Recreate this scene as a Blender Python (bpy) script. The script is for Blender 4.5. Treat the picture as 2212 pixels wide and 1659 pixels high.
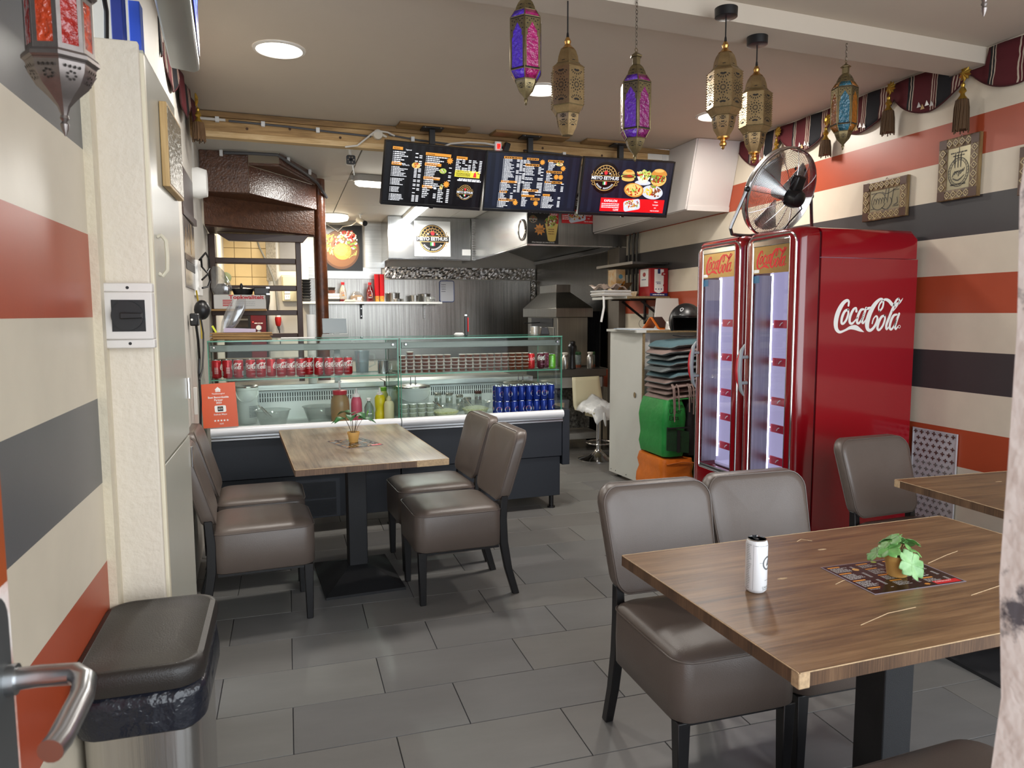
import bpy, bmesh, math, random
from mathutils import Vector, Matrix
R = math.radians
rnd = random.Random(7)
for _o in list(bpy.data.objects): bpy.data.objects.remove(_o)
SC = bpy.context.scene
COL = SC.collection
# ------------------------------------------------------------------ camera
cam = bpy.data.cameras.new('camera'); camo = bpy.data.objects.new('camera', cam); COL.objects.link(camo)
YAW, PIT, ROL = R(17.144), R(5.538), R(-0.197)
_fw = Vector((math.sin(YAW), math.cos(YAW), 0)); _rt = Vector((math.cos(YAW), -math.sin(YAW), 0)); _up = Vector((0, 0, 1))
_fw2 = _fw*math.cos(PIT) - _up*math.sin(PIT); _up2 = _up*math.cos(PIT) + _fw*math.sin(PIT)
_rt3 = _rt*math.cos(ROL) + _up2*math.sin(ROL); _up3 = _up2*math.cos(ROL) - _rt*math.sin(ROL)
_m = Matrix((_rt3, _up3, -_fw2)).transposed().to_4x4(); _m.translation = Vector((0, 0, 1.447))
camo.matrix_world = _m
cam.sensor_fit = 'HORIZONTAL'; cam.sensor_width = 36; cam.lens = 1568.41/2212*36; cam.clip_start = .02
cam.dof.use_dof = True; cam.dof.focus_distance = 3.4; cam.dof.aperture_fstop = 11
SC.camera = camo
# ------------------------------------------------------------------ world, light, exposure
SC.view_settings.view_transform = 'Standard'; SC.view_settings.look = 'None'
SC.view_settings.exposure = 0.35; SC.view_settings.gamma = 1; SC.view_settings.use_curve_mapping = False
W = bpy.data.worlds.new('overcast'); SC.world = W; W.use_nodes = True
_bg = W.node_tree.nodes['Background']; _bg.inputs[0].default_value = (.86, .93, 1, 1); _bg.inputs[1].default_value = 1.9
def area(name, loc, rot, sx, sy, power, color=(1, 1, 1), shape='RECTANGLE', spread=180):
    l = bpy.data.lights.new(name, 'AREA'); l.shape = shape; l.size = sx; l.size_y = sy; l.energy = power; l.color = color
    l.spread = R(spread)
    o = bpy.data.objects.new(name, l); o.location = loc; o.rotation_euler = rot; COL.objects.link(o); return o
# daylight through the open shop front (the window band and door beside the camera)
area('shopfront_daylight', (1.9, -.6, 1.6), (R(90), 0, 0), 4.4, 2.3, 70, (.9, .95, 1))
# ceiling lamps (downlights in the dining room, strip and round lamps in the kitchen)
for _i, (_x, _y) in enumerate(((.006, 3.912), (1.47, 4.154), (2.771, 4.366))):
    area('downlight', (_x, _y, 2.735), (0, 0, 0), .2, .2, 17, (1, .95, .88), 'DISK')
area('kitchen_round_light', (.577, 9.15, 2.55), (0, 0, 0), .34, .34, 20, (1, .93, .82), 'DISK')
area('kitchen_bulkhead_light', (.75, 6.54, 2.53), (0, 0, 0), .3, .1, 14, (1, .97, .92))
area('kitchen_batten_light', (1.45, 8.4, 2.55), (0, 0, 0), .1, 1.1, 34, (1, .97, .92))
area('back_room_light', (-.35, 8.6, 2.5), (0, 0, 0), .3, .3, 16, (1, .82, .55), 'DISK')
# ------------------------------------------------------------------ materials
def lin(h):
    h = h.lstrip('#'); o = []
    for i in (0, 2, 4):
        c = int(h[i:i+2], 16)/255
        o.append(c/12.92 if c <= .04045 else ((c+.055)/1.055)**2.4)
    return (*o, 1)
MATS = {}
def mat(name, col='#888888', rough=.5, metal=0, var=0, vs=6, bump=0, bs=60, emit=0, stretch=None, col2=None, coat=0, spec=.5):
    """principled material; var mixes a darker/second colour by object-space noise, bump adds fine relief"""
    if name in MATS: return MATS[name]
    m = bpy.data.materials.new(name); m.use_nodes = True; nt = m.node_tree; b = nt.nodes['Principled BSDF']
    c = lin(col); b.inputs['Base Color'].default_value = c; b.inputs['Roughness'].default_value = rough; b.inputs['Metallic'].default_value = metal
    b.inputs['Specular IOR Level'].default_value = spec
    if coat: b.inputs['Coat Weight'].default_value = coat; b.inputs['Coat Roughness'].default_value = .08
    if emit:
        b.inputs['Emission Color'].default_value = c; b.inputs['Emission Strength'].default_value = emit
    if var or bump:
        tc = nt.nodes.new('ShaderNodeTexCoord'); mp = nt.nodes.new('ShaderNodeMapping'); nt.links.new(tc.outputs['Object'], mp.inputs[0])
        if stretch: mp.inputs['Scale'].default_value = stretch
    if var:
        n = nt.nodes.new('ShaderNodeTexNoise'); n.inputs['Scale'].default_value = vs; n.inputs['Detail'].default_value = 6; n.inputs['Roughness'].default_value = .65
        nt.links.new(mp.outputs[0], n.inputs['Vector'])
        rp = nt.nodes.new('ShaderNodeValToRGB'); rp.color_ramp.elements[0].position = .32; rp.color_ramp.elements[1].position = .68
        d = lin(col2) if col2 else tuple(x*(1-var) for x in c[:3])+(1,)
        rp.color_ramp.elements[0].color = d; rp.color_ramp.elements[1].color = c
        nt.links.new(n.outputs['Fac'], rp.inputs[0]); nt.links.new(rp.outputs[0], b.inputs['Base Color'])
    if bump:
        n2 = nt.nodes.new('ShaderNodeTexNoise'); n2.inputs['Scale'].default_value = bs; n2.inputs['Detail'].default_value = 3
        nt.links.new(mp.outputs[0], n2.inputs['Vector'])
        bp = nt.nodes.new('ShaderNodeBump'); bp.inputs['Strength'].default_value = bump; bp.inputs['Distance'].default_value = .01
        nt.links.new(n2.outputs['Fac'], bp.inputs['Height']); nt.links.new(bp.outputs[0], b.inputs['Normal'])
    MATS[name] = m; return m
def glow(name, col, s):
    if name in MATS: return MATS[name]
    m = bpy.data.materials.new(name); m.use_nodes = True; nt = m.node_tree; b = nt.nodes['Principled BSDF']
    c = lin(col); b.inputs['Base Color'].default_value = tuple(x*.3 for x in c[:3])+(1,); b.inputs['Roughness'].default_value = .25
    b.inputs['Emission Color'].default_value = c; b.inputs['Emission Strength'].default_value = s
    MATS[name] = m; return m
def clear(name, tint='#ffffff', refl=.06, rough=.02, op=0, opcol='#ffffff'):
    """thin clear sheet: transparent with a fresnel reflection, op = share of a milky diffuse"""
    if name in MATS: return MATS[name]
    m = bpy.data.materials.new(name); m.use_nodes = True; nt = m.node_tree; nt.nodes.remove(nt.nodes['Principled BSDF'])
    out = nt.nodes['Material Output']; tr = nt.nodes.new('ShaderNodeBsdfTransparent'); tr.inputs[0].default_value = lin(tint)
    gl = nt.nodes.new('ShaderNodeBsdfGlossy'); gl.inputs['Roughness'].default_value = rough
    lw = nt.nodes.new('ShaderNodeLayerWeight'); lw.inputs[0].default_value = .25
    mr = nt.nodes.new('ShaderNodeMapRange'); mr.inputs['To Min'].default_value = refl; mr.inputs['To Max'].default_value = .7
    nt.links.new(lw.outputs['Facing'], mr.inputs[0])
    pw = nt.nodes.new('ShaderNodeMath'); pw.operation = 'POWER'; pw.inputs[1].default_value = 2.2
    nt.links.new(lw.outputs['Facing'], pw.inputs[0]); nt.links.new(pw.outputs[0], mr.inputs[0])
    mx = nt.nodes.new('ShaderNodeMixShader'); nt.links.new(mr.outputs[0], mx.inputs[0]); nt.links.new(tr.outputs[0], mx.inputs[1]); nt.links.new(gl.outputs[0], mx.inputs[2])
    last = mx
    if op:
        df = nt.nodes.new('ShaderNodeBsdfDiffuse'); df.inputs[0].default_value = lin(opcol)
        m2 = nt.nodes.new('ShaderNodeMixShader'); m2.inputs[0].default_value = op
        nt.links.new(mx.outputs[0], m2.inputs[1]); nt.links.new(df.outputs[0], m2.inputs[2]); last = m2
    nt.links.new(last.outputs[0], out.inputs[0]); MATS[name] = m; return m
def wood(name, cols, axis=0, sc=3.0, rough=.45, grain=26):
    """three-colour wood grain running along one object axis"""
    if name in MATS: return MATS[name]
    m = bpy.data.materials.new(name); m.use_nodes = True; nt = m.node_tree; b = nt.nodes['Principled BSDF']; b.inputs['Roughness'].default_value = rough
    tc = nt.nodes.new('ShaderNodeTexCoord'); mp = nt.nodes.new('ShaderNodeMapping'); nt.links.new(tc.outputs['Object'], mp.inputs[0])
    s = [grain]*3; s[axis] = 1.1; mp.inputs['Scale'].default_value = s
    n = nt.nodes.new('ShaderNodeTexNoise'); n.inputs['Scale'].default_value = sc; n.inputs['Detail'].default_value = 9; n.inputs['Roughness'].default_value = .7; n.inputs['Distortion'].default_value = .6
    nt.links.new(mp.outputs[0], n.inputs['Vector'])
    mp2 = nt.nodes.new('ShaderNodeMapping'); nt.links.new(tc.outputs['Object'], mp2.inputs[0]); s2 = [7]*3; s2[axis] = .9; mp2.inputs['Scale'].default_value = s2
    n3 = nt.nodes.new('ShaderNodeTexNoise'); n3.inputs['Scale'].default_value = 1.6; n3.inputs['Detail'].default_value = 4; n3.inputs['Distortion'].default_value = 1.2
    nt.links.new(mp2.outputs[0], n3.inputs['Vector'])
    ad = nt.nodes.new('ShaderNodeMath'); ad.operation = 'MULTIPLY_ADD'; ad.inputs[1].default_value = .55; nt.links.new(n.outputs['Fac'], ad.inputs[0])
    ml = nt.nodes.new('ShaderNodeMath'); ml.operation = 'MULTIPLY'; ml.inputs[1].default_value = .45; nt.links.new(n3.outputs['Fac'], ml.inputs[0]); nt.links.new(ml.outputs[0], ad.inputs[2])
    rp = nt.nodes.new('ShaderNodeValToRGB'); e = rp.color_ramp.elements; e[0].position = .36; e[1].position = .64
    e[0].color = lin(cols[0]); e[1].color = lin(cols[2]); q = e.new(.5); q.color = lin(cols[1])
    nt.links.new(ad.outputs[0], rp.inputs[0]); nt.links.new(rp.outputs[0], b.inputs['Base Color'])
    bp = nt.nodes.new('ShaderNodeBump'); bp.inputs['Strength'].default_value = .12; bp.inputs['Distance'].default_value = .004
    nt.links.new(n.outputs['Fac'], bp.inputs['Height']); nt.links.new(bp.outputs[0], b.inputs['Normal'])
    MATS[name] = m; return m
def stripes(name, bounds, cols, rough=.38):
    """painted horizontal stripes: constant colour ramp over world height"""
    m = bpy.data.materials.new(name); m.use_nodes = True; nt = m.node_tree; b = nt.nodes['Principled BSDF']; b.inputs['Roughness'].default_value = rough
    tc = nt.nodes.new('ShaderNodeTexCoord'); sx = nt.nodes.new('ShaderNodeSeparateXYZ'); nt.links.new(tc.outputs['Object'], sx.inputs[0])
    dv = nt.nodes.new('ShaderNodeMath'); dv.operation = 'DIVIDE'; dv.inputs[1].default_value = 3.0; nt.links.new(sx.outputs['Z'], dv.inputs[0])
    rp = nt.nodes.new('ShaderNodeValToRGB'); rp.color_ramp.interpolation = 'CONSTANT'; e = rp.color_ramp.elements
    e[0].position = 0; e[0].color = lin(cols[0]); e[1].position = bounds[0]/3; e[1].color = lin(cols[1])
    for z, c in zip(bounds[1:], cols[2:]): q = e.new(z/3); q.color = lin(c)
    nt.links.new(dv.outputs[0], rp.inputs[0])
    n = nt.nodes.new('ShaderNodeTexNoise'); n.inputs['Scale'].default_value = 9; n.inputs['Detail'].default_value = 5; nt.links.new(tc.outputs['Object'], n.inputs['Vector'])
    mr = nt.nodes.new('ShaderNodeMapRange'); mr.inputs['To Min'].default_value = .9; mr.inputs['To Max'].default_value = 1.06; nt.links.new(n.outputs['Fac'], mr.inputs[0])
    mx = nt.nodes.new('ShaderNodeVectorMath'); mx.operation = 'SCALE'; nt.links.new(rp.outputs[0], mx.inputs[0]); nt.links.new(mr.outputs[0], mx.inputs['Scale'])
    nt.links.new(mx.outputs[0], b.inputs['Base Color']); MATS[name] = m
    n2 = nt.nodes.new('ShaderNodeTexNoise'); n2.inputs['Scale'].default_value = 220
    bp = nt.nodes.new('ShaderNodeBump'); bp.inputs['Strength'].default_value = .06; nt.links.new(tc.outputs['Object'], n2.inputs['Vector']); nt.links.new(n2.outputs['Fac'], bp.inputs['Height']); nt.links.new(bp.outputs[0], b.inputs['Normal'])
    return m
def brushed(name, col, rough=.32, axis=2, var=.25):
    m = mat(name, col, rough, 1, var=var, vs=3.0, stretch=tuple(.35 if i == axis else 22 for i in range(3)), bump=.05, bs=4)
    return m
# ------------------------------------------------------------------ mesh helpers
class MB:
    def __init__(s): s.v = []; s.f = []; s.mi = []; s.k = 0
    def add(s, vs, fs, k=None):
        o = len(s.v); s.v += [Vector(p) for p in vs]
        for f in fs: s.f.append([o+i for i in f]); s.mi.append(s.k if k is None else k)
        return s
    def box(s, x0, x1, y0, y1, z0, z1, k=None):
        return s.add([(x, y, z) for z in (z0, z1) for y in (y0, y1) for x in (x0, x1)],
            [(0, 2, 3, 1), (4, 5, 7, 6), (0, 1, 5, 4), (2, 6, 7, 3), (0, 4, 6, 2), (1, 3, 7, 5)], k)
    def hexa(s, p, k=None):                       # 8 corners: bottom ring 4, top ring 4
        return s.add(p, [(0, 3, 2, 1), (4, 5, 6, 7), (0, 1, 5, 4), (1, 2, 6, 5), (2, 3, 7, 6), (3, 0, 4, 7)], k)
    def loft(s, rings, cap=True, close=True, k=None):
        n = len(rings[0]); vs = [p for r in rings for p in r]; fs = []
        for i in range(len(rings)-1):
            for j in range(n if close else n-1):
                a = i*n+j; b = i*n+(j+1) % n; fs.append((a, b, b+n, a+n))
        if cap: fs.append(tuple(range(n-1, -1, -1))); fs.append(tuple(range((len(rings)-1)*n, len(rings)*n)))
        return s.add(vs, fs, k)
    def lathe(s, prof, n=20, c=(0, 0, 0), cap=True, k=None, ph=0, tx=None):
        c = Vector(c); rings = []
        for r, z in prof:
            ring = [Vector((r*math.cos(ph+2*math.pi*i/n), r*math.sin(ph+2*math.pi*i/n), z)) for i in range(n)]
            rings.append([c+(tx @ p if tx else p) for p in ring])
        return s.loft(rings, cap, True, k)
    def cyl(s, p0, p1, r0, r1=None, n=12, k=None):
        p0, p1 = Vector(p0), Vector(p1); r1 = r0 if r1 is None else r1
        q = (p1-p0).to_track_quat('Z', 'Y').to_matrix()
        return s.lathe([(r0, 0), (r1, (p1-p0).length)], n, p0, True, k, 0, q)
    def tube(s, pts, r, n=8, k=None, close=False):
        pts = [Vector(p) for p in pts]; rings = []; up = None; N = len(pts)
        for i, p in enumerate(pts):
            a = pts[i-1] if i or close else p; b = pts[(i+1) % N] if i < N-1 or close else p
            t = (b-a).normalized() if (b-a).length > 1e-9 else Vector((0, 0, 1))
            if up is None:
                up = Vector((0, 0, 1)) if abs(t.z) < .9 else Vector((1, 0, 0))
            u = t.cross(up)
            if u.length < 1e-6: u = t.cross(Vector((1, .3, .2)))
            u.normalize(); w = u.cross(t); up = w
            rr = r[i] if isinstance(r, (list, tuple)) else r
            rings.append([p+(u*math.cos(2*math.pi*j/n)+w*math.sin(2*math.pi*j/n))*rr for j in range(n)])
        if close: rings.append(rings[0])
        return s.loft(rings, not close, True, k)
    def bar(s, path, sizes, k=None):              # square section along a mostly vertical path; sizes (w along x, d along y)
        rings = []
        for p, (w, d) in zip(path, sizes):
            p = Vector(p); rings.append([p+Vector((a*w/2, b*d/2, 0)) for a, b in ((-1, -1), (1, -1), (1, 1), (-1, 1))])
        if rings[0][0].z > rings[-1][0].z: rings.reverse()
        return s.loft(rings, True, True, k)
    def prism(s, poly, z0, z1, k=None, ax='z'):
        def P(a, b, c): return (a, b, c) if ax == 'z' else ((a, c, b) if ax == 'y' else (c, a, b))
        r0 = [P(a, b, z0) for a, b in poly]; r1 = [P(a, b, z1) for a, b in poly]
        return s.loft([r0, r1], True, True, k)
    def sphere(s, c, r, n=14, m=8, k=None, sz=1):
        return s.lathe([(max(r*math.sin(math.pi*i/m), r*.01), -r*sz*math.cos(math.pi*i/m)) for i in range(m+1)], n, c, True, k)
    def grid(s, fn, nu, nv, k=None):
        vs = [fn(i/nu, j/nv) for j in range(nv+1) for i in range(nu+1)]
        fs = [(j*(nu+1)+i, j*(nu+1)+i+1, (j+1)*(nu+1)+i+1, (j+1)*(nu+1)+i) for j in range(nv) for i in range(nu)]
        return s.add(vs, fs, k)
    def xf(s, M):
        s.v = [M @ p for p in s.v]; return s
def rrect(w, d, r, n=4, cx=0, cy=0):
    r = min(r, w/2-1e-4, d/2-1e-4); o = []
    for qx, qy, a0 in ((1, -1, -90), (1, 1, 0), (-1, 1, 90), (-1, -1, 180)):
        for i in range(n+1):
            a = R(a0+90*i/n); o.append((cx+qx*(w/2-r)+r*math.cos(a), cy+qy*(d/2-r)+r*math.sin(a)))
    return o
def fixn(me):
    bm = bmesh.new(); bm.from_mesh(me); bmesh.ops.recalc_face_normals(bm, faces=bm.faces); bm.to_mesh(me); bm.free()
def ob(name, mb, m, parent=None, bevel=0, smooth=38, seg=2, fix=True, solid=0):
    me = bpy.data.meshes.new(name); me.from_pydata([tuple(p) for p in mb.v], [], mb.f)
    ms = m if isinstance(m, (list, tuple)) else [m]
    for q in ms: me.materials.append(q)
    if len(ms) > 1: me.polygons.foreach_set('material_index', [min(i, len(ms)-1) for i in mb.mi])
    if fix: fixn(me)
    if smooth:
        me.polygons.foreach_set('use_smooth', [True]*len(me.polygons)); me.set_sharp_from_angle(angle=R(smooth))
    me.update()
    o = bpy.data.objects.new(name, me); COL.objects.link(o)
    if parent: o.parent = parent
    if bevel:
        b = o.modifiers.new('bevel', 'BEVEL'); b.width = bevel; b.segments = seg; b.limit_method = 'ANGLE'; b.angle_limit = R(35)
    if solid:
        b = o.modifiers.new('solid', 'SOLIDIFY'); b.thickness = solid; b.offset = 0
    return o
def tag(o, label=None, cat=None, group=None, kind=None):
    if label: o['label'] = label
    if cat: o['category'] = cat
    if group: o['group'] = group
    if kind: o['kind'] = kind
    return o
def thing(name, label, cat, loc=(0, 0, 0), rz=0, group=None):
    o = bpy.data.objects.new(name, None); o.empty_display_size = .05; COL.objects.link(o); o.location = loc; o.rotation_euler = (0, 0, R(rz))
    return tag(o, label, cat, group)
def struct(name, mb, m, parent=None, label=None, **kw):
    o = ob(name, mb, m, parent, **kw)
    if not parent: o['kind'] = 'structure'
    if label: o['label'] = label
    return o
def dup(root, loc=None, rz=None, label=None, group=None):
    def cp(o, par):
        c = o.copy(); COL.objects.link(c); c.parent = par
        for ch in o.children: cp(ch, c)
        return c
    c = cp(root, None)
    if loc is not None: c.location = loc
    if rz is not None: c.rotation_euler = (0, 0, R(rz))
    if label: c['label'] = label
    if group: c['group'] = group
    return c
# ------------------------------------------------------------------ flat print (lettering, posters, screens)
_glyph = {}
def glyphs(t, bold=0):
    key = (t, bold)
    if key not in _glyph:
        cu = bpy.data.curves.new('t', 'FONT'); cu.body = t; cu.size = 1; cu.resolution_u = 3; cu.offset = bold; cu.fill_mode = 'FRONT'
        o = bpy.data.objects.new('t', cu); me = o.to_mesh()
        vs = [(p.co.x, p.co.y) for p in me.vertices]; fs = [tuple(p.vertices) for p in me.polygons]
        o.to_mesh_clear(); bpy.data.objects.remove(o); bpy.data.curves.remove(cu)
        _glyph[key] = (vs, fs)
    return _glyph[key]
class Art:
    def __init__(s): s.v = []; s.f = []; s.mi = []; s.ms = []
    def _m(s, m):
        if m not in s.ms: s.ms.append(m)
        return s.ms.index(m)
    def poly(s, pts, m, l=1):
        o = len(s.v); s.v += [(x, y, l) for x, y in pts]; s.f.append(list(range(o, o+len(pts)))); s.mi.append(s._m(m)); return s
    def rect(s, x0, y0, x1, y1, m, l=1, nx=1):
        for i in range(nx):
            a = x0+(x1-x0)*i/nx; b = x0+(x1-x0)*(i+1)/nx; s.poly([(a, y0), (b, y0), (b, y1), (a, y1)], m, l)
        return s
    def ell(s, cx, cy, rx, ry, m, l=1, n=24, a0=0, rot=0):
        c, q = math.cos(R(rot)), math.sin(R(rot)); pts = []
        for i in range(n):
            a = 2*math.pi*i/n+R(a0); x, y = rx*math.cos(a), ry*math.sin(a); pts.append((cx+x*c-y*q, cy+x*q+y*c))
        return s.poly(pts, m, l)
    def ring(s, cx, cy, rx, ry, w, m, l=1, n=32, a0=0, a1=360):
        for i in range(n):
            a, b = R(a0+(a1-a0)*i/n), R(a0+(a1-a0)*(i+1)/n)
            s.poly([(cx+rx*math.cos(a), cy+ry*math.sin(a)), (cx+rx*math.cos(b), cy+ry*math.sin(b)), (cx+(rx-w)*math.cos(b), cy+(ry-w)*math.sin(b)), (cx+(rx-w)*math.cos(a), cy+(ry-w)*math.sin(a))], m, l)
        return s
    def star(s, cx, cy, r0, r1, n, m, l=1):
        return s.poly([(cx+(r0 if i % 2 == 0 else r1)*math.cos(math.pi*i/n+1.57), cy+(r0 if i % 2 == 0 else r1)*math.sin(math.pi*i/n+1.57)) for i in range(2*n)], m, l)
    def stroke(s, pts, m, l=1, sub=3, caps=True):          # pts (x, y, width), smoothed ribbon
        P = []
        n = len(pts)
        for i in range(n-1):
            p0, p1, p2, p3 = pts[max(i-1, 0)], pts[i], pts[i+1], pts[min(i+2, n-1)]
            for t in [j/sub for j in range(sub)]:
                P.append(tuple(.5*((2*b)+(c-a)*t+(2*a-5*b+4*c-d)*t*t+(3*b-a-3*c+d)*t**3) for a, b, c, d in zip(p0, p1, p2, p3)))
        P.append(tuple(pts[-1])); Lp = []; Rp = []
        for i, (x, y, w) in enumerate(P):
            a = P[max(i-1, 0)]; b = P[min(i+1, len(P)-1)]; dx, dy = b[0]-a[0], b[1]-a[1]; q = math.hypot(dx, dy) or 1; w = max(w, 1e-5)
            Lp.append((x-dy/q*w/2, y+dx/q*w/2)); Rp.append((x+dy/q*w/2, y-dx/q*w/2))
        for i in range(len(P)-1): s.poly([Lp[i], Lp[i+1], Rp[i+1], Rp[i]], m, l+.02*(i % 2))
        if caps:
            for x, y, w in (P[0], P[-1]): s.ell(x, y, w/2, w/2, m, l+.04, 10)
        return s
    def text(s, t, x, y, size, m, l=2, bold=0, al='c', sx=1, shear=0, rot=0, arc=None):
        vs, fs = glyphs(t, bold)
        if not vs: return s
        x0 = min(p[0] for p in vs); x1 = max(p[0] for p in vs); w = (x1-x0)*size*sx
        ox = {'l': 0, 'c': -w/2, 'r': -w}[al]; o = len(s.v); c, q = math.cos(R(rot)), math.sin(R(rot))
        for a, b in vs:
            X = ox+(a-x0)*size*sx+shear*b*size; Y = b*size
            s.v.append((x+X*c-Y*q, y+X*q+Y*c, l))
        k = s._m(m)
        for f in fs: s.f.append([o+i for i in f]); s.mi.append(k)
        return s
    def arctext(s, t, cx, cy, r, a_mid, step, size, m, l=2, bold=.01, inner=False):
        n = len(t)
        for i, ch in enumerate(t):
            a = a_mid+((i-(n-1)/2)*step if inner else -(i-(n-1)/2)*step)
            s.text(ch, cx+r*math.cos(R(a)), cy+r*math.sin(R(a)), size, m, l, bold, rot=a+90 if inner else a-90)
        return s
    def words(s, x, y, w, h, m, l=1, r=rnd, fill=1.0):      # an illegible line of small print
        a = x; e = x+w*fill
        while a < e-h*.5:
            b = min(a+h*r.uniform(.9, 3.6), e); s.rect(a, y, b, y+h, m, l); a = b+h*.45
        return s
    def build(s, name, fn, parent=None, flip=False):
        me = bpy.data.meshes.new(name); me.from_pydata([tuple(fn(*p)) for p in s.v], [], s.f)
        for m in s.ms: me.materials.append(m)
        me.polygons.foreach_set('material_index', s.mi); me.update()
        o = bpy.data.objects.new(name, me); COL.objects.link(o)
        if parent: o.parent = parent
        return o
def plane(O, U, V, eps=.0004):
    O, U, V = Vector(O), Vector(U), Vector(V); N = U.cross(V).normalized()
    return lambda x, y, l: O+U*x+V*y+N*(eps*l)
def wrap(r, z0=0, a0=-90, eps=.0003):                       # print around a can: x is arc length, y is height
    return lambda x, y, l: Vector(((r+eps*l)*math.cos(R(a0)+x/r), (r+eps*l)*math.sin(R(a0)+x/r), z0+y))
# shared logos ---------------------------------------------------------------
def coke(art, m, cx, cy, w, l=1, reg=True, sub=3):
    """script lettering 'Coca-Cola', drawn as variable-width strokes; w = overall width"""
    k = w/780.0
    def S(*p): art.stroke([(cx+(x-1420)*k, cy-(y-870)*k, q*k) for x, y, q in p], m, l, sub)
    S((1188, 778, 20), (1190, 740, 22), (1165, 732, 28), (1120, 765, 40), (1075, 840, 48), (1055, 920, 48), (1062, 985, 40), (1100, 1020, 26), (1160, 1005, 20), (1215, 982, 30), (1275, 980, 46), (1330, 1003, 30), (1375, 1022, 4))
    S((1188, 815, 20), (1150, 830, 26), (1122, 885, 28), (1118, 935, 24), (1140, 942, 22), (1172, 905, 22), (1190, 850, 22), (1185, 815, 18))
    S((1280, 830, 26), (1275, 800, 18), (1245, 815, 24), (1215, 870, 28), (1208, 925, 26), (1235, 944, 22), (1280, 905, 12), (1300, 880, 8))
    S((1362, 812, 18), (1330, 820, 26), (1300, 875, 28), (1292, 930, 24), (1315, 940, 22), (1350, 895, 16), (1372, 840, 14))
    S((1390, 800, 24), (1368, 860, 26), (1350, 915, 26), (1362, 942, 18), (1392, 905, 8))
    S((1402, 806, 26), (1442, 800, 26))
    S((1545, 830, 18), (1575, 800, 20), (1586, 755, 20), (1575, 722, 20), (1540, 722, 26), (1480, 775, 42), (1430, 860, 50), (1408, 940, 50), (1418, 995, 36), (1455, 1006, 28), (1500, 965, 26), (1525, 905, 24), (1510, 875, 16), (1480, 900, 14), (1466, 945, 12))
    S((1545, 830, 16), (1532, 800, 16), (1550, 755, 18), (1600, 722, 22), (1650, 735, 32), (1700, 775, 34), (1755, 760, 26), (1790, 735, 16), (1812, 708, 3))
    S((1606, 872, 20), (1570, 885, 26), (1538, 940, 30), (1530, 990, 26), (1552, 1005, 22), (1590, 965, 22), (1612, 905, 22), (1606, 870, 16))
    S((1762, 712, 18), (1735, 730, 22), (1700, 800, 28), (1660, 890, 28), (1632, 960, 28), (1638, 1000, 20), (1672, 965, 10))
    S((1762, 712, 14), (1772, 735, 16), (1740, 790, 12), (1690, 840, 8))
    S((1748, 862, 18), (1712, 872, 26), (1682, 925, 28), (1672, 985, 24), (1695, 1000, 22), (1730, 955, 16), (1752, 895, 14))
    S((1776, 855, 24), (1752, 915, 26), (1735, 970, 26), (1745, 1000, 18), (1772, 970, 8))
    if reg: art.ring(cx+(1784-1420)*k, cy-(976-870)*k, 16*k, 16*k, 5*k, m, l, 12)
def meyo(art, cx, cy, s, mk, l=1, lite=False):
    """round crest of the eatery: black badge, gold arcs, lettering, flame and flag; s = half width. mk = dict of materials"""
    K, G, Wt, Rd, Gn = mk['k'], mk['g'], mk['w'], mk['r'], mk['n']
    art.ell(cx, cy, .84*s, .84*s, K, l, 36); art.rect(cx-s, cy-.2*s, cx+s, cy+.17*s, K, l+.3)
    for r, w in ((.8, .05), (.62, .04), (.45, .035)):
        art.ring(cx, cy, r*s, r*s, w*s, G, l+1, 22, 14, 166)
    art.ring(cx, cy, .8*s, .8*s, .05*s, G, l+1, 20, 196, 344)
    for i in range(9):
        a = R(22+i*17); art.stroke([(cx+.6*s*math.cos(a), cy+.6*s*math.sin(a), .03*s), (cx+.76*s*math.cos(a), cy+.76*s*math.sin(a), .03*s)], G, l+1.1, 1, False)
    for i in range(8):
        a = R(30+i*17); art.stroke([(cx+.44*s*math.cos(a), cy+.44*s*math.sin(a), .026*s), (cx+.59*s*math.cos(a), cy+.59*s*math.sin(a), .026*s)], G, l+1.1, 1, False)
    art.rect(cx-.97*s, cy+.13*s, cx+.97*s, cy+.16*s, G, l+1.4); art.rect(cx-.97*s, cy-.2*s, cx+.97*s, cy-.17*s, G, l+1.4)
    art.text('MEYO EETHUIS', cx, cy-.1*s, .285*s, Wt, l+2, .022, sx=.98)
    for q in (-1, 1):
        art.stroke([(cx+q*.93*s, cy-.22*s, .03*s), (cx+q*.8*s, cy-.3*s, .03*s), (cx+q*.88*s, cy-.4*s, .03*s), (cx+q*.7*s, cy-.46*s, .03*s), (cx+q*.62*s, cy-.36*s, .03*s)], G, l+1.5, 2)
        art.stroke([(cx+q*.93*s, cy+.2*s, .03*s), (cx+q*.82*s, cy+.3*s, .03*s), (cx+q*.88*s, cy+.4*s, .03*s)], G, l+1.5, 2)
    art.poly([(cx+x*s, cy+y*s) for x, y in ((0, .2), (.09, .23), (.13, .31), (.09, .4), (.07, .34), (.03, .5), (-.05, .38), (-.07, .43), (-.12, .33), (-.08, .23))], Rd, l+2)
    for q in (-1, 1):
        for i in range(3): art.rect(cx+(q*.28-.06+i*.045)*s, cy+.25*s, cx+(q*.28-.03+i*.045)*s, cy+.3*s, Wt, l+2)
    for i, c in enumerate((Gn, Wt, Rd)): art.rect(cx-.14*s+i*.095*s, cy-.42*s, cx-.05*s+i*.095*s, cy-.23*s, c, l+2)
    for i in range(14):                                     # worn, unreadable curved motto
        if i == 5: continue
        a = R(270+(i-6.5)*8.2); h = .1*s; x, y = math.cos(a), math.sin(a)
        art.stroke([(cx+.6*s*x, cy+.6*s*y, .045*s), (cx+(.6*s+h)*x, cy+(.6*s+h)*y, .045*s)], Wt, l+2, 1, False)
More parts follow.
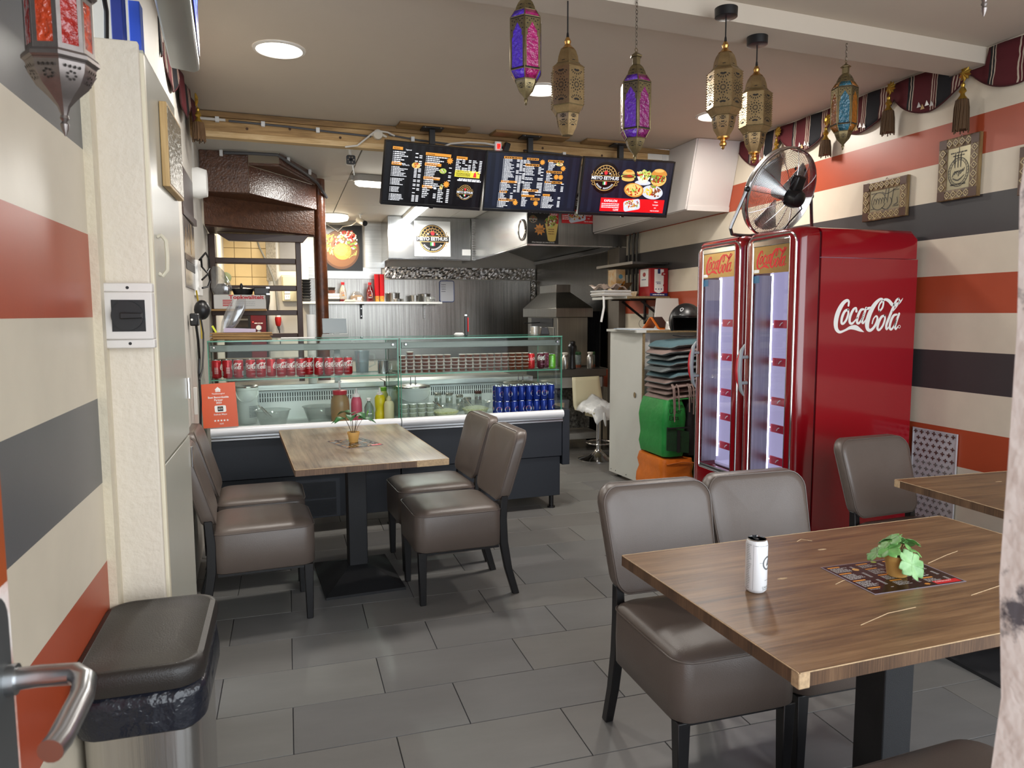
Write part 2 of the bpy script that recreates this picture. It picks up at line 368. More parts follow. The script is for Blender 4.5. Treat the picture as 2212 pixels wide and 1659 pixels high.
# ------------------------------------------------------------------ palette
CREAM, ORANGE, DARK = '#d3c8b4', '#a8482a', '#3c3a3b'
M_cream = mat('cream_paint', '#d6cbb8', .45, var=.06, vs=5, bump=.12, bs=40)
M_white = mat('white_panel', '#cfcdc8', .5, var=.05, vs=4)
M_ceil = mat('ceiling_paint', '#c2b6a6', .8, var=.04, vs=2)
M_black = mat('black_plastic', '#121214', .35)
M_matblack = mat('black_powder_coat', '#1b1c1f', .55, bump=.25, bs=500)
M_wood_blk = mat('black_stained_wood', '#151416', .38, var=.3, vs=10)
M_leather = mat('taupe_leather', '#61564f', .36, var=.07, vs=9, bump=.10, bs=350, spec=.55)
M_chrome = mat('chrome', '#d8d8da', .12, 1)
M_steel = brushed('brushed_steel', '#b9b8b4', .3, 2)
M_steelh = brushed('brushed_steel_flat', '#bdbcb8', .34, 0)
M_table = wood('brown_oak_laminate', ('#4a3527', '#725539', '#8f6f4e'), 0, 2.6, .33)
M_tabley = wood('grey_oak_laminate', ('#54463a', '#7a6a58', '#94826c'), 1, 2.6, .3)
M_chip = mat('raw_chipboard', '#c8ab86', .9, var=.35, vs=90)
M_paper = mat('white_paper', '#dcdcda', .6)
M_pwhite = mat('white_print', '#f2f2ee', .5)
M_red = mat('red_print', '#c8161e', .45)
INK = dict(k=mat('ink_black', '#0d0d0f', .4), g=mat('ink_gold', '#b8945a', .45), w=M_pwhite, r=mat('ink_flame', '#d8323a', .45), n=mat('ink_green', '#3f9a4a', .45))
# ------------------------------------------------------------------ shell
XW, XL = 3.367, -.452
RB = [.223, .423, .623, .823, 1.029, 1.231, 1.431, 1.631, 1.832, 2.033, 2.236, 2.435]
M_wallR = stripes('striped_paint_right', RB, [DARK, CREAM, ORANGE, CREAM, ORANGE, CREAM, DARK, CREAM, ORANGE, CREAM, DARK, CREAM, ORANGE, CREAM][:13] if False else
    [CREAM, DARK, CREAM, CREAM, ORANGE, CREAM, DARK, CREAM, ORANGE, CREAM, DARK, CREAM, ORANGE])
# top band above the last bound is cream again
_rp = [n for n in M_wallR.node_tree.nodes if n.type == 'VALTORGB'][0]
for e in list(_rp.color_ramp.elements): pass
def redo(m, pairs):
    rp = [n for n in m.node_tree.nodes if n.type == 'VALTORGB'][0].color_ramp
    while len(rp.elements) > 1: rp.elements.remove(rp.elements[-1])
    rp.elements[0].position = 0; rp.elements[0].color = lin(pairs[0][1])
    for z, c in pairs[1:]: q = rp.elements.new(z/3); q.color = lin(c)
redo(M_wallR, [(0, '#c9bfae'), (.623, ORANGE), (.823, CREAM), (1.029, DARK), (1.231, CREAM), (1.431, ORANGE), (1.631, CREAM), (1.832, DARK), (2.033, CREAM), (2.236, ORANGE), (2.435, CREAM)])
M_wallL = stripes('striped_paint_left', RB[:2], [CREAM]*3, .34)
redo(M_wallL, [(0, CREAM), (.623, ORANGE), (.823, CREAM), (1.029, '#5b5b5d'), (1.231, CREAM), (1.431, ORANGE), (1.631, CREAM), (1.832, '#5b5b5d'), (2.033, '#5b5b5d')])
struct('wall_right', MB().box(XW, XW+.12, .42, 9.9, 0, 2.86), M_wallR)
struct('wall_left', MB().box(XL-.12, XL, -.6, 2.0, 0, 2.86), M_wallL)
M_far = mat('off_white_wall', '#cdc9c0', .6, var=.08, vs=3, bump=.1, bs=30)
b = MB(); b.hexa([(-.60, 2.9, 0), (-.47, 2.9, 0), (-.72, 9.75, 0), (-.86, 9.75, 0), (-.60, 2.9, 2.86), (-.47, 2.9, 2.86), (-.72, 9.75, 2.86), (-.86, 9.75, 2.86)])
struct('wall_left', b, M_far)
struct('ceiling', MB().hexa([(-.9, -.6, 2.755), (XW+.1, -.6, 2.755), (XW+.1, 5.38, 2.755), (-.9, 5.2, 2.755), (-.9, -.6, 2.86), (XW+.1, -.6, 2.86), (XW+.1, 5.38, 2.86), (-.9, 5.2, 2.86)]), M_ceil)
M_kceil = mat('white_ceiling_panel', '#d6d3cb', .5)
kc = struct('ceiling', MB().box(-.9, XW+.1, 5.36, 9.9, 2.67, 2.74), M_kceil)
for i in range(3):
    for j in range(3):
        struct('ceiling_panel', MB().box(-.85+1.42*i, -.85+1.42*i+1.412, 5.42+1.43*j, 5.42+1.43*j+1.422, 2.645, 2.668), M_kceil, kc, bevel=.003)
struct('trim_1', MB().hexa([(-.8, 2.62, 2.675), (XW, 2.885, 2.675), (XW, 3.08, 2.675), (-.8, 2.82, 2.675), (-.8, 2.62, 2.77), (XW, 2.885, 2.77), (XW, 3.08, 2.77), (-.8, 2.82, 2.77)]), M_ceil)
# back wall: white boards on the left, steel sheet in the cooking corner, beige tiles in the back room
wb = struct('wall_back', MB().box(-.9, XW+.12, 9.72, 9.84, 0, 2.74), mat('greasy_white_wall', '#c9c4ba', .45, var=.12, vs=2.4))
struct('steel_sheet', MB().box(.28, 3.34, 9.70, 9.718, .85, 1.90), brushed('steel_sheet_back', '#a7a49e', .26, 2, .4), wb)
struct('steel_sheet', MB().box(.28, 1.2, 9.705, 9.719, 1.905, 2.05), brushed('steel_sheet_light', '#cfcfcb', .3, 0), wb)
struct('steel_sheet', MB().box(1.0, 1.25, 9.70, 9.716, 2.052, 2.62), brushed('steel_sheet_light', '#cfcfcb', .3, 0), wb)
tile_m = mat('beige_wall_tile', '#d9c08e', .3, var=.08, vs=3)
grout = mat('tile_grout', '#8d7e63', .9)
struct('grout_bed', MB().box(-.80, -.225, 9.70, 9.712, 1.55, 2.45), grout, wb)
tme = None
for i in range(3):
    for j in range(5):
        x0, z0 = -.79+.197*i, 1.56+.197*j*.9
        if tme is None:
            o = struct('wall_tile', MB().box(0, .191, -.006, .004, 0, .171), tile_m, wb, bevel=.003); tme = o
        else: o = tme.copy(); COL.objects.link(o)
        o.location = (x0, 9.70, z0)
struct('white_board', MB().box(-.215, .28, 9.695, 9.716, .9, 2.6), mat('white_board_face', '#dfdbd2', .5), wb)
struct('grey_board', MB().box(-.06, .14, 9.68, 9.694, 2.0, 2.44), mat('grey_board_face', '#8d8a88', .5, var=.15, vs=3), wb)
# steel cladding of the right kitchen wall, and the dark gap at its end
ws = struct('trim_2', MB().box(XW-.022, XW-.002, 7.25, 9.7, .85, 2.2), brushed('steel_sheet_side', '#8f8a82', .24, 2, .45))
struct('trim_3', MB().box(XW-.05, XW-.002, 7.17, 7.245, .85, 2.15), mat('steel_edge', '#c9b79a', .25, 1))
struct('trim_4', MB().box(3.29, XW-.002, 6.90, 7.16, 0, 2.12), mat('grey_brown_post', '#6f675d', .5, var=.2, vs=3))
# floor: dark grout bed, every tile its own piece (60 x 30 cm, running bond)
fl = struct('floor', MB().box(-.9, XW+.1, -.9, 9.84, -.06, -.004), mat('floor_grout', '#26262a', .9))
M_tile = [mat('grey_stone_tile_%s' % n, c, .36, var=.13, vs=2.2, stretch=(1, 3.4, 1), bump=.03, bs=400, spec=.45) for n, c in (('warm', '#73716e'), ('mid', '#6f6e6d'), ('light', '#777673'))]
tm = [None]*3; TX, TY = .602, .302
for r in range(-20, 12):
    yb = 3.289-(r+1)*TY
    if yb < -.4 or yb > 9.4: continue
    x = (.578 if r % 2 == 0 else .315)-3*TX
    while x < XW-.02:
        x0, x1 = max(x, -.62), min(x+TX, XW-.004)
        if x1-x0 > .05:
            q = rnd.randrange(3)
            if abs(x1-x0-TX) < 1e-6:
                if tm[q] is None: o = tm[q] = ob('floor_tile', MB().box(.0015, TX-.0015, .0015, TY-.0015, -.004, 0), M_tile[q], fl, bevel=.0012, seg=1)
                else: o = tm[q].copy(); COL.objects.link(o)
                o.location = (x, yb, 0)
            else:
                o = ob('floor_tile', MB().box(.0015, x1-x0-.0015, .0015, TY-.0015, -.004, 0), M_tile[q], fl, bevel=.0012, seg=1); o.location = (x0, yb, 0)
        x += TX
struct('pavement', MB().box(-6, 8, -6, -.9, -.1, -.02), mat('pavement', '#8a8782', .9))
# peeling post of the shop front on the right, close to the camera
M_peel = mat('peeling_white_paint', '#e6e4de', .6, var=.5, vs=9, col2='#5c5c62', bump=.5, bs=30)
_r = [n for n in M_peel.node_tree.nodes if n.type == 'VALTORGB'][0].color_ramp
_r.elements[0].position = .36; _r.elements[1].position = .42
pst = MB(); rings = []
for i in range(24):
    z = 2.75*i/23; w = .006*math.sin(i*2.3)+.004*math.sin(i*5.1)
    rings.append([(.632+w, .36, z), (.80, .36, z), (.80, .50, z), (.638+w, .50, z)])
pst.loft(rings); struct('trim_5', pst, M_peel)
# ------------------------------------------------------------------ open entrance door on the left with its lever
M_door = mat('orange_door_paint', '#a04a20', .4, var=.25, vs=14, stretch=(1, 1, .4))
M_wornedge = mat('chipped_paint', '#e4ded8', .6, var=.5, vs=11, col2='#b4501f')
d = struct('door_1', MB().box(-.318, -.272, -.08, .78, .02, 2.1), M_door)
struct('worn_edge', MB().box(-.319, -.268, .78, .80, .02, 1.19), M_wornedge, d)
struct('worn_edge', MB().box(-.319, -.268, .78, .80, 1.19, 2.1), M_door, d)
M_esc = mat('grey_anodised_plate', '#6a6d6e', .45, .8)
e = MB(); e.prism([(.70+a, z) for a, z in rrect(.062, .30, .03, 5, .048, 1.04)], -.271, -.262, ax='x')
esc = struct('lock_plate', e, M_esc, d, bevel=.0015)
M_alu = mat('satin_aluminium', '#b4b6b8', .28, 1)
h = MB(); h.tube([(-.262, .765, 1.105), (-.235, .765, 1.105), (-.205, .76, 1.105), (-.193, .745, 1.104), (-.190, .72, 1.10), (-.192, .66, 1.095), (-.195, .645, 1.094)], .0105, 14)
struct('lever_handle', h, M_alu, d); struct('lever_rose', MB().cyl((-.262, .765, 1.105), (-.254, .765, 1.105), .0145, n=18), M_alu, d)
k = MB(); k.cyl((-.262, .752, .975), (-.259, .752, .975), .0085, n=14); k.box(-.262, -.2595, .748, .756, .948, .972)
struct('keyhole', k, mat('brass_cylinder', '#b09a5e', .3, 1), esc)
# ------------------------------------------------------------------ left side: trim, cabinet, switch, bin, television
struct('trim_6', MB().box(-.462, -.432, 2.0, 2.035, 0, 2.15).box(-.475, -.440, 2.037, 2.095, 0, 2.75), mat('cream_gloss_trim', '#d9cdb4', .4, var=.1, vs=20, bump=.25, bs=60))
cb = thing('built_in_cabinet', 'tall cream built-in cabinet behind the pedal bin, seen edge on', 'cabinet', (-.39, 2.1, 0))
ob('front_board', MB().box(-.062, .052, .0, .022, 0, 2.135), mat('cream_woodchip_board', '#ded3c2', .5, var=.05, vs=7, bump=.35, bs=55), cb, bevel=.004)
ob('carcass', MB().box(-.07, .040, .024, .62, 0, 2.12), M_cream, cb)
M_gdoor = mat('grey_green_gloss', '#b9b7aa', .28, var=.06, vs=3)
du = ob('door', MB().box(.041, .056, .05, .60, 1.04, 2.13), M_gdoor, cb, bevel=.002); dl = ob('door', MB().box(.041, .056, .05, .60, .06, 1.033), M_gdoor, cb, bevel=.002)
ob('door_rim', MB().box(.034, .060, .024, .049, .02, 2.115), mat('cream_door_rim', '#ded4bb', .4), cb, bevel=.003)
ob('handle', MB().tube([(.056, .125, 1.66), (.066, .125, 1.665), (.078, .122, 1.65), (.080, .12, 1.61), (.078, .122, 1.57), (.066, .125, 1.555), (.056, .125, 1.56)], .0055, 8), mat('cream_handle', '#d8cfb9', .4), du)
for z in (.92, 1.16): ob('hinge', MB().cyl((.058, .61, z), (.058, .61, z+.07), .006, n=8), M_chrome, cb)
sw = thing('isolator_switch', 'white isolator box with a black rotary knob on the cabinet edge', 'switch', (-.385, 2.1, 1.445))
ob('housing', MB().box(-.057, .057, -.045, -.001, -.06, .06).box(-.057, .057, -.035, -.001, .06, .083).box(-.057, .057, -.035, -.001, -.083, -.06), mat('switch_white', '#e2dcd6', .45, var=.04, vs=12), sw, bevel=.003)
kn = ob('knob', MB().cyl((0, -.046, 0), (0, -.056, 0), .037, n=24), M_black, sw); ob('grip', MB().prism([(-.014, -.008), (.036, -.0065), (.036, .0065), (-.014, .008)], -.070, -.056, ax='y'), M_black, kn, bevel=.002)
ob('face_plate', MB().box(-.037, .040, -.0462, -.045, -.04, .04), M_black, sw)
for z in (.071, -.071): ob('screw_hole', MB().cyl((0, -.0355, z), (0, -.034, z), .004, n=10), M_black, sw)
# framed calligraphy on the cabinet door (seen at a steep angle)
M_frame_lt = wood('pine_frame', ('#a5834f', '#c3a06a', '#d6b880'), 2, 3)
pf = thing('framed_calligraphy', 'small framed silver calligraphy hung on the cabinet door side', 'picture', (-.333, 2.51, 1.82))
ob('frame', MB().box(.0, .020, -.15, .15, 0, .24), M_frame_lt, pf, bevel=.002)
ob('picture', MB().box(.020, .0215, -.14, .14, .01, .23), mat('silver_relief', '#a39c8a', .25, .6, var=.4, vs=40, bump=.5, bs=60), pf)
# pedal bin
bn = thing('pedal_bin', 'tall brushed steel bin with black lid and bag by the left wall', 'bin', (-.325, 1.815, 0))
def rr3(w, d, r, z, cx=0, cy=0, n=5, tx=0, ty=0): return [(x, y, z+tx*x+ty*y) for x, y in rrect(w, d, r, n, cx, cy)]
ob('body', MB().loft([rr3(.225, .355, .05, .012), rr3(.235, .37, .05, .62)]), brushed('bin_steel', '#c9c7c4', .26, 2, .12), bn)
ob('base_ring', MB().loft([rr3(.23, .36, .05, 0), rr3(.23, .36, .05, .022)]), M_black, bn, bevel=.003)
M_bag = mat('black_bin_liner', '#1c1e26', .22, bump=.9, bs=26)
bg = []
for i, (z, o) in enumerate(((.565, .012), (.57, .022), (.60, .026), (.63, .022), (.66, .016))):
    bg.append([(x*(1+.012*math.sin(9*math.atan2(y, x)+i)), y*(1+.01*math.cos(11*math.atan2(y, x)+i)), zz+.004*math.sin(7*math.atan2(y, x))) for x, y, zz in rr3(.235+o, .37+o, .055, z)])
ob('bin_bag', MB().loft(bg, cap=False), M_bag, bn, solid=.002)
lid = MB(); T = .04
lid.loft([rr3(.255, .40, .06, .662, ty=.02, n=6), rr3(.262, .408, .062, .678, ty=.02, n=6), rr3(.262, .408, .062, .698, ty=.02, n=6), rr3(.252, .396, .06, .711, ty=.02, n=6), rr3(.228, .372, .05, .7145, ty=.02, n=6), rr3(.224, .366, .05, .7125, ty=.02, n=6), rr3(.12, .2, .03, .7155, ty=.02, n=6)])
ob('lid', lid, mat('black_lid', '#26221f', .42, bump=.12, bs=300), bn, smooth=50)
# television above the cabinet (running blue screen), hung from a wall arm
tvl = thing('wall_television', 'grey television with a blue screen, high on the left wall', 'television', (-.315, 2.70, 2.255), 4)
ob('housing', MB().prism([(-.09, 0), (-.02, -.008), (-.002, 0), (-.002, .42), (-.06, .42), (-.09, .30)], -1.0, 0, ax='y').xf(Matrix.Translation((.065, 0, 0))), mat('tv_grey_housing', '#8c8c84', .3, .3), tvl, bevel=.006)
ob('screen', MB().box(.0635, .066, -.97, -.03, .03, .40), mat('black_glass', '#0b0d14', .12), tvl)
a = Art(); gb = glow('screen_blue', '#2a45ff', 2.2); gl2 = glow('screen_pale_blue', '#7f9bff', 2.4)
a.rect(.0, .0, .93, .36, glow('screen_deep_blue', '#16228c', 1.2))
for i in range(46): a.rect(.02+.02*i, .02, .032+.02*i, .03+.015*(i % 3), gl2, 2)
for i in range(16): a.rect(.05+.055*i, .07+.03*(i % 4), .085+.055*i, .2+.04*(i % 3), gb if i % 2 else gl2, 2)
a.build('screen_picture', plane((.0665, -.965, .035), (0, 1, 0), (0, 0, 1)), tvl)
ob('bracket', MB().box(-.11, -.02, -.56, -.46, .15, .25), M_black, tvl)
for i, (y, c, lab) in enumerate(((2.28, '#1c2c7a', 'blue folder leaning behind the television on the cabinet'), (2.36, '#3558c8', 'bright blue folder next to the darker one on the cabinet'))):
    t = ob('folder', MB().box(-.43+.03*i, -.40+.03*i, y, y+.05, 2.137, 2.33), mat('folder_blue_%d' % i, c, .4), bevel=.003); tag(t, lab, 'folder', 'folders on the cabinet')
t = ob('lamp_cable', MB().tube([(-.44, 1.55, 2.72), (-.42, 1.7, 2.50), (-.40, 1.95, 2.36), (-.405, 2.10, 2.20), (-.42, 2.16, 2.142)], .006, 8), M_black); tag(t, 'black cable sagging from the ceiling to the cabinet top', 'cable')
# ------------------------------------------------------------------ dining chairs
def make_chair(name, label, loc, rz, grp, wear=False):
    t = thing(name, label, 'chair', loc, rz, grp)
    def seat_ring(w, d, r, z, y=0): return [(x, yy+y+.02*(1 if yy < -.1 else 0)*0, z+(.0)) for x, yy in rrect(w, d, r, 5, 0, .02)]
    s = MB(); W_, D_ = .418, .455
    s.loft([seat_ring(W_-.02, D_-.02, .05, .268), seat_ring(W_, D_, .06, .276), seat_ring(W_+.004, D_+.004, .062, .36), seat_ring(W_, D_, .06, .452), seat_ring(W_-.012, D_-.012, .058, .463),
            seat_ring(W_-.05, D_-.05, .06, .476), seat_ring(W_-.13, D_-.13, .07, .484), seat_ring(W_-.28, D_-.28, .06, .487)])
    so = ob('seat', s, M_leather, t, smooth=50)
    seam = [(x, y, .4545) for x, y in rrect(W_+.003, D_+.003, .062, 5, 0, .02)]
    ob('seat_piping', MB().tube(seam, .0028, 6, close=True), M_leather, so)
    # backrest: padded shell, slightly hollow, leaning back
    def bw(x, z, off): return (x, -.205-.115*(z-.5)/.38+off-.030*(1-(x/.21)**2)*.6, z)
    def outline(s_):
        P = []
        for x, z in rrect(.425, .352, .055, 5, 0, .667):
            k = .91+.09*min(1, max(0, (z-.49)/.30)); zz = z+(.010*(1-(x/.21)**2) if z > .78 else 0)
            P.append((x*k*s_, .667+(zz-.667)*s_))
        return P
    bk = MB(); rings = []
    for s_, off in ((.25, .036), (.6, .036), (.88, .034), (.965, .029), (.993, .018), (1, 0), (1, -.012), (.99, -.026), (.95, -.034), (.6, -.036), (.25, -.036)):
        rings.append([bw(x, z, off) for x, z in outline(s_)])
    bk.loft(rings); bo = ob('backrest', bk, M_leather, t, smooth=50)
    for off in (.026, -.026):
        ob('back_piping', MB().tube([bw(x, z, off) for x, z in outline(.985)], .0026, 6, close=True), M_leather, bo)
    for q in (-1, 1):
        ob('leg', MB().bar([(q*.178, .215, 0), (q*.18, .215, .272)], [(.030, .030), (.042, .042)]), M_wood_blk, t, bevel=.003, seg=1)
        ob('leg', MB().bar([(q*.185, -.275, 0), (q*.183, -.235, .14), (q*.18, -.212, .28), (q*.178, -.208, .40), (q*.176, -.218, .52)], [(.030, .036), (.032, .038), (.034, .042), (.034, .04), (.030, .034)]), M_wood_blk, t, bevel=.003, seg=1)
    ob('under_frame', MB().box(-.19, .19, -.185, .225, .255, .27), M_wood_blk, t)
    return t
c1 = make_chair('dining_chair', 'dining chair with a cracked back, at the near table beside the white can', (1.235, 1.985, 0), 180, 'taupe leather dining chairs')
ob('leather_crack', MB().tube([(-.012, -.275, .80), (-.010, -.268, .77), (-.013, -.260, .74), (-.012, -.252, .705)], .0012, 5), M_black, c1)
tag(dup(c1, (1.665, 2.01, 0), 180), 'dining chair behind the near table, between the cracked chair and the red coolers')
tag(dup(c1, (2.70, 2.50, 0), 184), 'dining chair standing against the red cooler side by the perforated wall panel')
tag(dup(c1, (.808, 3.665, 0), 93), 'taupe leather dining chair on the right of the far table, nearer the camera')
tag(dup(c1, (.80, 4.175, 0), 94), 'taupe leather dining chair on the right of the far table, close to the counter')
tag(dup(c1, (-.165, 3.66, 0), -86), 'taupe dining chair left of the far table, nearest the pedal bin')
tag(dup(c1, (-.19, 4.185, 0), -88), 'taupe leather dining chair on the left of the far table, tight against the counter')
tag(dup(c1, (1.31, .97, 0), 3), 'dining chair at the near edge, only its dark seat showing by the peeling post')
for o in [q for q in bpy.data.objects if q.parent is None and q.get('category') == 'chair' and q is not c1]:
    for ch in list(o.children):
        if ch.name.startswith('leather_crack'): bpy.data.objects.remove(ch)
# ------------------------------------------------------------------ tables
def make_table(label, loc, rz, lx, ly, m, axis, base=(.40, .57), chips=()):
    t = thing('pedestal_table', label, 'table', loc, rz, 'pedestal tables of the dining room')
    ob('tabletop', MB().box(-lx/2+.001, lx/2-.001, -ly/2+.001, ly/2-.001, .722, .75), m, t, bevel=.0015, seg=1)
    eb = MB()
    eb.box(-lx/2, lx/2, -ly/2, -ly/2+.003, .7195, .7485); eb.box(-lx/2, lx/2, ly/2-.003, ly/2, .7195, .7485)
    eb.box(-lx/2, -lx/2+.003, -ly/2, ly/2, .7195, .7485); eb.box(lx/2-.003, lx/2, -ly/2, ly/2, .7195, .7485)
    ob('edge_band', eb, wood('dark_edge_band', ('#3a2a1f', '#5f4632', '#7b5f45'), 2, 8, .5, 60), t)
    ew = MB()
    for y in (-ly/2, ly/2): ew.tube([(-lx/2+.002, y, .7492), (-.2, y, .7496), (lx/2-.002, y, .7492)], .0014, 5)
    for x in (-lx/2, lx/2): ew.tube([(x, -ly/2+.002, .7492), (x, .1, .7496), (x, ly/2-.002, .7492)], .0014, 5)
    ob('worn_edge', ew, M_chip, t)
    for x0, x1, y0, y1, z0, z1 in chips: ob('chipped_corner', MB().box(x0, x1, y0, y1, z0, z1), M_chip, t, bevel=.002)
    ob('pedestal', MB().box(-.05, .05, -.05, .05, .07, .719), M_matblack, t, bevel=.004)
    bx, by = base; b = MB()
    b.hexa([(-bx/2, -by/2, 0), (bx/2, -by/2, 0), (bx/2, by/2, 0), (-bx/2, by/2, 0), (-bx/2, -by/2, .014), (bx/2, -by/2, .014), (bx/2, by/2, .014), (-bx/2, by/2, .014)])
    b.hexa([(-bx/2+.002, -by/2+.002, .0141), (bx/2-.002, -by/2+.002, .0141), (bx/2-.002, by/2-.002, .0141), (-bx/2+.002, by/2-.002, .0141), (-.055, -.055, .085), (.055, -.055, .085), (.055, .055, .085), (-.055, .055, .085)])
    ob('base_plate', b, M_matblack, t, smooth=0)
    ob('mounting_plate', MB().box(-.2, .2, -.1, .1, .714, .7195), M_matblack, t)
    return t
far = make_table('greyish oak table in front of the display counter, carrying a small fern-like plant', (.331, 3.98, 0), 3.8, .718, 1.205, M_tabley, 1, (.41, .57),
    [(.20, .3595, -.6035, -.58, .7185, .7492)])
near = make_table('brown oak table in the right foreground with a white can and clover plant', (1.527, 1.512, 0), 1.9, 1.222, .735, M_table, 0, (.44, .44),
    [(-.612, -.585, -.3685, -.345, .716, .7488)])
third = make_table('brown oak table pushed against the striped wall beyond the near table', (2.80, 2.06, 0), -2, .80, .62, M_table, 0, (.42, .42), [(-.401, -.375, .28, .3105, .719, .7489)])
# scratches and chips in the near top, small raised flakes of bare board
for pts in (((-.20, -.02), (-.16, -.005), (-.12, .0)), ((-.33, -.235), (-.22, -.205), (-.13, -.20)), ((.16, .02), (.27, .055), (.33, .07)), ((.06, -.19), (.2, -.165)), ((-.05, .30), (-.02, .315), (.0, .29))):
    ob('scratch', MB().tube([(x, y, .7501) for x, y in pts], .0012, 5), M_chip, near)
for x, y in ((-.03, .215), (.12, .1), (-.30, .06), (.30, -.27)):
    ob('scratch', MB().lathe([(.010, .7496), (.010, .7503)], 8).xf(Matrix.Translation((x, y, 0)) @ Matrix.Diagonal((1.6, .5, 1, 1))), M_chip, near)
for x, y in ((-.02, .16), (.12, .21), (-.05, -.02)):
    ob('scratch', MB().lathe([(.010, .7496), (.010, .7503)], 8).xf(Matrix.Translation((x, y, 0)) @ Matrix.Diagonal((1.7, .5, 1, 1))), M_chip, third)
# ------------------------------------------------------------------ laminated menus on the tables
M_menu_k = mat('menu_black', '#17120f', .18); M_or = mat('menu_orange', '#e2953b', .3); M_sm = mat('menu_smallprint', '#b8b8b6', .35); M_lam = mat('laminate_edge', '#8d8590', .2)
def menu_sheet(label, corners, z, light=False):
    P = [Vector((x, y, z)) for x, y in corners]           # corners: far-left, near-left, near-right, far-right as the sheet lies
    O = P[1]; U = P[2]-P[1]; V = P[0]-P[1]; t = thing('menu_sheet', label, 'menu', O, 0, 'laminated menus on the tables')
    ob('laminate', MB().prism([(0, 0), (U.x, U.y), (U.x+V.x, U.y+V.y), (V.x, V.y)], .0005, .0014), M_lam, t)
    a = Art(); K = M_pwhite if light else M_menu_k; S = mat('menu_grey', '#55565a', .3) if light else M_sm
    a.rect(.012, .015, .988, .985, M_menu_k)
    for cx in (.04, .36, .67):
        y = .94; 
        while y > .16:
            a.rect(cx, y-.028, cx+.13, y, M_or, 2); y -= .045
            for _ in range(rnd.randint(4, 8)):
                if y < .14: break
                a.words(cx, y-.018, .19, .012, M_sm, 2, rnd, rnd.uniform(.55, 1)); a.rect(cx+.22, y-.018, cx+.25, y-.006, M_sm, 2); y -= .026
            y -= .03
    a.ell(.27, .78, .032, .045, mat('menu_food', '#d9a55a', .3), 3); a.ell(.58, .95, .03, .03, mat('menu_green', '#9bb04a', .3), 3)
    a.rect(.70, .03, .97, .13, M_red, 3); a.text('KAPSALON', .72, .085, .035, M_pwhite, 4, .01, 'l'); a.star(.62, .08, .035, .02, 8, M_or, 4)
    if light:
        a.rect(.02, .5, .98, .98, M_pwhite, 5)
        for k in range(7): a.words(.06, .92-.06*k, .85, .03, M_menu_k, 6)
    a.build('menu_print', plane((0, 0, .0015), U, V, .0001), t)
    return t
menu_sheet('black laminated menu under the clover pot on the near table', [(1.376, 1.598), (1.37, 1.398), (1.664, 1.398), (1.66, 1.565)], .75)
menu_sheet('laminated menu lying askew under the plant on the far table', [(.189, 4.071), (.283, 3.809), (.475, 3.873), (.40, 4.08)], .75)
# ------------------------------------------------------------------ potted artificial plants
M_pot = mat('ochre_plastic_pot', '#dfae62', .5, var=.06, vs=8); M_soil = mat('pebble_filling', '#7a6a54', .9, var=.6, vs=120, bump=.8, bs=160)
M_clov = mat('clover_green', '#4f8a45', .42, var=.25, vs=30, col2='#7fae63'); M_clov2 = mat('clover_green_pale', '#6d9e62', .42, var=.3, vs=22, col2='#9cc48c')
def pot(t, s):
    ob('pot', MB().lathe([(.0225*s, 0), (.0245*s, .002*s), (.031*s, .043*s), (.033*s, .0435*s), (.0345*s, .058*s), (.0325*s, .058*s), (.031*s, .047*s)], 28), M_pot, t)
    ob('pebbles', MB().lathe([(.031*s, .047*s), (.02*s, .051*s), (.004*s, .052*s)], 20), M_soil, t)
def leaf(L, Wd, heart=True, n=5, fold=.18, curl=.15):
    """one leaf blade lying along +x from the origin, cupped along its midrib"""
    m = MB()
    def P(u, v):
        t = 2*v-1
        if heart:
            k = (min(u, .6)/.6)**.72*(1 if u < .6 else 1-.35*((u-.6)/.4)**2); w = Wd*k
            x = L*u-L*.20*u**3*max(0, 1-abs(t)*1.9)-L*.30*u**2*max(0, abs(t)-.55)**1.6*2.2
        else: w = Wd*math.sin(math.pi*u**.8)**.9; x = L*u
        y = t*w
        return (x, y, fold*abs(y)-curl*L*u*u)
    m.grid(P, 8, n); return m
pl = thing('potted_clover', 'green artificial clover in an ochre pot on the near table menu', 'plant', (1.527, 1.487, .752))
pot(pl, 1.0)
stems = [(-.004, -.05, .046, -70), (.028, -.015, .074, -30), (-.038, -.008, .078, 160), (.0, .03, .088, 60), (-.018, .008, .094, 110), (.05, .02, .082, 10), (-.05, .02, .06, 200), (.024, .035, .08, 80)]
for i, (x, y, z, a0) in enumerate(stems):
    L = .031 if i else .038
    st = ob('stem', MB().tube([(x*.15, y*.15, .05), (x*.5, y*.4, .05+(z-.05)*.7+.012), (x, y, z)], .0012, 6), M_clov, pl)
    az = math.atan2(y, x)
    tilt = Matrix.Rotation(az, 4, 'Z') @ Matrix.Rotation(R(34 if i else 62), 4, 'Y')
    for k in range(4):
        lf = leaf(L*(1.12 if k % 2 else 1.02), L*.56, True, 8, .22, .14)
        lf.xf(Matrix.Translation((x, y, z)) @ tilt @ Matrix.Rotation(R(a0+90*k), 4, 'Z'))
        ob('leaf', lf, M_clov2 if i in (0, 3) else M_clov, st, solid=.0008)
p2_ = thing('potted_plant', 'small dark-leaved artificial plant in an ochre pot on the far table', 'plant', (.327, 3.995, .752))
pot(p2_, .98)
M_dk = mat('dark_leaf_green', '#1f5a26', .4, var=.3, vs=20)
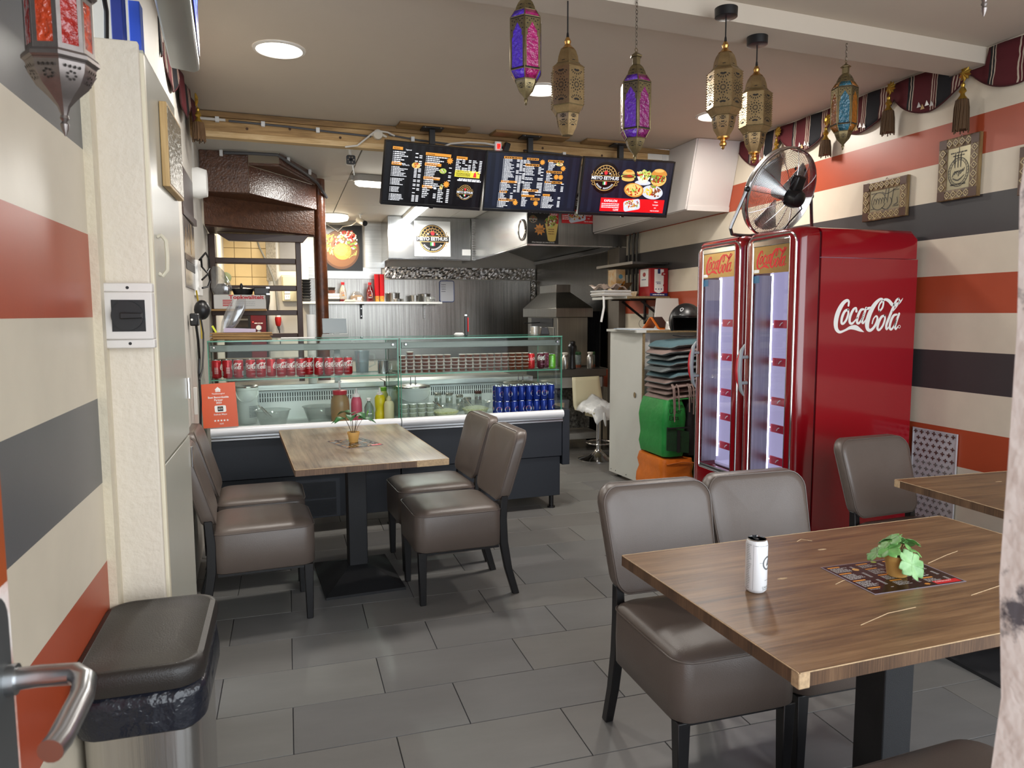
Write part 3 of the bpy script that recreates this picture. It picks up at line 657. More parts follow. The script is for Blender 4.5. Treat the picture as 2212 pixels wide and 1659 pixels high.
for i in range(9):
    a = R(i*40+10); rr = .028+.012*(i % 3); z = .125+.012*(i % 4); x, y = rr*math.cos(a), rr*math.sin(a)
    st = ob('stem', MB().tube([(x*.2, y*.2, .047), (x*.55, y*.55, .09), (x, y, z)], .0011, 6), mat('brown_stem', '#4a3a2a', .7), p2_)
    lf = leaf(.072, .030, False, 6, .3, .5); lf.xf(Matrix.Translation((x, y, z)) @ Matrix.Rotation(a+.2, 4, 'Z') @ Matrix.Rotation(R(-12), 4, 'Y'))
    ob('leaf', lf, M_dk, st, solid=.0008)
# ------------------------------------------------------------------ drinks cans
M_alum = mat('can_aluminium', '#cfd0d2', .22, 1)
def can_body(r, h, n=28): return [(r*.78, 0), (r*.82, .001), (r*.97, .006), (r, .010), (r, h-.013), (r*.93, h-.005), (r*.84, h-.002)]
def can_top(r, h): return [(r*.84, h-.002), (r*.86, h), (r*.82, h+.0008), (r*.80, h-.003), (r*.3, h-.0036), (r*.02, h-.0036)]
wc = thing('drink_can', 'tall white energy drink can standing open on the near table', 'can', (1.107, 1.512, .751), 0)
ob('can_body', MB().lathe(can_body(.0268, .134), 40), mat('can_white', '#e4e6e8', .3, .15), wc); ob('can_lid', MB().lathe(can_top(.0268, .134), 32), M_alum, wc)
tb = ob('pull_tab', MB().box(-.005, .005, -.003, .011, .1315, .1328).box(-.0055, .0055, .009, .0125, .1328, .140), M_black, wc, bevel=.001)
a = Art(); gk = mat('can_grey_print', '#5d6163', .4)
a.ring(.018, .077, .0155, .0175, .004, gk, 1, 36); a.poly([(.014, .07), (.020, .072), (.024, .088), (.020, .082)], M_black, 2)
for q, w in ((.004, .003), (.006, -.003)): a.rect(.0005-q, .079, .005, .0796, gk, 2)
a.text('GANDI', .014, .0135, .0075, gk, 1, 0); a.words(.004, .010, .022, .0014, gk); a.words(.01, .033, .014, .0012, gk)
for i in range(26): a.words(-.040, .012+.0044*i, .016, .0011, gk, 1, rnd, rnd.uniform(.5, 1))
a.rect(-.0205, .01, -.0200, .125, gk); a.words(-.018, .121, .06, .001, gk)
a.build('can_print', wrap(.0268, 0, -98), wc)
# ------------------------------------------------------------------ display counter (two glass cases side by side)
ORD = ['first', 'second', 'third', 'fourth', 'fifth', 'sixth', 'seventh', 'eighth', 'ninth', 'tenth', 'eleventh', 'twelfth', 'thirteenth', 'fourteenth', 'fifteenth', 'sixteenth', 'seventeenth', 'eighteenth']
CO, CRZ = Vector((-.477, 4.84, 0)), R(2.855)
CM = Matrix.Translation(CO) @ Matrix.Rotation(CRZ, 4, 'Z')
def cl(x, y, z): return CM @ Vector((x, y, z))
M_glass = clear('case_glass', '#f6fbf9', .006); M_gedge = mat('green_glass_edge', '#4f8f78', .15, emit=0, spec=.7)
M_base = mat('anthracite_panel', '#1c2129', .5, bump=.05, bs=200); M_rail = mat('white_enamel_rail', '#dfe0e2', .25)
M_inner = mat('white_inner_panel', '#dcdfe0', .35); M_alurail = brushed('alu_rail', '#c9cacc', .3, 0)
def case_unit(label, x0, x1, end):
    t = thing('display_case', label, 'display case', CO, 2.855, 'glass display cases of the counter')
    ob('body', MB().box(x0, x1, .0, .72, .398, .655), M_base, t, bevel=.003); ob('plinth', MB().box(x0, x1-(.01 if end else 0), .012, .70, .10, .394), M_base, t, bevel=.003)
    ob('rail', MB().cyl((x0, -.012, .716), (x1, -.012, .716), .029, n=20), M_rail, t)
    ob('lower_rail', MB().box(x0, x1, -.022, .0, .657, .672).box(x0, x1, -.016, 0, .673, .690), M_alurail, t, bevel=.003)
    ob('deck', MB().box(x0, x1, .01, .62, .66, .70), M_inner, t)
    ob('inner_panel', MB().hexa([(x0, .60, .70), (x1, .60, .70), (x1, .66, .70), (x0, .66, .70), (x0, .60, .90), (x1, .60, .90), (x1, .66, .90), (x0, .66, .90)]), M_inner, t)
    lv = MB(); n = 46
    for i in range(n):
        for z0 in (.822, .856):
            xx = x0+.20+(x1-x0-.40)*i/n; lv.box(xx, xx+.007, .5975, .601, z0, z0+.029)
    tag(ob('louvre_slots', lv, M_black, t), kind='stuff')
    ob('worktop', MB().box(x0, x1, .58, .82, .905, .945), M_steelh, t, bevel=.003)
    g = ob('front_glass', MB().box(x0+.002, x1-.002, .0, .006, .745, 1.276), M_glass, t)
    ob('glass_edge', MB().box(x0+.002, x1-.002, -.0005, .0065, 1.2762, 1.278), M_gedge, g)
    for x in (x0+.002, x1-.0045): ob('glass_edge', MB().box(x, x+.0025, -.0006, .0066, .745, 1.276), M_gedge, g)
    g = ob('top_glass', MB().box(x0+.001, x1-.001, -.004, .46, 1.2785, 1.2845), M_glass, t)
    ob('glass_edge', MB().box(x0+.001, x1-.001, -.0055, -.004, 1.2782, 1.2848), M_gedge, g); ob('glass_edge', MB().box(x0+.001, x1-.001, .46, .4615, 1.2782, 1.2848), M_gedge, g)
    g = ob('shelf_glass', MB().box(x0+.012, x1-.012, .03, .36, 1.033, 1.040), M_glass, t)
    ob('glass_edge', MB().box(x0+.012, x1-.012, .0285, .03, 1.0325, 1.0405), M_gedge, g); ob('glass_edge', MB().box(x0+.012, x1-.012, .36, .3615, 1.0325, 1.0405), M_gedge, g)
    for x in (x0+.002, x1-.009):
        g = ob('side_glass', MB().box(x, x+.006, .008, .46, .70, 1.2775), M_glass, t); ob('glass_edge', MB().box(x-.0002, x+.0062, .46, .4615, .70, 1.2775), M_gedge, g); ob('glass_edge', MB().box(x-.0002, x+.0062, .0068, .0078, .70, 1.2775), M_gedge, g)
    ob('steel_strip', MB().box(x0+.012, x1-.012, .012, .03, 1.214, 1.258), brushed('dull_steel_strip', '#8b8a86', .5, 0), t, bevel=.003)
    for x in (x0+.04, x1-.04): ob('bolt', MB().cyl((x, -.001, 1.243), (x, -.006, 1.243), .009, .006, 14), M_chrome, t)
    for x in (x0+.06, x1-.06): ob('foot', MB().cyl((x, .06, 0), (x, .06, .10), .018, n=12).cyl((x, .06, 0), (x, .06, .012), .03, n=12), M_black, t)
    return t
dc1 = case_unit('left glass display case with red cola cans on its shelf', .0, 1.192, False)
dc2 = case_unit('right glass display case with stacked sauce cups on its shelf', 1.200, 2.395, True)
ob('end_panel', MB().box(2.397, 2.455, -.005, .73, .33, .742), M_base, dc2, bevel=.003)
gr = ob('vent_grille', MB().box(.49, .78, .004, .011, .105, .36), mat('grille_grey', '#2b3038', .5), dc1)
gs = MB()
for b0 in (.118, .238):
    for i in range(13): gs.box(.515, .755, .0022, .0045, b0+.0085*i, b0+.0085*i+.004)
tag(ob('grille_slots', gs, M_black, gr), kind='stuff')
ob('lamp_disc', MB().cyl((.83, -.0005, .372), (.83, -.003, .372), .011, n=16), M_rail, dc1)
# ---- cola cans
def can(name, label, cat, loc, rz, grp, r, h, col, prn, proto=None, rough=.25, metal=.35):
    if proto: return tag(dup(proto, loc, rz), label, cat, grp)
    t = thing(name, label, cat, loc, rz, grp)
    ob('can_body', MB().lathe(can_body(r, h), 22), mat('can_'+name+col, col, rough, metal), t); ob('can_lid', MB().lathe(can_top(r, h), 20), M_alum, t)
    ob('can_rim', MB().tube([(r*.85*math.cos(a*math.pi/9), r*.85*math.sin(a*math.pi/9), h-.001) for a in range(18)], .0012, 5, close=True), M_alum, t)
    if prn:
        a = Art(); prn(a); a.build('can_print', wrap(r, 0, -90), t)
    return t
M_cw = mat('can_white_script', '#f4efee', .3)
def pr_cola(a):
    coke(a, M_cw, .0, .074, .108, 1, False, 2)
    a.rect(.058, .014, .082, .044, M_cw, 1, 4)
    for i in range(9): a.rect(.060+.0024*i, .018, .0612+.0024*i, .042, M_black, 2)
    for i in range(7): a.words(-.09, .03+.006*i, .022, .002, M_cw, 1)
    a.words(-.03, .045, .05, .002, M_cw, 1); a.words(-.01, .022, .03, .0018, M_cw, 1)
xs = [457.9, 481.4, 505.8, 532.9, 556.4, 579.9, 602.5, 624.2, 647.7, 668, 690, 714, 737.3, 759.9]
xl = [.044+(.872-.044)*(p-457.9)/(759.9-457.9) for p in xs]; proto = None
rots = [150, 160, -60, 25, -30, 120, -10, 12, 15, 30, 60, 40, 8, -28]
for i, x in enumerate(xl):
    c = can('cola_can', f'red cola can, {ORD[i]} from the left on the left case shelf', 'can', cl(x, .15+(.07 if i == 9 else .022 if i in (5, 7, 10) else 0), 1.041), rots[i], 'red cola cans on the shelf', .0305, .116, '#b3121f', pr_cola, proto)
    proto = proto or c
# ---- other cans at the right end of the shelf
def pr_f(a): a.text('FANTA', -.012, .06, .03, M_cw, 1, .015, rot=8); a.ell(-.02, .035, .016, .014, mat('orange_fruit', '#e2762a', .4), 1); a.words(.03, .02, .02, .002, M_cw)
def pr_c(a): coke(a, M_cw, 0, .08, .095, 1, False, 2); a.words(-.02, .03, .04, .004, mat('pink_print', '#d47aa6', .4), 1)
def pr_d(a):
    for i in range(9): a.words(-.03, .02+.009*i, .05, .004, mat('pink_print', '#d47aa6', .4), 1)
def pr_g(a):
    for i in range(8): a.words(-.02, .02+.01*i, .016, .003, M_cw, 1)
for i, (x, col, fn, lab, rz) in enumerate(((2.206, '#c81a22', pr_f, 'bright red fruit soda can, beside the last sauce cup stack', 0), (2.287, '#571427', pr_c, 'dark cherry cola can with white script, right of the red soda can', 20), (2.342, '#6b2a3c', pr_d, 'maroon can with pink print, right of the cherry cola can', 60))):
    can('soda_can', lab, 'can', cl(x, .15+.05*(i == 2), 1.041), rz, 'mixed cans on the right shelf', .0305, .113, col, fn)
can('soda_can', 'lime green soda can by the right end glass', 'can', cl(2.354, .09, 1.041), 0, 'mixed cans on the right shelf', .0255, .108, '#6fb53a', pr_g)
# ---- sauce cups in stacks
M_cupb = mat('brown_sauce', '#6e3015', .3, var=.2, vs=40); M_cupl = mat('milky_lid', '#cfc4ba', .25)
proto = None; nst = 0
for i in range(18):
    k = [5, 6, 5, 5, 5, 5, 5, 4][i] if i < 8 else 5
    for j in range(k):
        x = 1.243+.0538*i; lab = f'brown sauce cup, {ORD[j]} from the bottom of the {ORD[i]} stack from the left'
        loc = cl(x+.001*math.sin(j*3+i), .135+.002*math.cos(j*5+i), 1.0405+.0242*j)
        if proto is None:
            proto = thing('sauce_cup', lab, 'cup', loc, 0, 'sauce cups on the right shelf')
            ob('cup', MB().lathe([(.0195, 0), (.0200, .0005), (.0245, .0195)], 14), M_cupb, proto)
            ob('lid', MB().lathe([(.0250, .0195), (.0258, .0200), (.0258, .0228), (.0235, .0236), (.0225, .0228)], 14), M_cupl, proto)
        else: tag(dup(proto, loc), lab)
# ---- blue cola cans, two layers, three deep
M_pr = mat('globe_red', '#c8202c', .3); M_pb = mat('globe_blue', '#1a3fae', .3)
def pr_p(a):
    for x0 in (.0, .0895):
        a.ell(x0, .052, .0215, .0215, M_cw, 1, 26)
        up = [(x0+.0195*math.cos(R(q)), .052+.0195*math.sin(R(q))) for q in range(20, 161, 14)]
        a.poly(up+[(x0-.010, .0605), (x0+.008, .0575)], M_pr, 2)
        dn = [(x0+.0195*math.cos(R(q)), .052+.0195*math.sin(R(q))) for q in range(200, 341, 14)]
        a.poly(dn+[(x0+.010, .0435), (x0-.008, .0465)], M_pb, 2)
        a.text('PEPSI', x0, .0480, .0125, M_black, 3, .02, sx=1.0)
    a.rect(.030, .012, .052, .030, M_cw, 1, 4)
    for i in range(8): a.rect(.032+.0024*i, .014, .0332+.0024*i, .028, M_black, 2)
    for i in range(9): a.words(.030, .035+.006*i, .026, .0022, mat('pale_blue_print', '#8fa6dd', .4), 1)
proto = None; rp = [40, 60, 95, 70, 55, 30, 0, 75]; rl = [-10, 4, 40, 50, -20, 80, 60, 45]
for j in range(2):
    for d in range(2):
        for i in range(8):
            lab = f'blue cola can, {ORD[i]} from the left, {"upper" if j else "lower"} layer, {"back" if d else "front"} row'
            c = can('blue_cola_can', lab, 'can', cl(1.940+.0585*i+.002*d, .105+.062*d, .7005+.1115*j), (rp if j else rl)[i]+90*d, 'blue cola cans stacked in the right case', .0282, .111, '#142c86', pr_p, proto)
            proto = proto or c
# ---- buckets with pumps, jars, bottles, bowls
M_bk = mat('white_bucket', '#dfe1df', .4); M_sl = mat('steel_lid', '#b9b4aa', .22, .9)
def bucket(label, x, y, r, h, rods=True, print_=False):
    t = thing('sauce_bucket', label, 'bucket', cl(x, y, .7005), 0, 'lidded sauce buckets in the display cases')
    ob('bucket', MB().lathe([(r*.84, 0), (r*.86, .004), (r*.97, h-.03), (r*1.0, h-.028), (r*1.0, h-.012), (r*.96, h-.010)], 28), M_bk, t)
    ob('lid', MB().lathe([(r*1.02, h-.012), (r*1.02, h-.002), (r*.95, h+.002), (r*.5, h+.010), (r*.05, h+.012)], 28), M_sl, t)
    ob('wire_handle', MB().tube([(r*1.0*math.cos(R(a)), r*1.02*math.sin(R(a)), h-.04-.07*abs(math.sin(R(a)))) for a in range(180, 361, 12)], .004, 6), M_bk, t)
    if rods:
        for q in (-.018, .018): ob('pump_rod', MB().cyl((q, 0, h+.006), (q, 0, h+.065), .0035, n=8).cyl((q, 0, h+.006), (q, 0, h+.018), .008, n=8), M_chrome, t)
    if print_:
        a = Art()
        for i in range(8): a.words(.0, .05+.010*i, .07, .004, mat('grey_print', '#8a8f94', .5))
        a.build('bucket_print', wrap(r*.93, 0, -80, .002), t)
    return t
bucket('white sauce bucket with steel lid behind the orange award card', .222, .42, .072, .262, False, True)
bucket('white bucket with two pump rods beside the cup stacks in the right case', 1.372, .40, .125, .222)
bucket('white pump bucket with steel lid behind the blue cola cans', 2.235, .44, .135, .215)
M_clearpl = clear('clear_plastic', '#f0f3f2', .12, .08, .10)
def bowl(label, x, y, r, h, food=None, tool=None, z=.7005):
    t = thing('clear_bowl', label, 'bowl', cl(x, y, z), 0, 'clear plastic bowls in the display cases')
    ob('bowl', MB().lathe([(r*.60, .0), (r*.66, .002), (r*.93, h-.004), (r, h), (r*.98, h+.001), (r*.90, h-.006), (r*.62, .006)], 28, cap=False), M_clearpl, t)
    if food:
        f = MB(); f.lathe([(r*.60, .010), (r*.84, h*.55), (r*.7, h*.62), (r*.4, h*.70), (r*.05, h*.72)], 24)
        ob('salad', f, mat(food[0], food[1], .6, var=.5, vs=70, col2=food[2], bump=1.0, bs=90), t)
    if tool: ob('tongs', MB().tube([(-r*.2, 0, h*.6), (-r*.75, .03, h*1.25)], .005, 6).tube([(-r*.05, 0, h*.6), (-r*.6, .0, h*1.2)], .005, 6), M_chrome, t)
    return t
bowl('empty clear bowl with a spoon in the left display case', .376, .165, .118, .118, None, True)
bowl('empty clear bowl behind, right of the spoon bowl', .70, .36, .125, .105)
bowl('clear bowl of pale cabbage salad with tongs, left of its twin', 1.552, .155, .113, .098, ('cabbage_salad', '#b9b56a', '#e2dfb4'), True)
bowl('clear bowl of chopped salad beside the blue cola cans', 1.790, .20, .118, .105, ('chopped_salad', '#a7a867', '#d9d6b8'), True)
# stacks of little clear pots
M_pale = mat('pale_garlic_sauce', '#b4b7a6', .4, var=.35, vs=60); proto = None
for i in range(4):
    for j in range(4):
        lab = f'little clear sauce pot, {ORD[j]} from the bottom, {ORD[i]} stack from the left'
        loc = cl(1.242+.062*i, .11, .7005+.031*j)
        if proto is None:
            proto = thing('sauce_pot', lab, 'pot', loc, 0, 'clear sauce pots on the deck of the right case')
            ob('pot', MB().lathe([(.022, 0), (.023, .001), (.0285, .026)], 14), M_pale, proto); ob('lid', MB().lathe([(.0290, .026), (.0295, .0265), (.0295, .0295), (.0265, .0302)], 14), mat('clear_lid', '#c3c6c4', .2), proto)
        else: tag(dup(proto, loc), lab)
M_jar = clear('jar_glass', '#e9efec', .15, .04, .12)
for i, (x, z, c) in enumerate(((1.585, .150, '#8d8a7c'), (1.672, .146, '#a09a86'), (1.755, .128, '#8f9080'), (1.82, .105, '#9a9a86'), (1.905, .150, '#5a2417'))):
    t = thing('glass_jar', f'{"dark red" if i == 4 else "pale"} spice jar, {ORD[i]} from the left behind the salad bowls', 'jar', cl(x, .50, .7005), 0, 'spice jars behind the salad bowls')
    ob('glass', MB().lathe([(.026, 0), (.028, .003), (.028, z-.03), (.024, z-.022), (.024, z-.018)], 18, cap=False), M_jar, t); ob('filling', MB().lathe([(.024, .003), (.0255, .006), (.0255, z*.7), (.005, z*.72)], 16), mat('jar_fill_'+c, c, .8, var=.3, vs=90), t)
    ob('lid', MB().lathe([(.027, z-.020), (.028, z-.018), (.028, z-.002), (.025, z)], 18), M_sl if i < 4 else mat('brown_lid', '#4a2214', .4), t)
def bottle(name, label, x, y, prof, m, cap=None, capm=None, extra=None, grp='sauce bottles in the left case', z=.7005):
    t = thing(name, label, 'bottle', cl(x, y, z), 0, grp); ob('bottle', MB().lathe(prof, 20), m, t)
    if cap: ob('cap', MB().lathe(cap, 16), capm, t)
    if extra: extra(t)
    return t
def jar_x(t):
    ob('pump', MB().cyl((0, 0, .228), (0, 0, .285), .006, n=8).box(-.011, .011, -.03, .008, .283, .293), mat('white_pump', '#e6dcdc', .35), t, bevel=.002)
bottle('sauce_jar', 'large jar of beige sauce with red lid and pump', .82, .21, [(.058, 0), (.062, .004), (.064, .12), (.060, .165), (.045, .195), (.045, .2)], mat('beige_sauce_jar', '#8d6a45', .25), [(.048, .198), (.049, .2), (.049, .226), (.02, .230)], mat('jar_red_lid', '#b52333', .35), jar_x)
M_tip = mat('pale_nozzle', '#e8d6da', .35)
bottle('squeeze_bottle', 'pink squeeze bottle right of the big sauce jar', .930, .20, [(.036, 0), (.038, .004), (.038, .13), (.034, .160), (.026, .176), (.026, .18)], mat('pink_ketchup', '#c2445f', .35), [(.028, .178), (.028, .188), (.010, .205), (.006, .235), (.004, .237)], M_tip)
def lab_g(t):
    a = Art(); a.ell(0, .062, .026, .034, mat('lime_label', '#79a843', .4), 1, 20); a.words(-.016, .06, .032, .006, M_pwhite, 2); a.build('label_print', wrap(.0318, 0, -80), t)
bottle('squeeze_bottle', 'grey bottle with a round green label', 1.010, .17, [(.030, 0), (.0315, .004), (.0315, .105), (.022, .128), (.012, .14), (.012, .155)], mat('grey_bottle', '#6d7770', .35), [(.014, .15), (.014, .168), (.004, .17)], M_tip, lab_g)
bottle('squeeze_bottle', 'yellow mustard squeeze bottle with pale tip', 1.091, .19, [(.036, 0), (.038, .004), (.037, .06), (.032, .085), (.037, .11), (.037, .165), (.028, .182), (.02, .188)], mat('mustard_yellow', '#d9be1c', .35), [(.022, .186), (.022, .196), (.010, .205), (.005, .235)], M_tip)
bottle('squeeze_bottle', 'beige mayonnaise bottle by the case divider', 1.143, .13, [(.033, 0), (.035, .004), (.035, .125), (.028, .142), (.016, .15)], mat('mayonnaise', '#cfbf9c', .4), [(.018, .148), (.018, .166), (.010, .178), (.008, .182)], mat('mayonnaise', '#cfbf9c', .4))
bottle('squeeze_bottle', 'pale yellow bottle with green cap behind the mustard', 1.137, .33, [(.034, 0), (.036, .004), (.036, .17), (.028, .19), (.024, .2)], mat('lemon_sauce', '#b9b766', .35), [(.026, .2), (.027, .202), (.027, .222), (.022, .226)], mat('lime_cap', '#6fa32c', .4))
t = thing('measuring_jug', 'clear plastic jug on the left case shelf, right of the cola cans', 'jug', cl(.975, .20, 1.041)); ob('jug', MB().lathe([(.040, 0), (.042, .003), (.050, .15), (.052, .155), (.049, .155), (.039, .005)], 22, cap=False), clear('jug_plastic', '#dfe8ee', .2, .05, .08), t)
ob('handle', MB().tube([(.049, 0, .13), (.085, 0, .125), (.088, 0, .06), (.046, 0, .04)], .006, 8), M_clearpl, t)
t = thing('steel_jug', 'small steel jug beside the clear jug on the left case shelf', 'jug', cl(1.105, .12, 1.041)); ob('jug', MB().lathe([(.034, 0), (.036, .002), (.036, .085), (.038, .09), (.035, .09), (.033, .006)], 22, cap=False), M_chrome, t); ob('handle', MB().tube([(.035, 0, .075), (.060, 0, .07), (.060, 0, .03), (.036, 0, .02)], .004, 8), M_chrome, t)
# ---- the orange award card leaning against the front glass
pc = thing('award_card', 'orange award card standing on the rail at the left end of the counter', 'sign', cl(.060, -.030, .746), 2.855)
ob('card', MB().hexa([(-.098, -.002, .0), (.105, -.002, .004), (.105, .0, .004), (-.098, .0, .0), (-.110, .010, .272), (.093, .010, .282), (.093, .012, .282), (-.110, .012, .272)]), mat('orange_card', '#d4572a', .3), pc)
a = Art(); Wp = M_pwhite
a.poly([(-.014, .222), (.014, .222), (.014, .236), (.019, .236), (0, .254), (-.019, .236), (-.014, .236)], Wp, 1)
for q in (-.005, .004): a.rect(q, .222, q+.002, .234, mat('orange_card', '#d4572a', .3), 2)
a.text('Thuisbezorgd.nl', 0, .208, .0115, Wp, 1, .015); a.text('Best Beoordeelde', 0, .184, .0165, Wp, 1, .025); a.text('Partner', 0, .167, .0165, Wp, 1, .025); a.text('2023', 0, .150, .0165, Wp, 1, .025)
a.poly(rrect(.066, .042, .008, 4, .006, .117), Wp, 1); a.rect(-.010, .102, .022, .132, M_black, 2); a.ring(.006, .117, .011, .011, .002, INK['g'], 3, 16, 20, 160); a.words(-.006, .114, .024, .004, Wp, 3)
a.text('Eethuis Meyo', .004, .078, .014, Wp, 1, .01)
for i in range(5): a.star(-.030+.018*i, .044, .008, .0035, 5, Wp, 1)
a.text('4,5/5', .006, .020, .012, Wp, 1, .015)
a.build('card_print', lambda x, y, l: Vector((x-.012*(y/.28)+.002, -.0028+.0122*y/.277-.0003*l, y+.002*x/.1+.001)), pc)
# ---- things standing on the glass top
t = thing('toothpick_holder', 'clear jar of toothpicks on the right end of the counter glass', 'jar', cl(2.284, .28, 1.285)); ob('jar', MB().lathe([(.026, 0), (.028, .002), (.029, .066), (.027, .066), (.026, .004)], 18, cap=False), M_clearpl, t)
tp = MB()
for i in range(40):
    a_ = rnd.uniform(0, 6.28); q = rnd.uniform(.0, .022); tp.cyl((q*math.cos(a_), q*math.sin(a_), .004), (q*1.05*math.cos(a_), q*1.05*math.sin(a_), .055+rnd.uniform(0, .006)), .0014, n=4)
tag(ob('toothpicks', tp, mat('toothpick_wood', '#cdb083', .7), t), kind='stuff')
t = tag(ob('napkin_box', MB().hexa([(-.038, -.03, 0), (.038, -.03, 0), (.038, .03, 0), (-.038, .03, 0), (-.026, -.022, .060), (.026, -.022, .060), (.026, .022, .060), (-.026, .022, .060)]), M_black, bevel=.006), 'black napkin dispenser right of the toothpick jar', 'dispenser'); t.location = cl(2.405-.03, .30, 1.285)
t = thing('gas_lighter', 'black and red tall gas lighter standing on the counter glass', 'lighter', cl(1.755, .30, 1.285)); ob('body', MB().box(-.014, .008, -.01, .01, 0, .145), M_black, t, bevel=.004); ob('trigger_side', MB().box(.008, .017, -.009, .009, .03, .135), M_red, t, bevel=.003); ob('tip', MB().box(-.013, .006, -.008, .008, .145, .158), M_chrome, t, bevel=.002)
t = tag(ob('cloth', MB().lathe([(.001, 0), (.028, .002), (.034, .012), (.022, .024), (.01, .02), (.001, .018)], 14).xf(Matrix.Diagonal((1.2, .8, 1, 1))), M_paper), 'crumpled white cloth beside the gas lighter', 'cloth'); t.location = cl(1.70, .30, 1.285)
t = thing('tablet', 'grey tablet on a stand behind the left counter glass, by the newel post', 'tablet', cl(.86, .66, .946), 0)
ob('panel', MB().hexa([(-.10, .0, .36), (.075, .0, .36), (.075, .012, .36), (-.10, .012, .36), (-.10, .05, .47), (.075, .05, .47), (.075, .062, .47), (-.10, .062, .47)]), mat('tablet_grey', '#8d979c', .35), t, bevel=.003)
ob('stand', MB().box(-.02, .02, .0, .06, 0, .37).hexa([(-.13, -.06, .27), (.12, -.06, .27), (.12, .08, .27), (-.13, .08, .27), (-.10, -.0, .355), (.08, -.0, .355), (.08, .06, .355), (-.10, .06, .355)]), mat('stand_grey', '#9aa0a0', .4), t)
t = thing('paper_cup', 'white paper cup beside the grey tablet', 'cup', cl(.675, .62, .946)); ob('cup', MB().lathe([(.03, 0), (.031, .45), (.034, .5), (.030, .5)], 18), M_paper, t)
# ------------------------------------------------------------------ brown staircase (newel, winders, open ladder flight)
M_stair = mat('brown_gloss_stair', '#64402a', .36, var=.35, vs=26, col2='#45291a', bump=.35, bs=70); M_stair2 = mat('dark_brown_stair', '#46291b', .35, var=.25, vs=12)
st = thing('winder_staircase', 'brown painted winding staircase behind the left end of the counter', 'staircase', (0, 0, 0))
ob('newel_post', MB().cyl((.312, 6.75, 0), (.300, 6.75, 2.63), .056, n=24), mat('brown_newel', '#6e3a1c', .32, var=.4, vs=9, col2='#3f2112', bump=.3, bs=40), st)
def wedge(p, z0, z1): return MB().prism(p, z0, z1)
ob('riser', wedge([(-.575, 6.03), (.253, 6.6), (.253, 6.625), (-.575, 6.055)], 2.13, 2.357), M_stair, st, bevel=.003)
ob('riser', wedge([(-.236, 5.85), (.275, 6.6), (.275, 6.63), (-.236, 5.88)], 2.345, 2.548), mat('brown_gloss_riser', '#6a4638', .22, var=.25, vs=30, bump=.3, bs=80), st, bevel=.003)
ob('riser', wedge([(-.018, 5.80), (.285, 6.6), (.285, 6.63), (-.018, 5.83)], 2.565, 2.642), mat('brown_gloss_riser', '#6a4638', .22), st, bevel=.003)
ob('fascia', wedge([(-.572, 5.84), (-.238, 5.84), (-.238, 5.865), (-.572, 5.865)], 2.345, 2.642), M_stair, st, bevel=.003)
ob('tread', wedge([(-.575, 6.056), (.253, 6.626), (.253, 6.70), (-.595, 6.62)], 2.12, 2.14), M_stair2, st); ob('tread', wedge([(-.572, 5.866), (-.238, 5.882), (.26, 6.59), (-.572, 6.03)], 2.345, 2.365), M_stair, st)
ob('tread', wedge([(-.235, 5.845), (-.02, 5.835), (.27, 6.59)], 2.55, 2.57), M_stair, st)
ob('tread', wedge([(-.575, 5.87), (-.24, 5.89), (.20, 6.5), (.2, 6.59), (-.59, 6.4)], 2.366, 2.37), M_stair2, st)
for x0, x1, z0 in ((-.602, -.552, 1.66), (.088, .134, 0)): ob('stringer', MB().box(x0, x1, 6.56, 6.72, z0, 2.115), M_stair2, st, bevel=.004)
ob('stringer', MB().box(-.600, -.575, 6.60, 6.68, 0, 1.655), M_stair2, st, bevel=.004)
ob('header', MB().hexa([(-.44, 6.50, 2.055), (.15, 6.50, 2.055), (.15, 6.56, 2.055), (-.44, 6.56, 2.055), (-.53, 6.50, 2.115), (.2, 6.50, 2.115), (.2, 6.56, 2.115), (-.53, 6.56, 2.115)]), M_stair2, st, bevel=.003)
for z in (1.899, 1.671, 1.461, 1.262, 1.05, .84, .63, .42, .21): ob('tread', MB().box(-.60, .087, 6.57, 6.71, z-.022, z+.022), M_stair2, st, bevel=.004)
t = tag(ob('cable_bundle', MB().tube([(-.40, 5.80, 2.65), (-.2, 5.79, 2.655), (-.03, 5.765, 2.65), (.06, 5.95, 2.63), (.18, 6.3, 2.625), (.29, 6.6, 2.60), (.37, 6.72, 2.50)], .012, 8).xf(Matrix.Translation((0, 0, -.03))), mat('grey_cable', '#4d4d50', .5)), 'grey cables clipped along the top of the staircase', 'cable')
for p in ((-.42, 5.82), (.05, 5.95), (.22, 6.38)): ob('cable_clip', MB().box(p[0]-.012, p[0]+.012, p[1]-.016, p[1]+.01, 2.598, 2.642), M_paper, t, bevel=.003)
# ------------------------------------------------------------------ extractor hoods
M_hood = brushed('hood_steel', '#b4b4b2', .24, 2, .15); M_hood2 = brushed('hood_steel_dark', '#8c8b87', .3, 2, .2)
hl = thing('extractor_hood', 'left steel extractor hood carrying the round crest sign', 'extractor hood', (0, 0, 0))
ob('front', MB().box(1.212, 2.252, 9.05, 9.07, 2.128, 2.64), M_hood, hl, bevel=.003); ob('side', MB().box(1.212, 1.232, 9.072, 9.69, 2.128, 2.64), M_hood, hl, bevel=.003)
ob('filter_bed', MB().hexa([(1.235, 9.075, 2.30), (2.25, 9.075, 2.30), (2.25, 9.69, 2.22), (1.235, 9.69, 2.22), (1.235, 9.075, 2.32), (2.25, 9.075, 2.32), (2.25, 9.69, 2.24), (1.235, 9.69, 2.24)]), mat('dark_filter', '#2a2a29', .5, .5), hl)
ob('bottom_lip', MB().box(1.212, 2.252, 9.05, 9.09, 2.118, 2.128).box(1.212, 1.25, 9.09, 9.69, 2.118, 2.128), M_chrome, hl)
ob('label_strip', MB().box(2.14, 2.25, 9.045, 9.049, 2.18, 2.255), M_paper, hl)
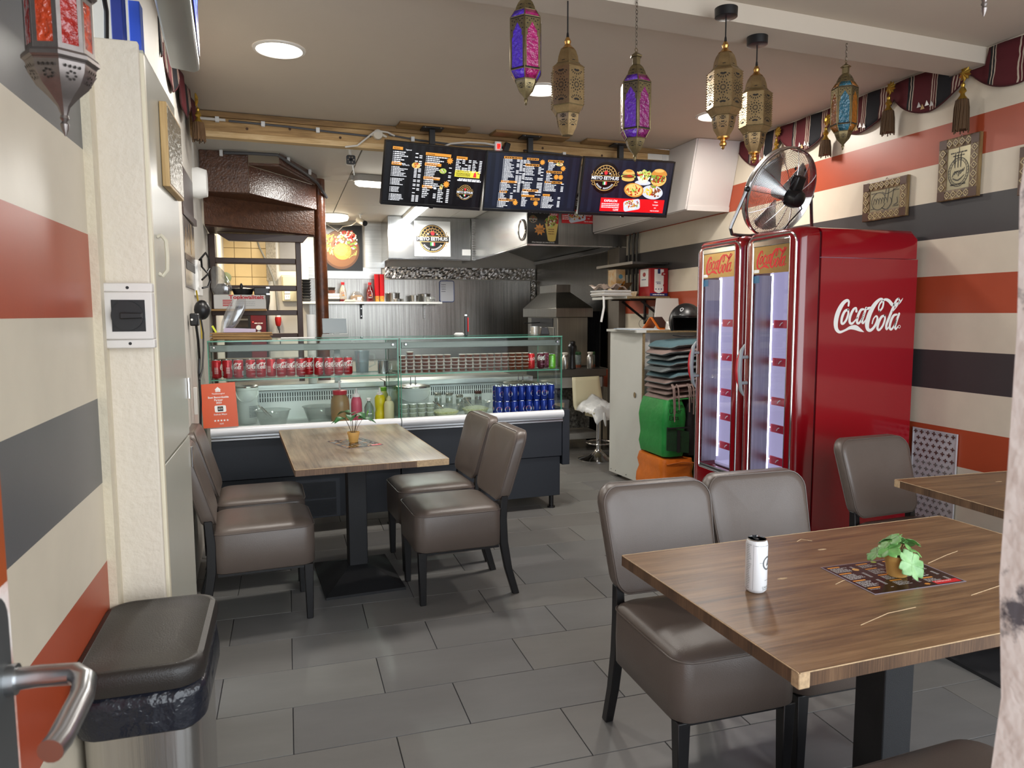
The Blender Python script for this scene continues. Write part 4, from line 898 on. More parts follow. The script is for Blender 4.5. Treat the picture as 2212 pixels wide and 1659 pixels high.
hr = thing('extractor_hood', 'right steel extractor hood with a round vent disc and two posters', 'extractor hood', (0, 0, 0))
ob('side', MB().box(2.285, 2.305, 6.912, 9.69, 2.128, 2.64), M_hood, hr, bevel=.003); ob('front', MB().box(2.285, 3.36, 6.89, 6.91, 2.128, 2.64), M_hood2, hr, bevel=.003)
fl_ = MB()
ob('filter_bed', MB().hexa([(2.31, 6.93, 2.165), (2.72, 6.93, 2.36), (2.72, 9.68, 2.36), (2.31, 9.68, 2.165), (2.31, 6.93, 2.18), (2.72, 6.93, 2.38), (2.72, 9.68, 2.38), (2.31, 9.68, 2.18)]).hexa([(2.72, 6.93, 2.36), (3.32, 6.93, 2.165), (3.32, 9.68, 2.165), (2.72, 9.68, 2.36), (2.72, 6.93, 2.38), (3.32, 6.93, 2.18), (3.32, 9.68, 2.18), (2.72, 9.68, 2.38)]), M_hood2, hr)
for i in range(11):
    y = 7.12+.11*i; ob('filter_slat', MB().hexa([(2.75, y, 2.345), (3.1, y, 2.232), (3.1, y+.05, 2.232), (2.75, y+.05, 2.345), (2.75, y, 2.35), (3.1, y, 2.236), (3.1, y+.05, 2.236), (2.75, y+.05, 2.35)]), M_black if i % 2 else M_steelh, hr)
ob('bottom_lip', MB().box(2.285, 2.33, 6.89, 9.69, 2.118, 2.128).box(2.33, 3.36, 6.89, 6.93, 2.118, 2.128).box(3.315, 3.362, 6.93, 9.69, 2.118, 2.16), M_chrome, hr)
cs = MB()
for i in range(17): cs.box(2.262, 2.284, 9.02, 9.045, 2.13+.03*i, 2.152+.03*i)
ob('corner_strip', MB().box(2.258, 2.284, 9.03, 9.049, 2.12, 2.64), M_steelh, hr); tag(ob('corner_ridges', cs, M_chrome, hr), kind='stuff')
vd = ob('vent_disc', MB().tube([(2.279, 7.03+.11*math.cos(a*math.pi/16), 2.28+.095*math.sin(a*math.pi/16)) for a in range(32)], .012, 8, close=True), M_chrome, hr); ob('disc_face', MB().cyl((2.278, 7.03, 2.28), (2.284, 7.03, 2.28), .095, n=30), mat('disc_face', '#b3aea4', .35, .6), vd)
# crest sign
t = thing('crest_sign', 'white square sign with the round black and gold crest on the left hood', 'sign', (1.536, 9.046, 2.14))
ob('board', MB().box(0, .452, -.008, 0, .02, .452), M_pwhite, t, bevel=.002)
a = Art(); meyo(a, .226, .236, .205, INK); a.build('crest_print', plane((0, -.0085, 0), (1, 0, 0), (0, 0, 1)), t)
# food art used by posters and screens -------------------------------------------------
def F(n, c): return mat('food_'+n, c, .5)
FD = dict(bun=F('bun', '#c98a3c'), bunl=F('bunl', '#e3b565'), fry=F('fry', '#e3b63c'), fryl=F('fryl', '#f2d678'), red=F('red', '#b8321e'), grn=F('green', '#7c9c36'), grnl=F('greenl', '#b9cf6a'), meat=F('meat', '#7d4526'), brd=F('board', '#5b3a24'), brd2=F('board2', '#7a5130'), wht=F('white', '#e9e2d4'), pla=F('plate', '#cdd3e0'), cheese=F('cheese', '#e8c77c'))
def glowset(d, s): return {k: glow('lit_'+m.name, '#%02x%02x%02x' % tuple(int(255*(x*12.92 if x <= .0031308 else 1.055*x**(1/2.4)-.055)) for x in m.node_tree.nodes['Principled BSDF'].inputs['Base Color'].default_value[:3]), s) for k, m in d.items()}
def bits(a, cx, cy, rx, ry, d, keys, n, s, l, r):
    for i in range(n):
        q, u = r.uniform(0, 6.28), math.sqrt(r.random()); k = r.choice(keys)
        a.ell(cx+rx*u*math.cos(q), cy+ry*u*math.sin(q), s*r.uniform(.6, 1.3), s*r.uniform(.4, .9), d[k], l+.05*i/n, 7, 0, r.uniform(0, 180))
t = thing('burger_poster', 'black poster of a burger, fries and salad on a round wooden board', 'poster', (.49, 9.69, 2.005)); r_ = random.Random(3)
ob('sheet', MB().box(0, .475, -.004, 0, 0, .58), mat('poster_black', '#141312', .3), t)
a = Art(); a.ell(.20, .27, .235, .25, FD['brd'], 1, 40); a.ell(.20, .28, .215, .23, FD['brd2'], 1.2, 40)
bits(a, .27, .38, .15, .12, FD, ['wht', 'grnl', 'grn', 'red', 'wht'], 90, .020, 2, r_); bits(a, .32, .44, .07, .07, FD, ['red', 'wht'], 30, .02, 2.2, r_)
for i in range(34):
    x, y, q = r_.uniform(.0, .10), r_.uniform(.22, .46), R(r_.uniform(20, 120)); L = .055
    a.stroke([(x-L*math.cos(q)*.5, y-L*math.sin(q)*.5, .014), (x+L*math.cos(q)*.5, y+L*math.sin(q)*.5, .014)], FD['fry'] if i % 3 else FD['fryl'], 2.4+.02*i, 1, False)
a.ell(.215, .235, .115, .105, FD['meat'], 3.4, 30); a.ell(.22, .245, .112, .106, FD['bun'], 3.6, 36); a.ell(.20, .265, .085, .075, mat('food_bun_mid', '#d6a04e', .5), 3.7, 30)
for i in range(90):
    q, u = r_.uniform(0, 6.28), math.sqrt(r_.random())*.1; a.ell(.22+u*math.cos(q), .25+u*.93*math.sin(q), .0042, .0026, FD['bunl'], 3.9, 6, 0, r_.uniform(0, 180))
for i in range(6): a.stroke([(.3+.02*i, .16+.02*i, .006), (.34+.01*i, .2, .006)], FD['grnl'], 3.2, 1, False)
a.build('poster_print', plane((0, -.0045, 0), (1, 0, 0), (0, 0, 1), .0003), t)
def burst(a, x, y, r0, m, l, txt=None, tm=None):
    a.star(x, y, r0, r0*.62, 9, m, l)
    if txt: a.text(txt, x, y-.1*r0, r0*.45, tm or M_black, l+1, .01)
t = thing('pom_poster', 'black Pom Döner poster with a fries cup on the right hood', 'poster', (2.292, 6.889, 2.135)); ob('sheet', MB().box(0, .322, -.003, 0, 0, .48), mat('poster_black', '#141312', .3), t)
a = Art(); a.text('Pom Döner', .135, .298, .062, M_pwhite, 1, .012, sx=.86); a.rect(.235, .20, .322, .36, M_red, .6); coke(a, M_cw, .278, .29, .07, 1, False, 1)
meyo(a, .055, .238, .046, INK, 1); burst(a, .125, .14, .062, M_or, 1, '10,50€'); a.text('MET COLA', .125, .115, .016, M_black, 3)
a.poly([(.18, .20), (.318, .20), (.29, .035), (.27, .025), (.23, .025), (.21, .035)], mat('cup_yellow', '#e2c368', .4), 1.4); bits(a, .25, .225, .062, .05, FD, ['meat', 'wht', 'grn', 'grnl', 'cheese', 'meat'], 70, .016, 1.8, r_)
for i in range(3): a.words(.215, .14-.022*i, .06, .007, FD['meat'], 2.4)
a.text('Alleen bezorgen een mee te nemen', .16, .010, .0165, M_pwhite, 2, .01); a.build('poster_print', plane((0, -.0033, 0), (1, 0, 0), (0, 0, 1), .0003), t)
def kapsalon(a, x0, y0, w, h, d, l, r, whitem, redm, name=True):
    """red banner with the loaded-fries tray"""
    a.rect(x0, y0, x0+w, y0+h, redm, l)
    if name: a.text('KAPSALON', x0+.155*w, y0+.70*h, .25*h, whitem, l+1, .02, sx=.85)
    for i in range(3): a.words(x0+.02*w, y0+(.53-.13*i)*h, .27*w, .06*h, whitem, l+1, r)
    if name: a.text('12,50€', x0+.25*w, y0+.06*h, .2*h, whitem, l+1, .02, sx=.8)
    cx, cy = x0+.49*w, y0+.52*h
    a.poly([(cx+(u*math.cos(R(11))-v*math.sin(R(11)))*h, cy+(u*math.sin(R(11))+v*math.cos(R(11)))*h) for u, v in rrect(1.35, .80, .18, 5)], d['pla'], l+1); bits(a, cx, cy+.05*h, .60*h, .32*h, d, ['wht', 'red', 'cheese', 'meat', 'grn', 'wht', 'bun'], 60, .085*h, l+2, r)
    for i, s in enumerate(('Alleen', 'bezorgen', 'een', 'mee te nemen')): a.text(s, x0+.865*w, y0+(.78-.22*i)*h, .15*h, whitem, l+1, .01, sx=.85)
t = thing('kapsalon_poster', 'black and red fries poster partly hidden behind the right menu screens', 'poster', (2.648, 6.889, 2.345)); ob('sheet', MB().box(0, .335, -.003, 0, 0, .285), mat('poster_black', '#141312', .3), t)
a = Art(); kapsalon(a, .0, .0, .335, .135, FD, 1, r_, M_pwhite, M_red, False); a.text('KAPSALON', .15, .235, .04, M_pwhite, 2, .015)
for i in range(3): a.words(.03, .21-.017*i, .25, .008, M_sm, 2)
a.text('12,50€', .24, .145, .035, M_pwhite, 2, .015); a.build('poster_print', plane((0, -.0033, 0), (1, 0, 0), (0, 0, 1), .0003), t)
# ------------------------------------------------------------------ foil strip, whiteboard, shelf and what stands on it
fo = MB(); rf = random.Random(5); hts = {}
def fz(u, v):
    k = (round(u*90), round(v*7)); hts.setdefault(k, rf.uniform(0, .018)); return (1.25+2.08*u, 9.695-hts[k], 1.915+.15*v)
fo.grid(fz, 90, 7)
t = thing('foil_strip', 'crinkled silver foil strip along the kitchen wall under the hoods', 'foil', (0, 0, 0)); M_foil = mat('crinkled_foil', '#d6d4d2', .16, 1, bump=.6, bs=90)
ob('foil', fo, M_foil, t, smooth=0); f2 = MB(); hts2 = {}
def fz2(u, v):
    k = (round(u*3), round(v*40)); hts2.setdefault(k, rf.uniform(0, .016)); return (3.27+.065*u, 9.69-hts2[k], 1.22+.69*v)
f2.grid(fz2, 3, 40); ob('foil', f2, M_foil, t, smooth=0)
t = thing('whiteboard', 'small blue-rimmed whiteboard with a short list on the steel wall', 'whiteboard', (2.073, 9.69, 1.748)); M_blu = mat('navy_rim', '#27427e', .4)
ob('board', MB().prism([(x, z) for x, z in rrect(.195, .28, .025, 5)], -.006, 0, ax='y'), mat('whiteboard_face', '#c6c8ce', .3), t); ob('rim', MB().tube([(x, -.006, z) for x, z in rrect(.195, .28, .025, 5)], .005, 6, close=True), M_blu, t)
ob('hook', MB().tube([(0, -.004, .14), (0, -.004, .152), (.01, -.004, .156)], .003, 5), M_blu, t)
a = Art()
for i in range(4): a.words(-.075, .085-.03*i, .06, .008, mat('marker_ink', '#4a4d5a', .5), 1)
a.build('list_writing', plane((0, -.0062, 0), (1, 0, 0), (0, 0, 1)), t)
sh = thing('wall_shelf', 'white steel-edged shelf on brackets along the kitchen wall', 'shelf', (0, 0, 0))
ob('board', MB().box(.175, 1.945, 9.38, 9.69, 1.575, 1.603), mat('shelf_white', '#d5d6d3', .35), sh, bevel=.003)
for x, m in ((.93, M_black), (1.76, M_steelh)):
    b_ = ob('bracket', MB().box(x-.014, x+.014, 9.42, 9.69, 1.562, 1.574).box(x-.014, x+.014, 9.672, 9.69, 1.385, 1.562), m, sh, bevel=.002)
    for z in (1.52, 1.42): ob('screw', MB().cyl((x, 9.672, z), (x, 9.668, z), .006, n=8), M_chrome, b_)
for i in range(8):
    t = ob('food_tray', MB().loft([[(x, y, .002) for x, y in rrect(.09, .16, .02, 3)], [(x, y, .030) for x, y in rrect(.115, .19, .02, 3)], [(x, y, .0315) for x, y in rrect(.118, .19, .02, 3)]]), M_black, bevel=.002)
    tag(t, f'black plastic food tray, {ORD[i]} from the bottom of the shelf stack', 'tray', 'black trays stacked on the shelf'); t.location = (.243, 9.52, 1.604+.0345*i)
for i in range(9):
    t = ob('foam_cup', MB().lathe([(.030, 0), (.040, .026), (.043, .027), (.043, .0295), (.030, .0296)], 16), mat('foam_white', '#dcd6cc', .6)); tag(t, f'white foam bowl, {ORD[i]} from the bottom of the stack beside the newel post', 'bowl', 'white foam bowls on the shelf'); t.location = (.452, 9.50, 1.604+.030*i)
for i, (z, c) in enumerate(((.108, '#7a4a3a'), (.145, '#2a2421'))):
    t = ob('paper_bowl', MB().lathe([(.036, 0), (.046, .032), (.048, .033), (.048, .036), (.036, .0362)], 16), mat('paper_bowl_%d' % i, c, .5)); tag(t, ('brown' if i == 0 else 'dark')+' paper bowl on the foam boxes beside the foam bowl stack', 'bowl'); t.location = (.552, 9.50, 1.604+z-.001)
for i in range(3):
    t = ob('takeaway_box', MB().box(-.075, .075, -.08, .08, 0, .033), mat('foam_box_%d' % (i == 0), '#201f1e' if i == 0 else '#d8cfc0', .6), bevel=.006); tag(t, f'{"black" if i == 0 else "white"} takeaway box, {ORD[i]} from the bottom beside the foam bowls', 'box', 'takeaway boxes on the shelf'); t.location = (.572, 9.53, 1.604+.0345*i)
def sbot(label, x, m):
    t = thing('sauce_bottle', label, 'bottle', (x, 9.47, 1.604), 0, 'red-capped bottles on the shelf')
    ob('bottle', MB().lathe([(.040, 0), (.043, .006), (.043, .13), (.034, .165), (.019, .20), (.017, .215)], 20), m, t); ob('cap', MB().lathe([(.021, .213), (.021, .243), (.018, .245)], 16), M_red, t)
    a = Art(); Rr = mat('label_red', '#b8342c', .4)
    a.poly([(-.032, .04), (.032, .04), (.032, .11), (.018, .142), (-.018, .142), (-.032, .11)], M_pwhite, 1); a.text('Oriental', 0, .105, .016, Rr, 2, .01, rot=12); a.ell(.006, .082, .014, .008, mat('orange_fruit', '#e2762a', .4), 2, 14); a.words(-.02, .055, .04, .005, M_sm, 2); a.words(-.02, .046, .04, .005, M_sm, 2)
    a.build('label_print', wrap(.0432, 0, -95), t)
    return t
for lab, x, c in (('clear red-capped bottle with a white label, nearly empty, on the shelf', .688, '#9a8f80'), ('dark red sauce bottle with red cap beside the red cups', 1.025, '#5a0f14')):
    b_ = sbot(lab, x, mat('sauce_glass_'+c, c, .18))
    if x < .7: ob('sauce_rest', MB().lathe([(.0432, .003), (.0436, .006), (.0436, .03)], 20, cap=False), mat('red_syrup', '#5a1013', .2), b_)
t = thing('wrapped_loaf', 'brown paper food parcel in clear film on the shelf', 'parcel', (.87, 9.59, 1.604)); ob('parcel', MB().loft([rr3(.15, .12, .03, 0), rr3(.17, .14, .035, .03), rr3(.16, .13, .035, .07), rr3(.10, .08, .03, .088)]), mat('kraft_paper', '#a6835a', .6, var=.3, vs=20, bump=.5, bs=40), t); ob('film', MB().loft([rr3(.18, .15, .03, .002), rr3(.19, .16, .035, .04), rr3(.12, .1, .03, .105), rr3(.05, .03, .01, .135)]), clear('cling_film', '#f4f4f4', .2, .08, .04), t); ob('label', MB().box(.0, .045, -.085, -.082, .025, .06), M_pwhite, t)
t = tag(ob('folded_cloth', MB().box(-.07, .07, -.06, .06, 0, .012).box(-.06, .075, -.055, .05, .013, .025), mat('cream_cloth', '#d4c9b2', .8), bevel=.005), 'folded cream cloth on the shelf between the bottles', 'cloth'); t.location = (.765, 9.435, 1.604)
for i, (x, k) in enumerate(((1.118, 12), (1.182, 12))):
    t = thing('cup_stack', f'tall stack of red fries cups on the shelf, {"left" if i == 0 else "right"} one of two', 'cup stack', (x, 9.50, 1.604))
    ob('printed_cup', MB().loft([rr3(.05, .05, .014, 0), rr3(.062, .062, .016, .085)]), mat('fries_cup_yellow', '#d8b23e', .5, var=.6, vs=60, col2='#b23a24'), t)
    for j in range(k): ob('red_cup', MB().loft([rr3(.056, .056, .015, .06+.024*j), rr3(.064, .064, .016, .085+.024*j+.002*(j % 2))]), mat('red_cup', '#c2141b', .4), t)
def pan(label, x, y, r, h, m=None, z=1.604):
    t = thing('steel_dish', label, 'dish', (x, y, z), 0, 'steel dishes on the shelf'); ob('dish', MB().lathe([(r*.88, 0), (r*.94, .003), (r, h), (r*1.04, h+.002), (r*.97, h+.003), (r*.90, .006), (.005, .005)], 26), M_steel if m is None else m, t); ob('rim', MB().tube([(r*1.03*math.cos(a*math.pi/13), r*1.03*math.sin(a*math.pi/13), h) for a in range(26)], .003, 5, close=True), M_chrome, t)
pan('deep round steel pan at the back, right of the red cups', 1.34, 9.595, .083, .115); pan('shallow round steel dish in front of the deep pan', 1.385, 9.45, .064, .035); pan('steel pan in the middle of the three at the shelf end', 1.605, 9.50, .065, .085); pan('small steel pan at the shelf end, behind the glass dish', 1.76, 9.60, .07, .105)
t = thing('glass_dish', 'clear glass dish at the right end of the shelf', 'dish', (1.80, 9.45, 1.604)); ob('dish', MB().lathe([(.05, 0), (.055, .003), (.068, .065), (.066, .065), (.05, .006)], 22, cap=False), M_clearpl, t); ob('filling', MB().lathe([(.046, .006), (.058, .035), (.004, .036)], 18), mat('grey_filling', '#8f8b84', .5), t)
# ------------------------------------------------------------------ kebab oven on a steel table, stool in front
ov = thing('steel_oven', 'steel grill oven with a pyramid hood beside the kitchen side wall', 'oven', (0, 0, 0)); M_ov = brushed('oven_steel', '#a5a29a', .3, 2, .2)
ob('body', MB().box(2.78, 3.13, 7.34, 8.35, .875, 1.405), M_ov, ov, bevel=.004)
ob('canopy_band', MB().box(2.74, 3.165, 7.28, 8.42, 1.406, 1.505), M_ov, ov, bevel=.003)
ob('pyramid', MB().hexa([(2.74, 7.28, 1.506), (3.165, 7.28, 1.506), (3.165, 8.42, 1.506), (2.74, 8.42, 1.506), (2.86, 7.60, 1.68), (3.03, 7.60, 1.68), (3.03, 8.15, 1.68), (2.86, 8.15, 1.68)]), M_ov, ov)
ob('flue', MB().box(2.86, 3.03, 7.60, 8.15, 1.68, 1.765), M_ov, ov, bevel=.002)
ob('opening', MB().box(2.774, 2.786, 7.48, 8.20, 1.30, 1.395), M_black, ov); ob('drop_door', MB().box(2.766, 2.779, 7.44, 8.24, 1.13, 1.295), M_ov, ov, bevel=.003)
for y in (7.62, 8.10): ob('handle', MB().box(2.74, 2.766, y-.06, y+.06, 1.222, 1.238), M_pwhite, ov, bevel=.003)
ob('skewer_rod', MB().cyl((2.60, 7.95, 1.335), (2.80, 7.9, 1.345), .006, n=8), M_black, ov)
tb_ = thing('steel_table', 'dark steel work table under the oven, bottles along its front', 'table', (0, 0, 0)); M_dktop = mat('dark_steel_top', '#55534f', .35, .6)
ob('worktop', MB().box(2.30, 3.18, 6.95, 8.6, .795, .872), M_dktop, tb_, bevel=.004); ob('undershelf', MB().box(2.35, 3.14, 7.0, 8.5, .13, .19), mat('grey_shelf', '#8a8883', .5), tb_, bevel=.003)
ob('back_cloth', MB().box(2.36, 3.14, 7.30, 7.31, .2, .79), mat('dark_pattern_cloth', '#8e8a80', .8, var=.9, vs=34, col2='#161412'), tb_); ob('rail', MB().box(2.35, 3.14, 6.97, 6.985, .68, .79), mat('grey_shelf', '#8a8883', .5), tb_)
for x in (2.34, 3.14): ob('leg', MB().box(x-.02, x+.02, 6.98, 7.02, 0, .795), M_dktop, tb_, bevel=.003)
t = thing('waste_crate', 'beige and grey crate on the undershelf of the steel table', 'crate', (2.66, 7.12, .191)); ob('crate', MB().hexa([(-.22, -.09, 0), (.11, -.09, 0), (.11, .12, 0), (-.22, .12, 0), (-.22, -.10, .36), (.14, -.10, .36), (.14, .14, .36), (-.22, .14, .36)]), mat('grey_crate', '#6f7073', .5), t, bevel=.01); ob('front_board', MB().hexa([(-.2, -.095, .02), (.06, -.095, .02), (.06, -.092, .02), (-.2, -.092, .02), (-.2, -.104, .33), (.075, -.104, .33), (.075, -.101, .33), (-.2, -.101, .33)]), mat('beige_board', '#b39f86', .6), t)
def shaker(label, x, y): 
    t = thing('steel_shaker', label, 'shaker', (x, y, .873), 0, 'steel shakers on the steel table'); ob('body', MB().lathe([(.034, 0), (.036, .004), (.036, .12), (.026, .135), (.022, .145)], 20), M_steel, t); ob('lid', MB().lathe([(.022, .145), (.030, .162), (.032, .166), (.026, .172), (.004, .174)], 18), mat('cream_lid', '#d9d3c6', .4), t)
shaker('steel shaker with cream lid, just right of the counter end glass', 2.735, 7.0); shaker('steel shaker with cream lid, in front of the oven corner', 3.02, 7.01)
t = thing('thermos_flask', 'tall black ribbed flask between the two steel shakers', 'flask', (2.825, 7.03, .873)); ob('body', MB().lathe([(.038, 0), (.04, .005), (.036, .06), (.034, .13), (.036, .17), (.045, .20), (.045, .235), (.030, .262)], 16), M_black, t, smooth=25); ob('cap', MB().lathe([(.033, .262), (.035, .265), (.032, .285), (.02, .29)], 10), M_black, t)
for i, x in enumerate((2.925, 3.085)):
    t = thing('green_lid_jar', f'glass jar with a green lid, {"behind the left" if i == 0 else "at the right end behind the right"} shaker', 'jar', (x, 7.12, .873), 0, 'green-lidded jars'); ob('jar', MB().lathe([(.034, 0), (.036, .004), (.036, .13), (.030, .14)], 18), mat('pale_jar', '#7f8a85', .25, var=.4, vs=30), t); ob('lid', MB().lathe([(.034, .14), (.035, .142), (.035, .165), (.03, .168)], 18), mat('green_lid', '#2f5a34', .4), t)
    ob('seasoning', MB().lathe([(.0365, .004), (.0367, .008), (.0367, .035)], 18, cap=False), mat('red_seasoning', '#7a3a1c', .6), t)
bs = thing('bar_stool', 'cream bar stool on a chrome foot, a plastic bag on its seat', 'stool', (2.93, 6.58, 0), 10)
M_stool = mat('cream_stool_shell', '#cfc7a6', .4)
ob('base', MB().lathe([(.205, 0), (.205, .006), (.19, .012), (.10, .035), (.045, .075), (.035, .10)], 32), M_chrome, bs); ob('column', MB().cyl((0, 0, .10), (0, 0, .47), .024, n=16), M_chrome, bs)
ob('footrest', MB().tube([(.13*math.cos(R(a)), -.02-.13*math.sin(R(a)), .17) for a in range(0, 361, 20)], .009, 8), M_chrome, bs)
shp = MB()
def sf(u, v):
    p = v*1.0; x = (u-.5)*(.36 if v > .5 else .34)
    if p < .5: return (x, -.17+.34*p*2, .475+.02*(1-abs(2*u-1)**2)*0+.012*abs(2*u-1)**2)
    q = (p-.5)*2; return (x*(1-.12*q), .17+.07*q**.7+.0, .475+.012*abs(2*u-1)**2*(1-q)+.33*q)
shp.grid(sf, 8, 16); ob('shell', shp, M_stool, bs, solid=.014); ob('seat_plate', MB().box(-.1, .1, -.1, .1, .43, .465), M_stool, bs, bevel=.006)
pb = MB(); rp_ = random.Random(11); hp = {}
def pf_(u, v):
    k = (round(u*14), round(v*12)); hp.setdefault(k, rp_.uniform(-.012, .012)); x = (u-.5)*.44+.04; y = -.24+.38*v
    z = .512+.11*max(0, 1-abs(x-.02)*5)*v+hp[k]-(.16*max(0, (abs(x)-.14)/.1))*.6-(.10*max(0, .25-v)*4)
    return (x, y, z)
pb.grid(pf_, 14, 12); t = thing('plastic_bag', 'crumpled white plastic bag with red print lying on the bar stool', 'bag', (2.93, 6.58, .012), 10); ob('bag', pb, mat('bag_white', '#dcdede', .35, bump=.5, bs=30), t, solid=.002)
ob('handle_loop', MB().tube([(-.10, -.245, .49), (-.105, -.262, .42), (-.095, -.262, .36)], [.012, .014, .006], 6), mat('bag_white', '#dcdede', .35), t)
ob('red_print', MB().grid(lambda u, v: (.06+.09*u+.01*v, -.19+.05*v+.03*u, .522+.025*v), 4, 3), M_red, t, solid=.001)
# black sheet added as gap shade, pipes at the end of the cooking corner
t = tag(ob('gap_shade_sheet', MB().grid(lambda u, v: (3.19+.15*u, 7.5+.01*math.sin(u*30), .02+1.45*v), 16, 4), mat('gap_shade_black', '#0c0c0d', .9), solid=.006), 'black sheet added as the shade in the gap right of the oven', 'curtain')
for i, (y, r) in enumerate(((6.62, .012), (6.70, .016), (6.79, .012))):
    t = ob('wall_pipe', MB().tube([(3.345, y, 1.60), (3.345, y, 2.15), (3.342, y-.03, 2.24)], r, 10), mat('dark_pipe', '#55524c', .45, .5)); tag(t, f'dark wall pipe above the little shelf, {ORD[i]} from the room side', 'pipe', 'pipes above the wall shelf')
# ------------------------------------------------------------------ pizza oven and fittings of the back room, seen through the ladder
po = thing('pizza_oven', 'black pizza oven with a dark red gauge panel behind the staircase', 'oven', (0, 0, 0)); M_pz = mat('oven_black', '#1d1b1a', .4); M_pzr = mat('oven_red', '#6a141c', .35)
ob('body', MB().box(-.765, -.215, 8.95, 9.65, .85, 1.62), M_pz, po, bevel=.004); ob('gauge_panel', MB().box(-.40, -.235, 8.935, 8.949, .95, 1.58), M_pzr, po, bevel=.003); ob('door_glass', MB().box(-.75, -.43, 8.94, 8.949, 1.30, 1.43), mat('oven_window', '#3b332c', .15), po)
for z in (1.455, 1.39): ob('door_rail', MB().box(-.75, -.43, 8.925, 8.948, z-.01, z+.008), mat('rail_grey', '#8b857a', .3, .8), po)
for z in (1.50, 1.295, 1.225):
    g_ = ob('gauge', MB().cyl((-.315, 8.934, z), (-.315, 8.922, z), .033, n=22), M_chrome, po); ob('gauge_face', MB().cyl((-.315, 8.921, z), (-.315, 8.9195, z), .027, n=20), M_pwhite, g_)
for z in (1.36, 1.225): ob('pilot_lamp', MB().cyl((-.375, 8.934, z), (-.375, 8.926, z), .007, n=10), glow('pilot_red', '#ff5a4a', 1.5), po)
a = Art(); a.words(-.36, 1.34, .09, .012, M_pwhite); a.words(-.36, 1.545, .09, .012, M_pwhite); a.build('panel_print', plane((0, 8.9345, 0), (1, 0, 0), (0, 0, 1)), po)
ob('flue_arm', MB().tube([(-.22, 9.0, 1.68), (-.23, 8.99, 1.6), (-.25, 8.98, 1.5), (-.25, 8.96, 1.45)], [.045, .05, .05, .04], 10), M_pz, po)
t = thing('meter_box', 'cream fuse box with sockets on the back room wall', 'fuse box', (-.05, 9.694, 1.61)); ob('box', MB().box(0, .185, -.08, 0, 0, .33), mat('cream_plastic', '#d8cfae', .4), t, bevel=.008); ob('lid', MB().box(.015, .175, -.092, -.081, .18, .31), mat('cream_plastic', '#d8cfae', .4), t, bevel=.006)
for i in range(2):
    s_ = ob('socket', MB().box(.03, .10, -.09, -.081, .02+.075*i, .085+.075*i), M_pwhite, t, bevel=.003)
    for q in (-.012, .012): ob('pin_hole', MB().cyl((.065+q, -.0905, .055+.075*i), (.065+q, -.089, .055+.075*i), .004, n=8), M_black, s_)
t = thing('red_plug', 'red industrial plug hanging on a grey cable behind the ladder', 'plug', (-.105, 9.60, 1.30)); ob('plug', MB().lathe([(.022, .0), (.032, .02), (.036, .05), (.040, .085), (.036, .115)], 18), mat('plug_red', '#c22a26', .4), t); ob('collar', MB().lathe([(.028, .115), (.03, .116), (.028, .15)], 16), M_pwhite, t); ob('tail', MB().cyl((0, 0, 0), (.01, 0, -.05), .018, .012, 12), mat('grey_cable', '#4d4d50', .5), t); ob('cable', MB().tube([(.01, 0, -.05), (.015, 0, -.10), (.02, .01, -.3)], .007, 6), M_black, t)
t = tag(ob('supply_cable', MB().tube([(-.33, 9.62, 2.40), (-.30, 9.6, 2.28), (-.22, 9.6, 2.1), (-.15, 9.6, 1.9), (-.12, 9.6, 1.72), (-.11, 9.6, 1.5)], .011, 8), mat('grey_cable_light', '#77766f', .5)), 'thick grey cable running down the back room wall', 'cable')
t = tag(ob('bead_curtain', MB().box(-.225, -.105, 9.62, 9.64, 1.86, 2.40), mat('bead_strings', '#4a443d', .6, var=.8, vs=16, col2='#b8b0a0', stretch=(14, 1, 2)), bevel=.004), 'grey string curtain hanging beside the tiled wall', 'curtain'); t['kind'] = 'stuff'
t = tag(ob('hanging_ladle', MB().lathe([(.002, 0), (.05, .006), (.066, .012), (.05, .016), (.002, .018)], 20, tx=Matrix.Rotation(R(90), 3, 'X')), mat('olive_lid', '#7d8a68', .4)), 'round olive green lid hanging on the tiled wall', 'lid'); t.location = (-.70, 9.64, 1.90)
t = tag(ob('wall_hook', MB().tube([(-.36, 9.62, 1.76), (-.36, 9.6, 1.70), (-.39, 9.6, 1.665), (-.35, 9.6, 1.65), (-.31, 9.6, 1.665), (-.35, 9.6, 1.69)], .006, 6), M_black), 'black wire hook on the beige tiles behind the ladder', 'hook')
t = tag(ob('tile_edge_post', MB().box(-.80, -.772, 9.5, 9.695, 1.0, 2.5), mat('pine_edge', '#c9a877', .6)), 'pale wooden post at the left edge of the tiled wall', 'post')
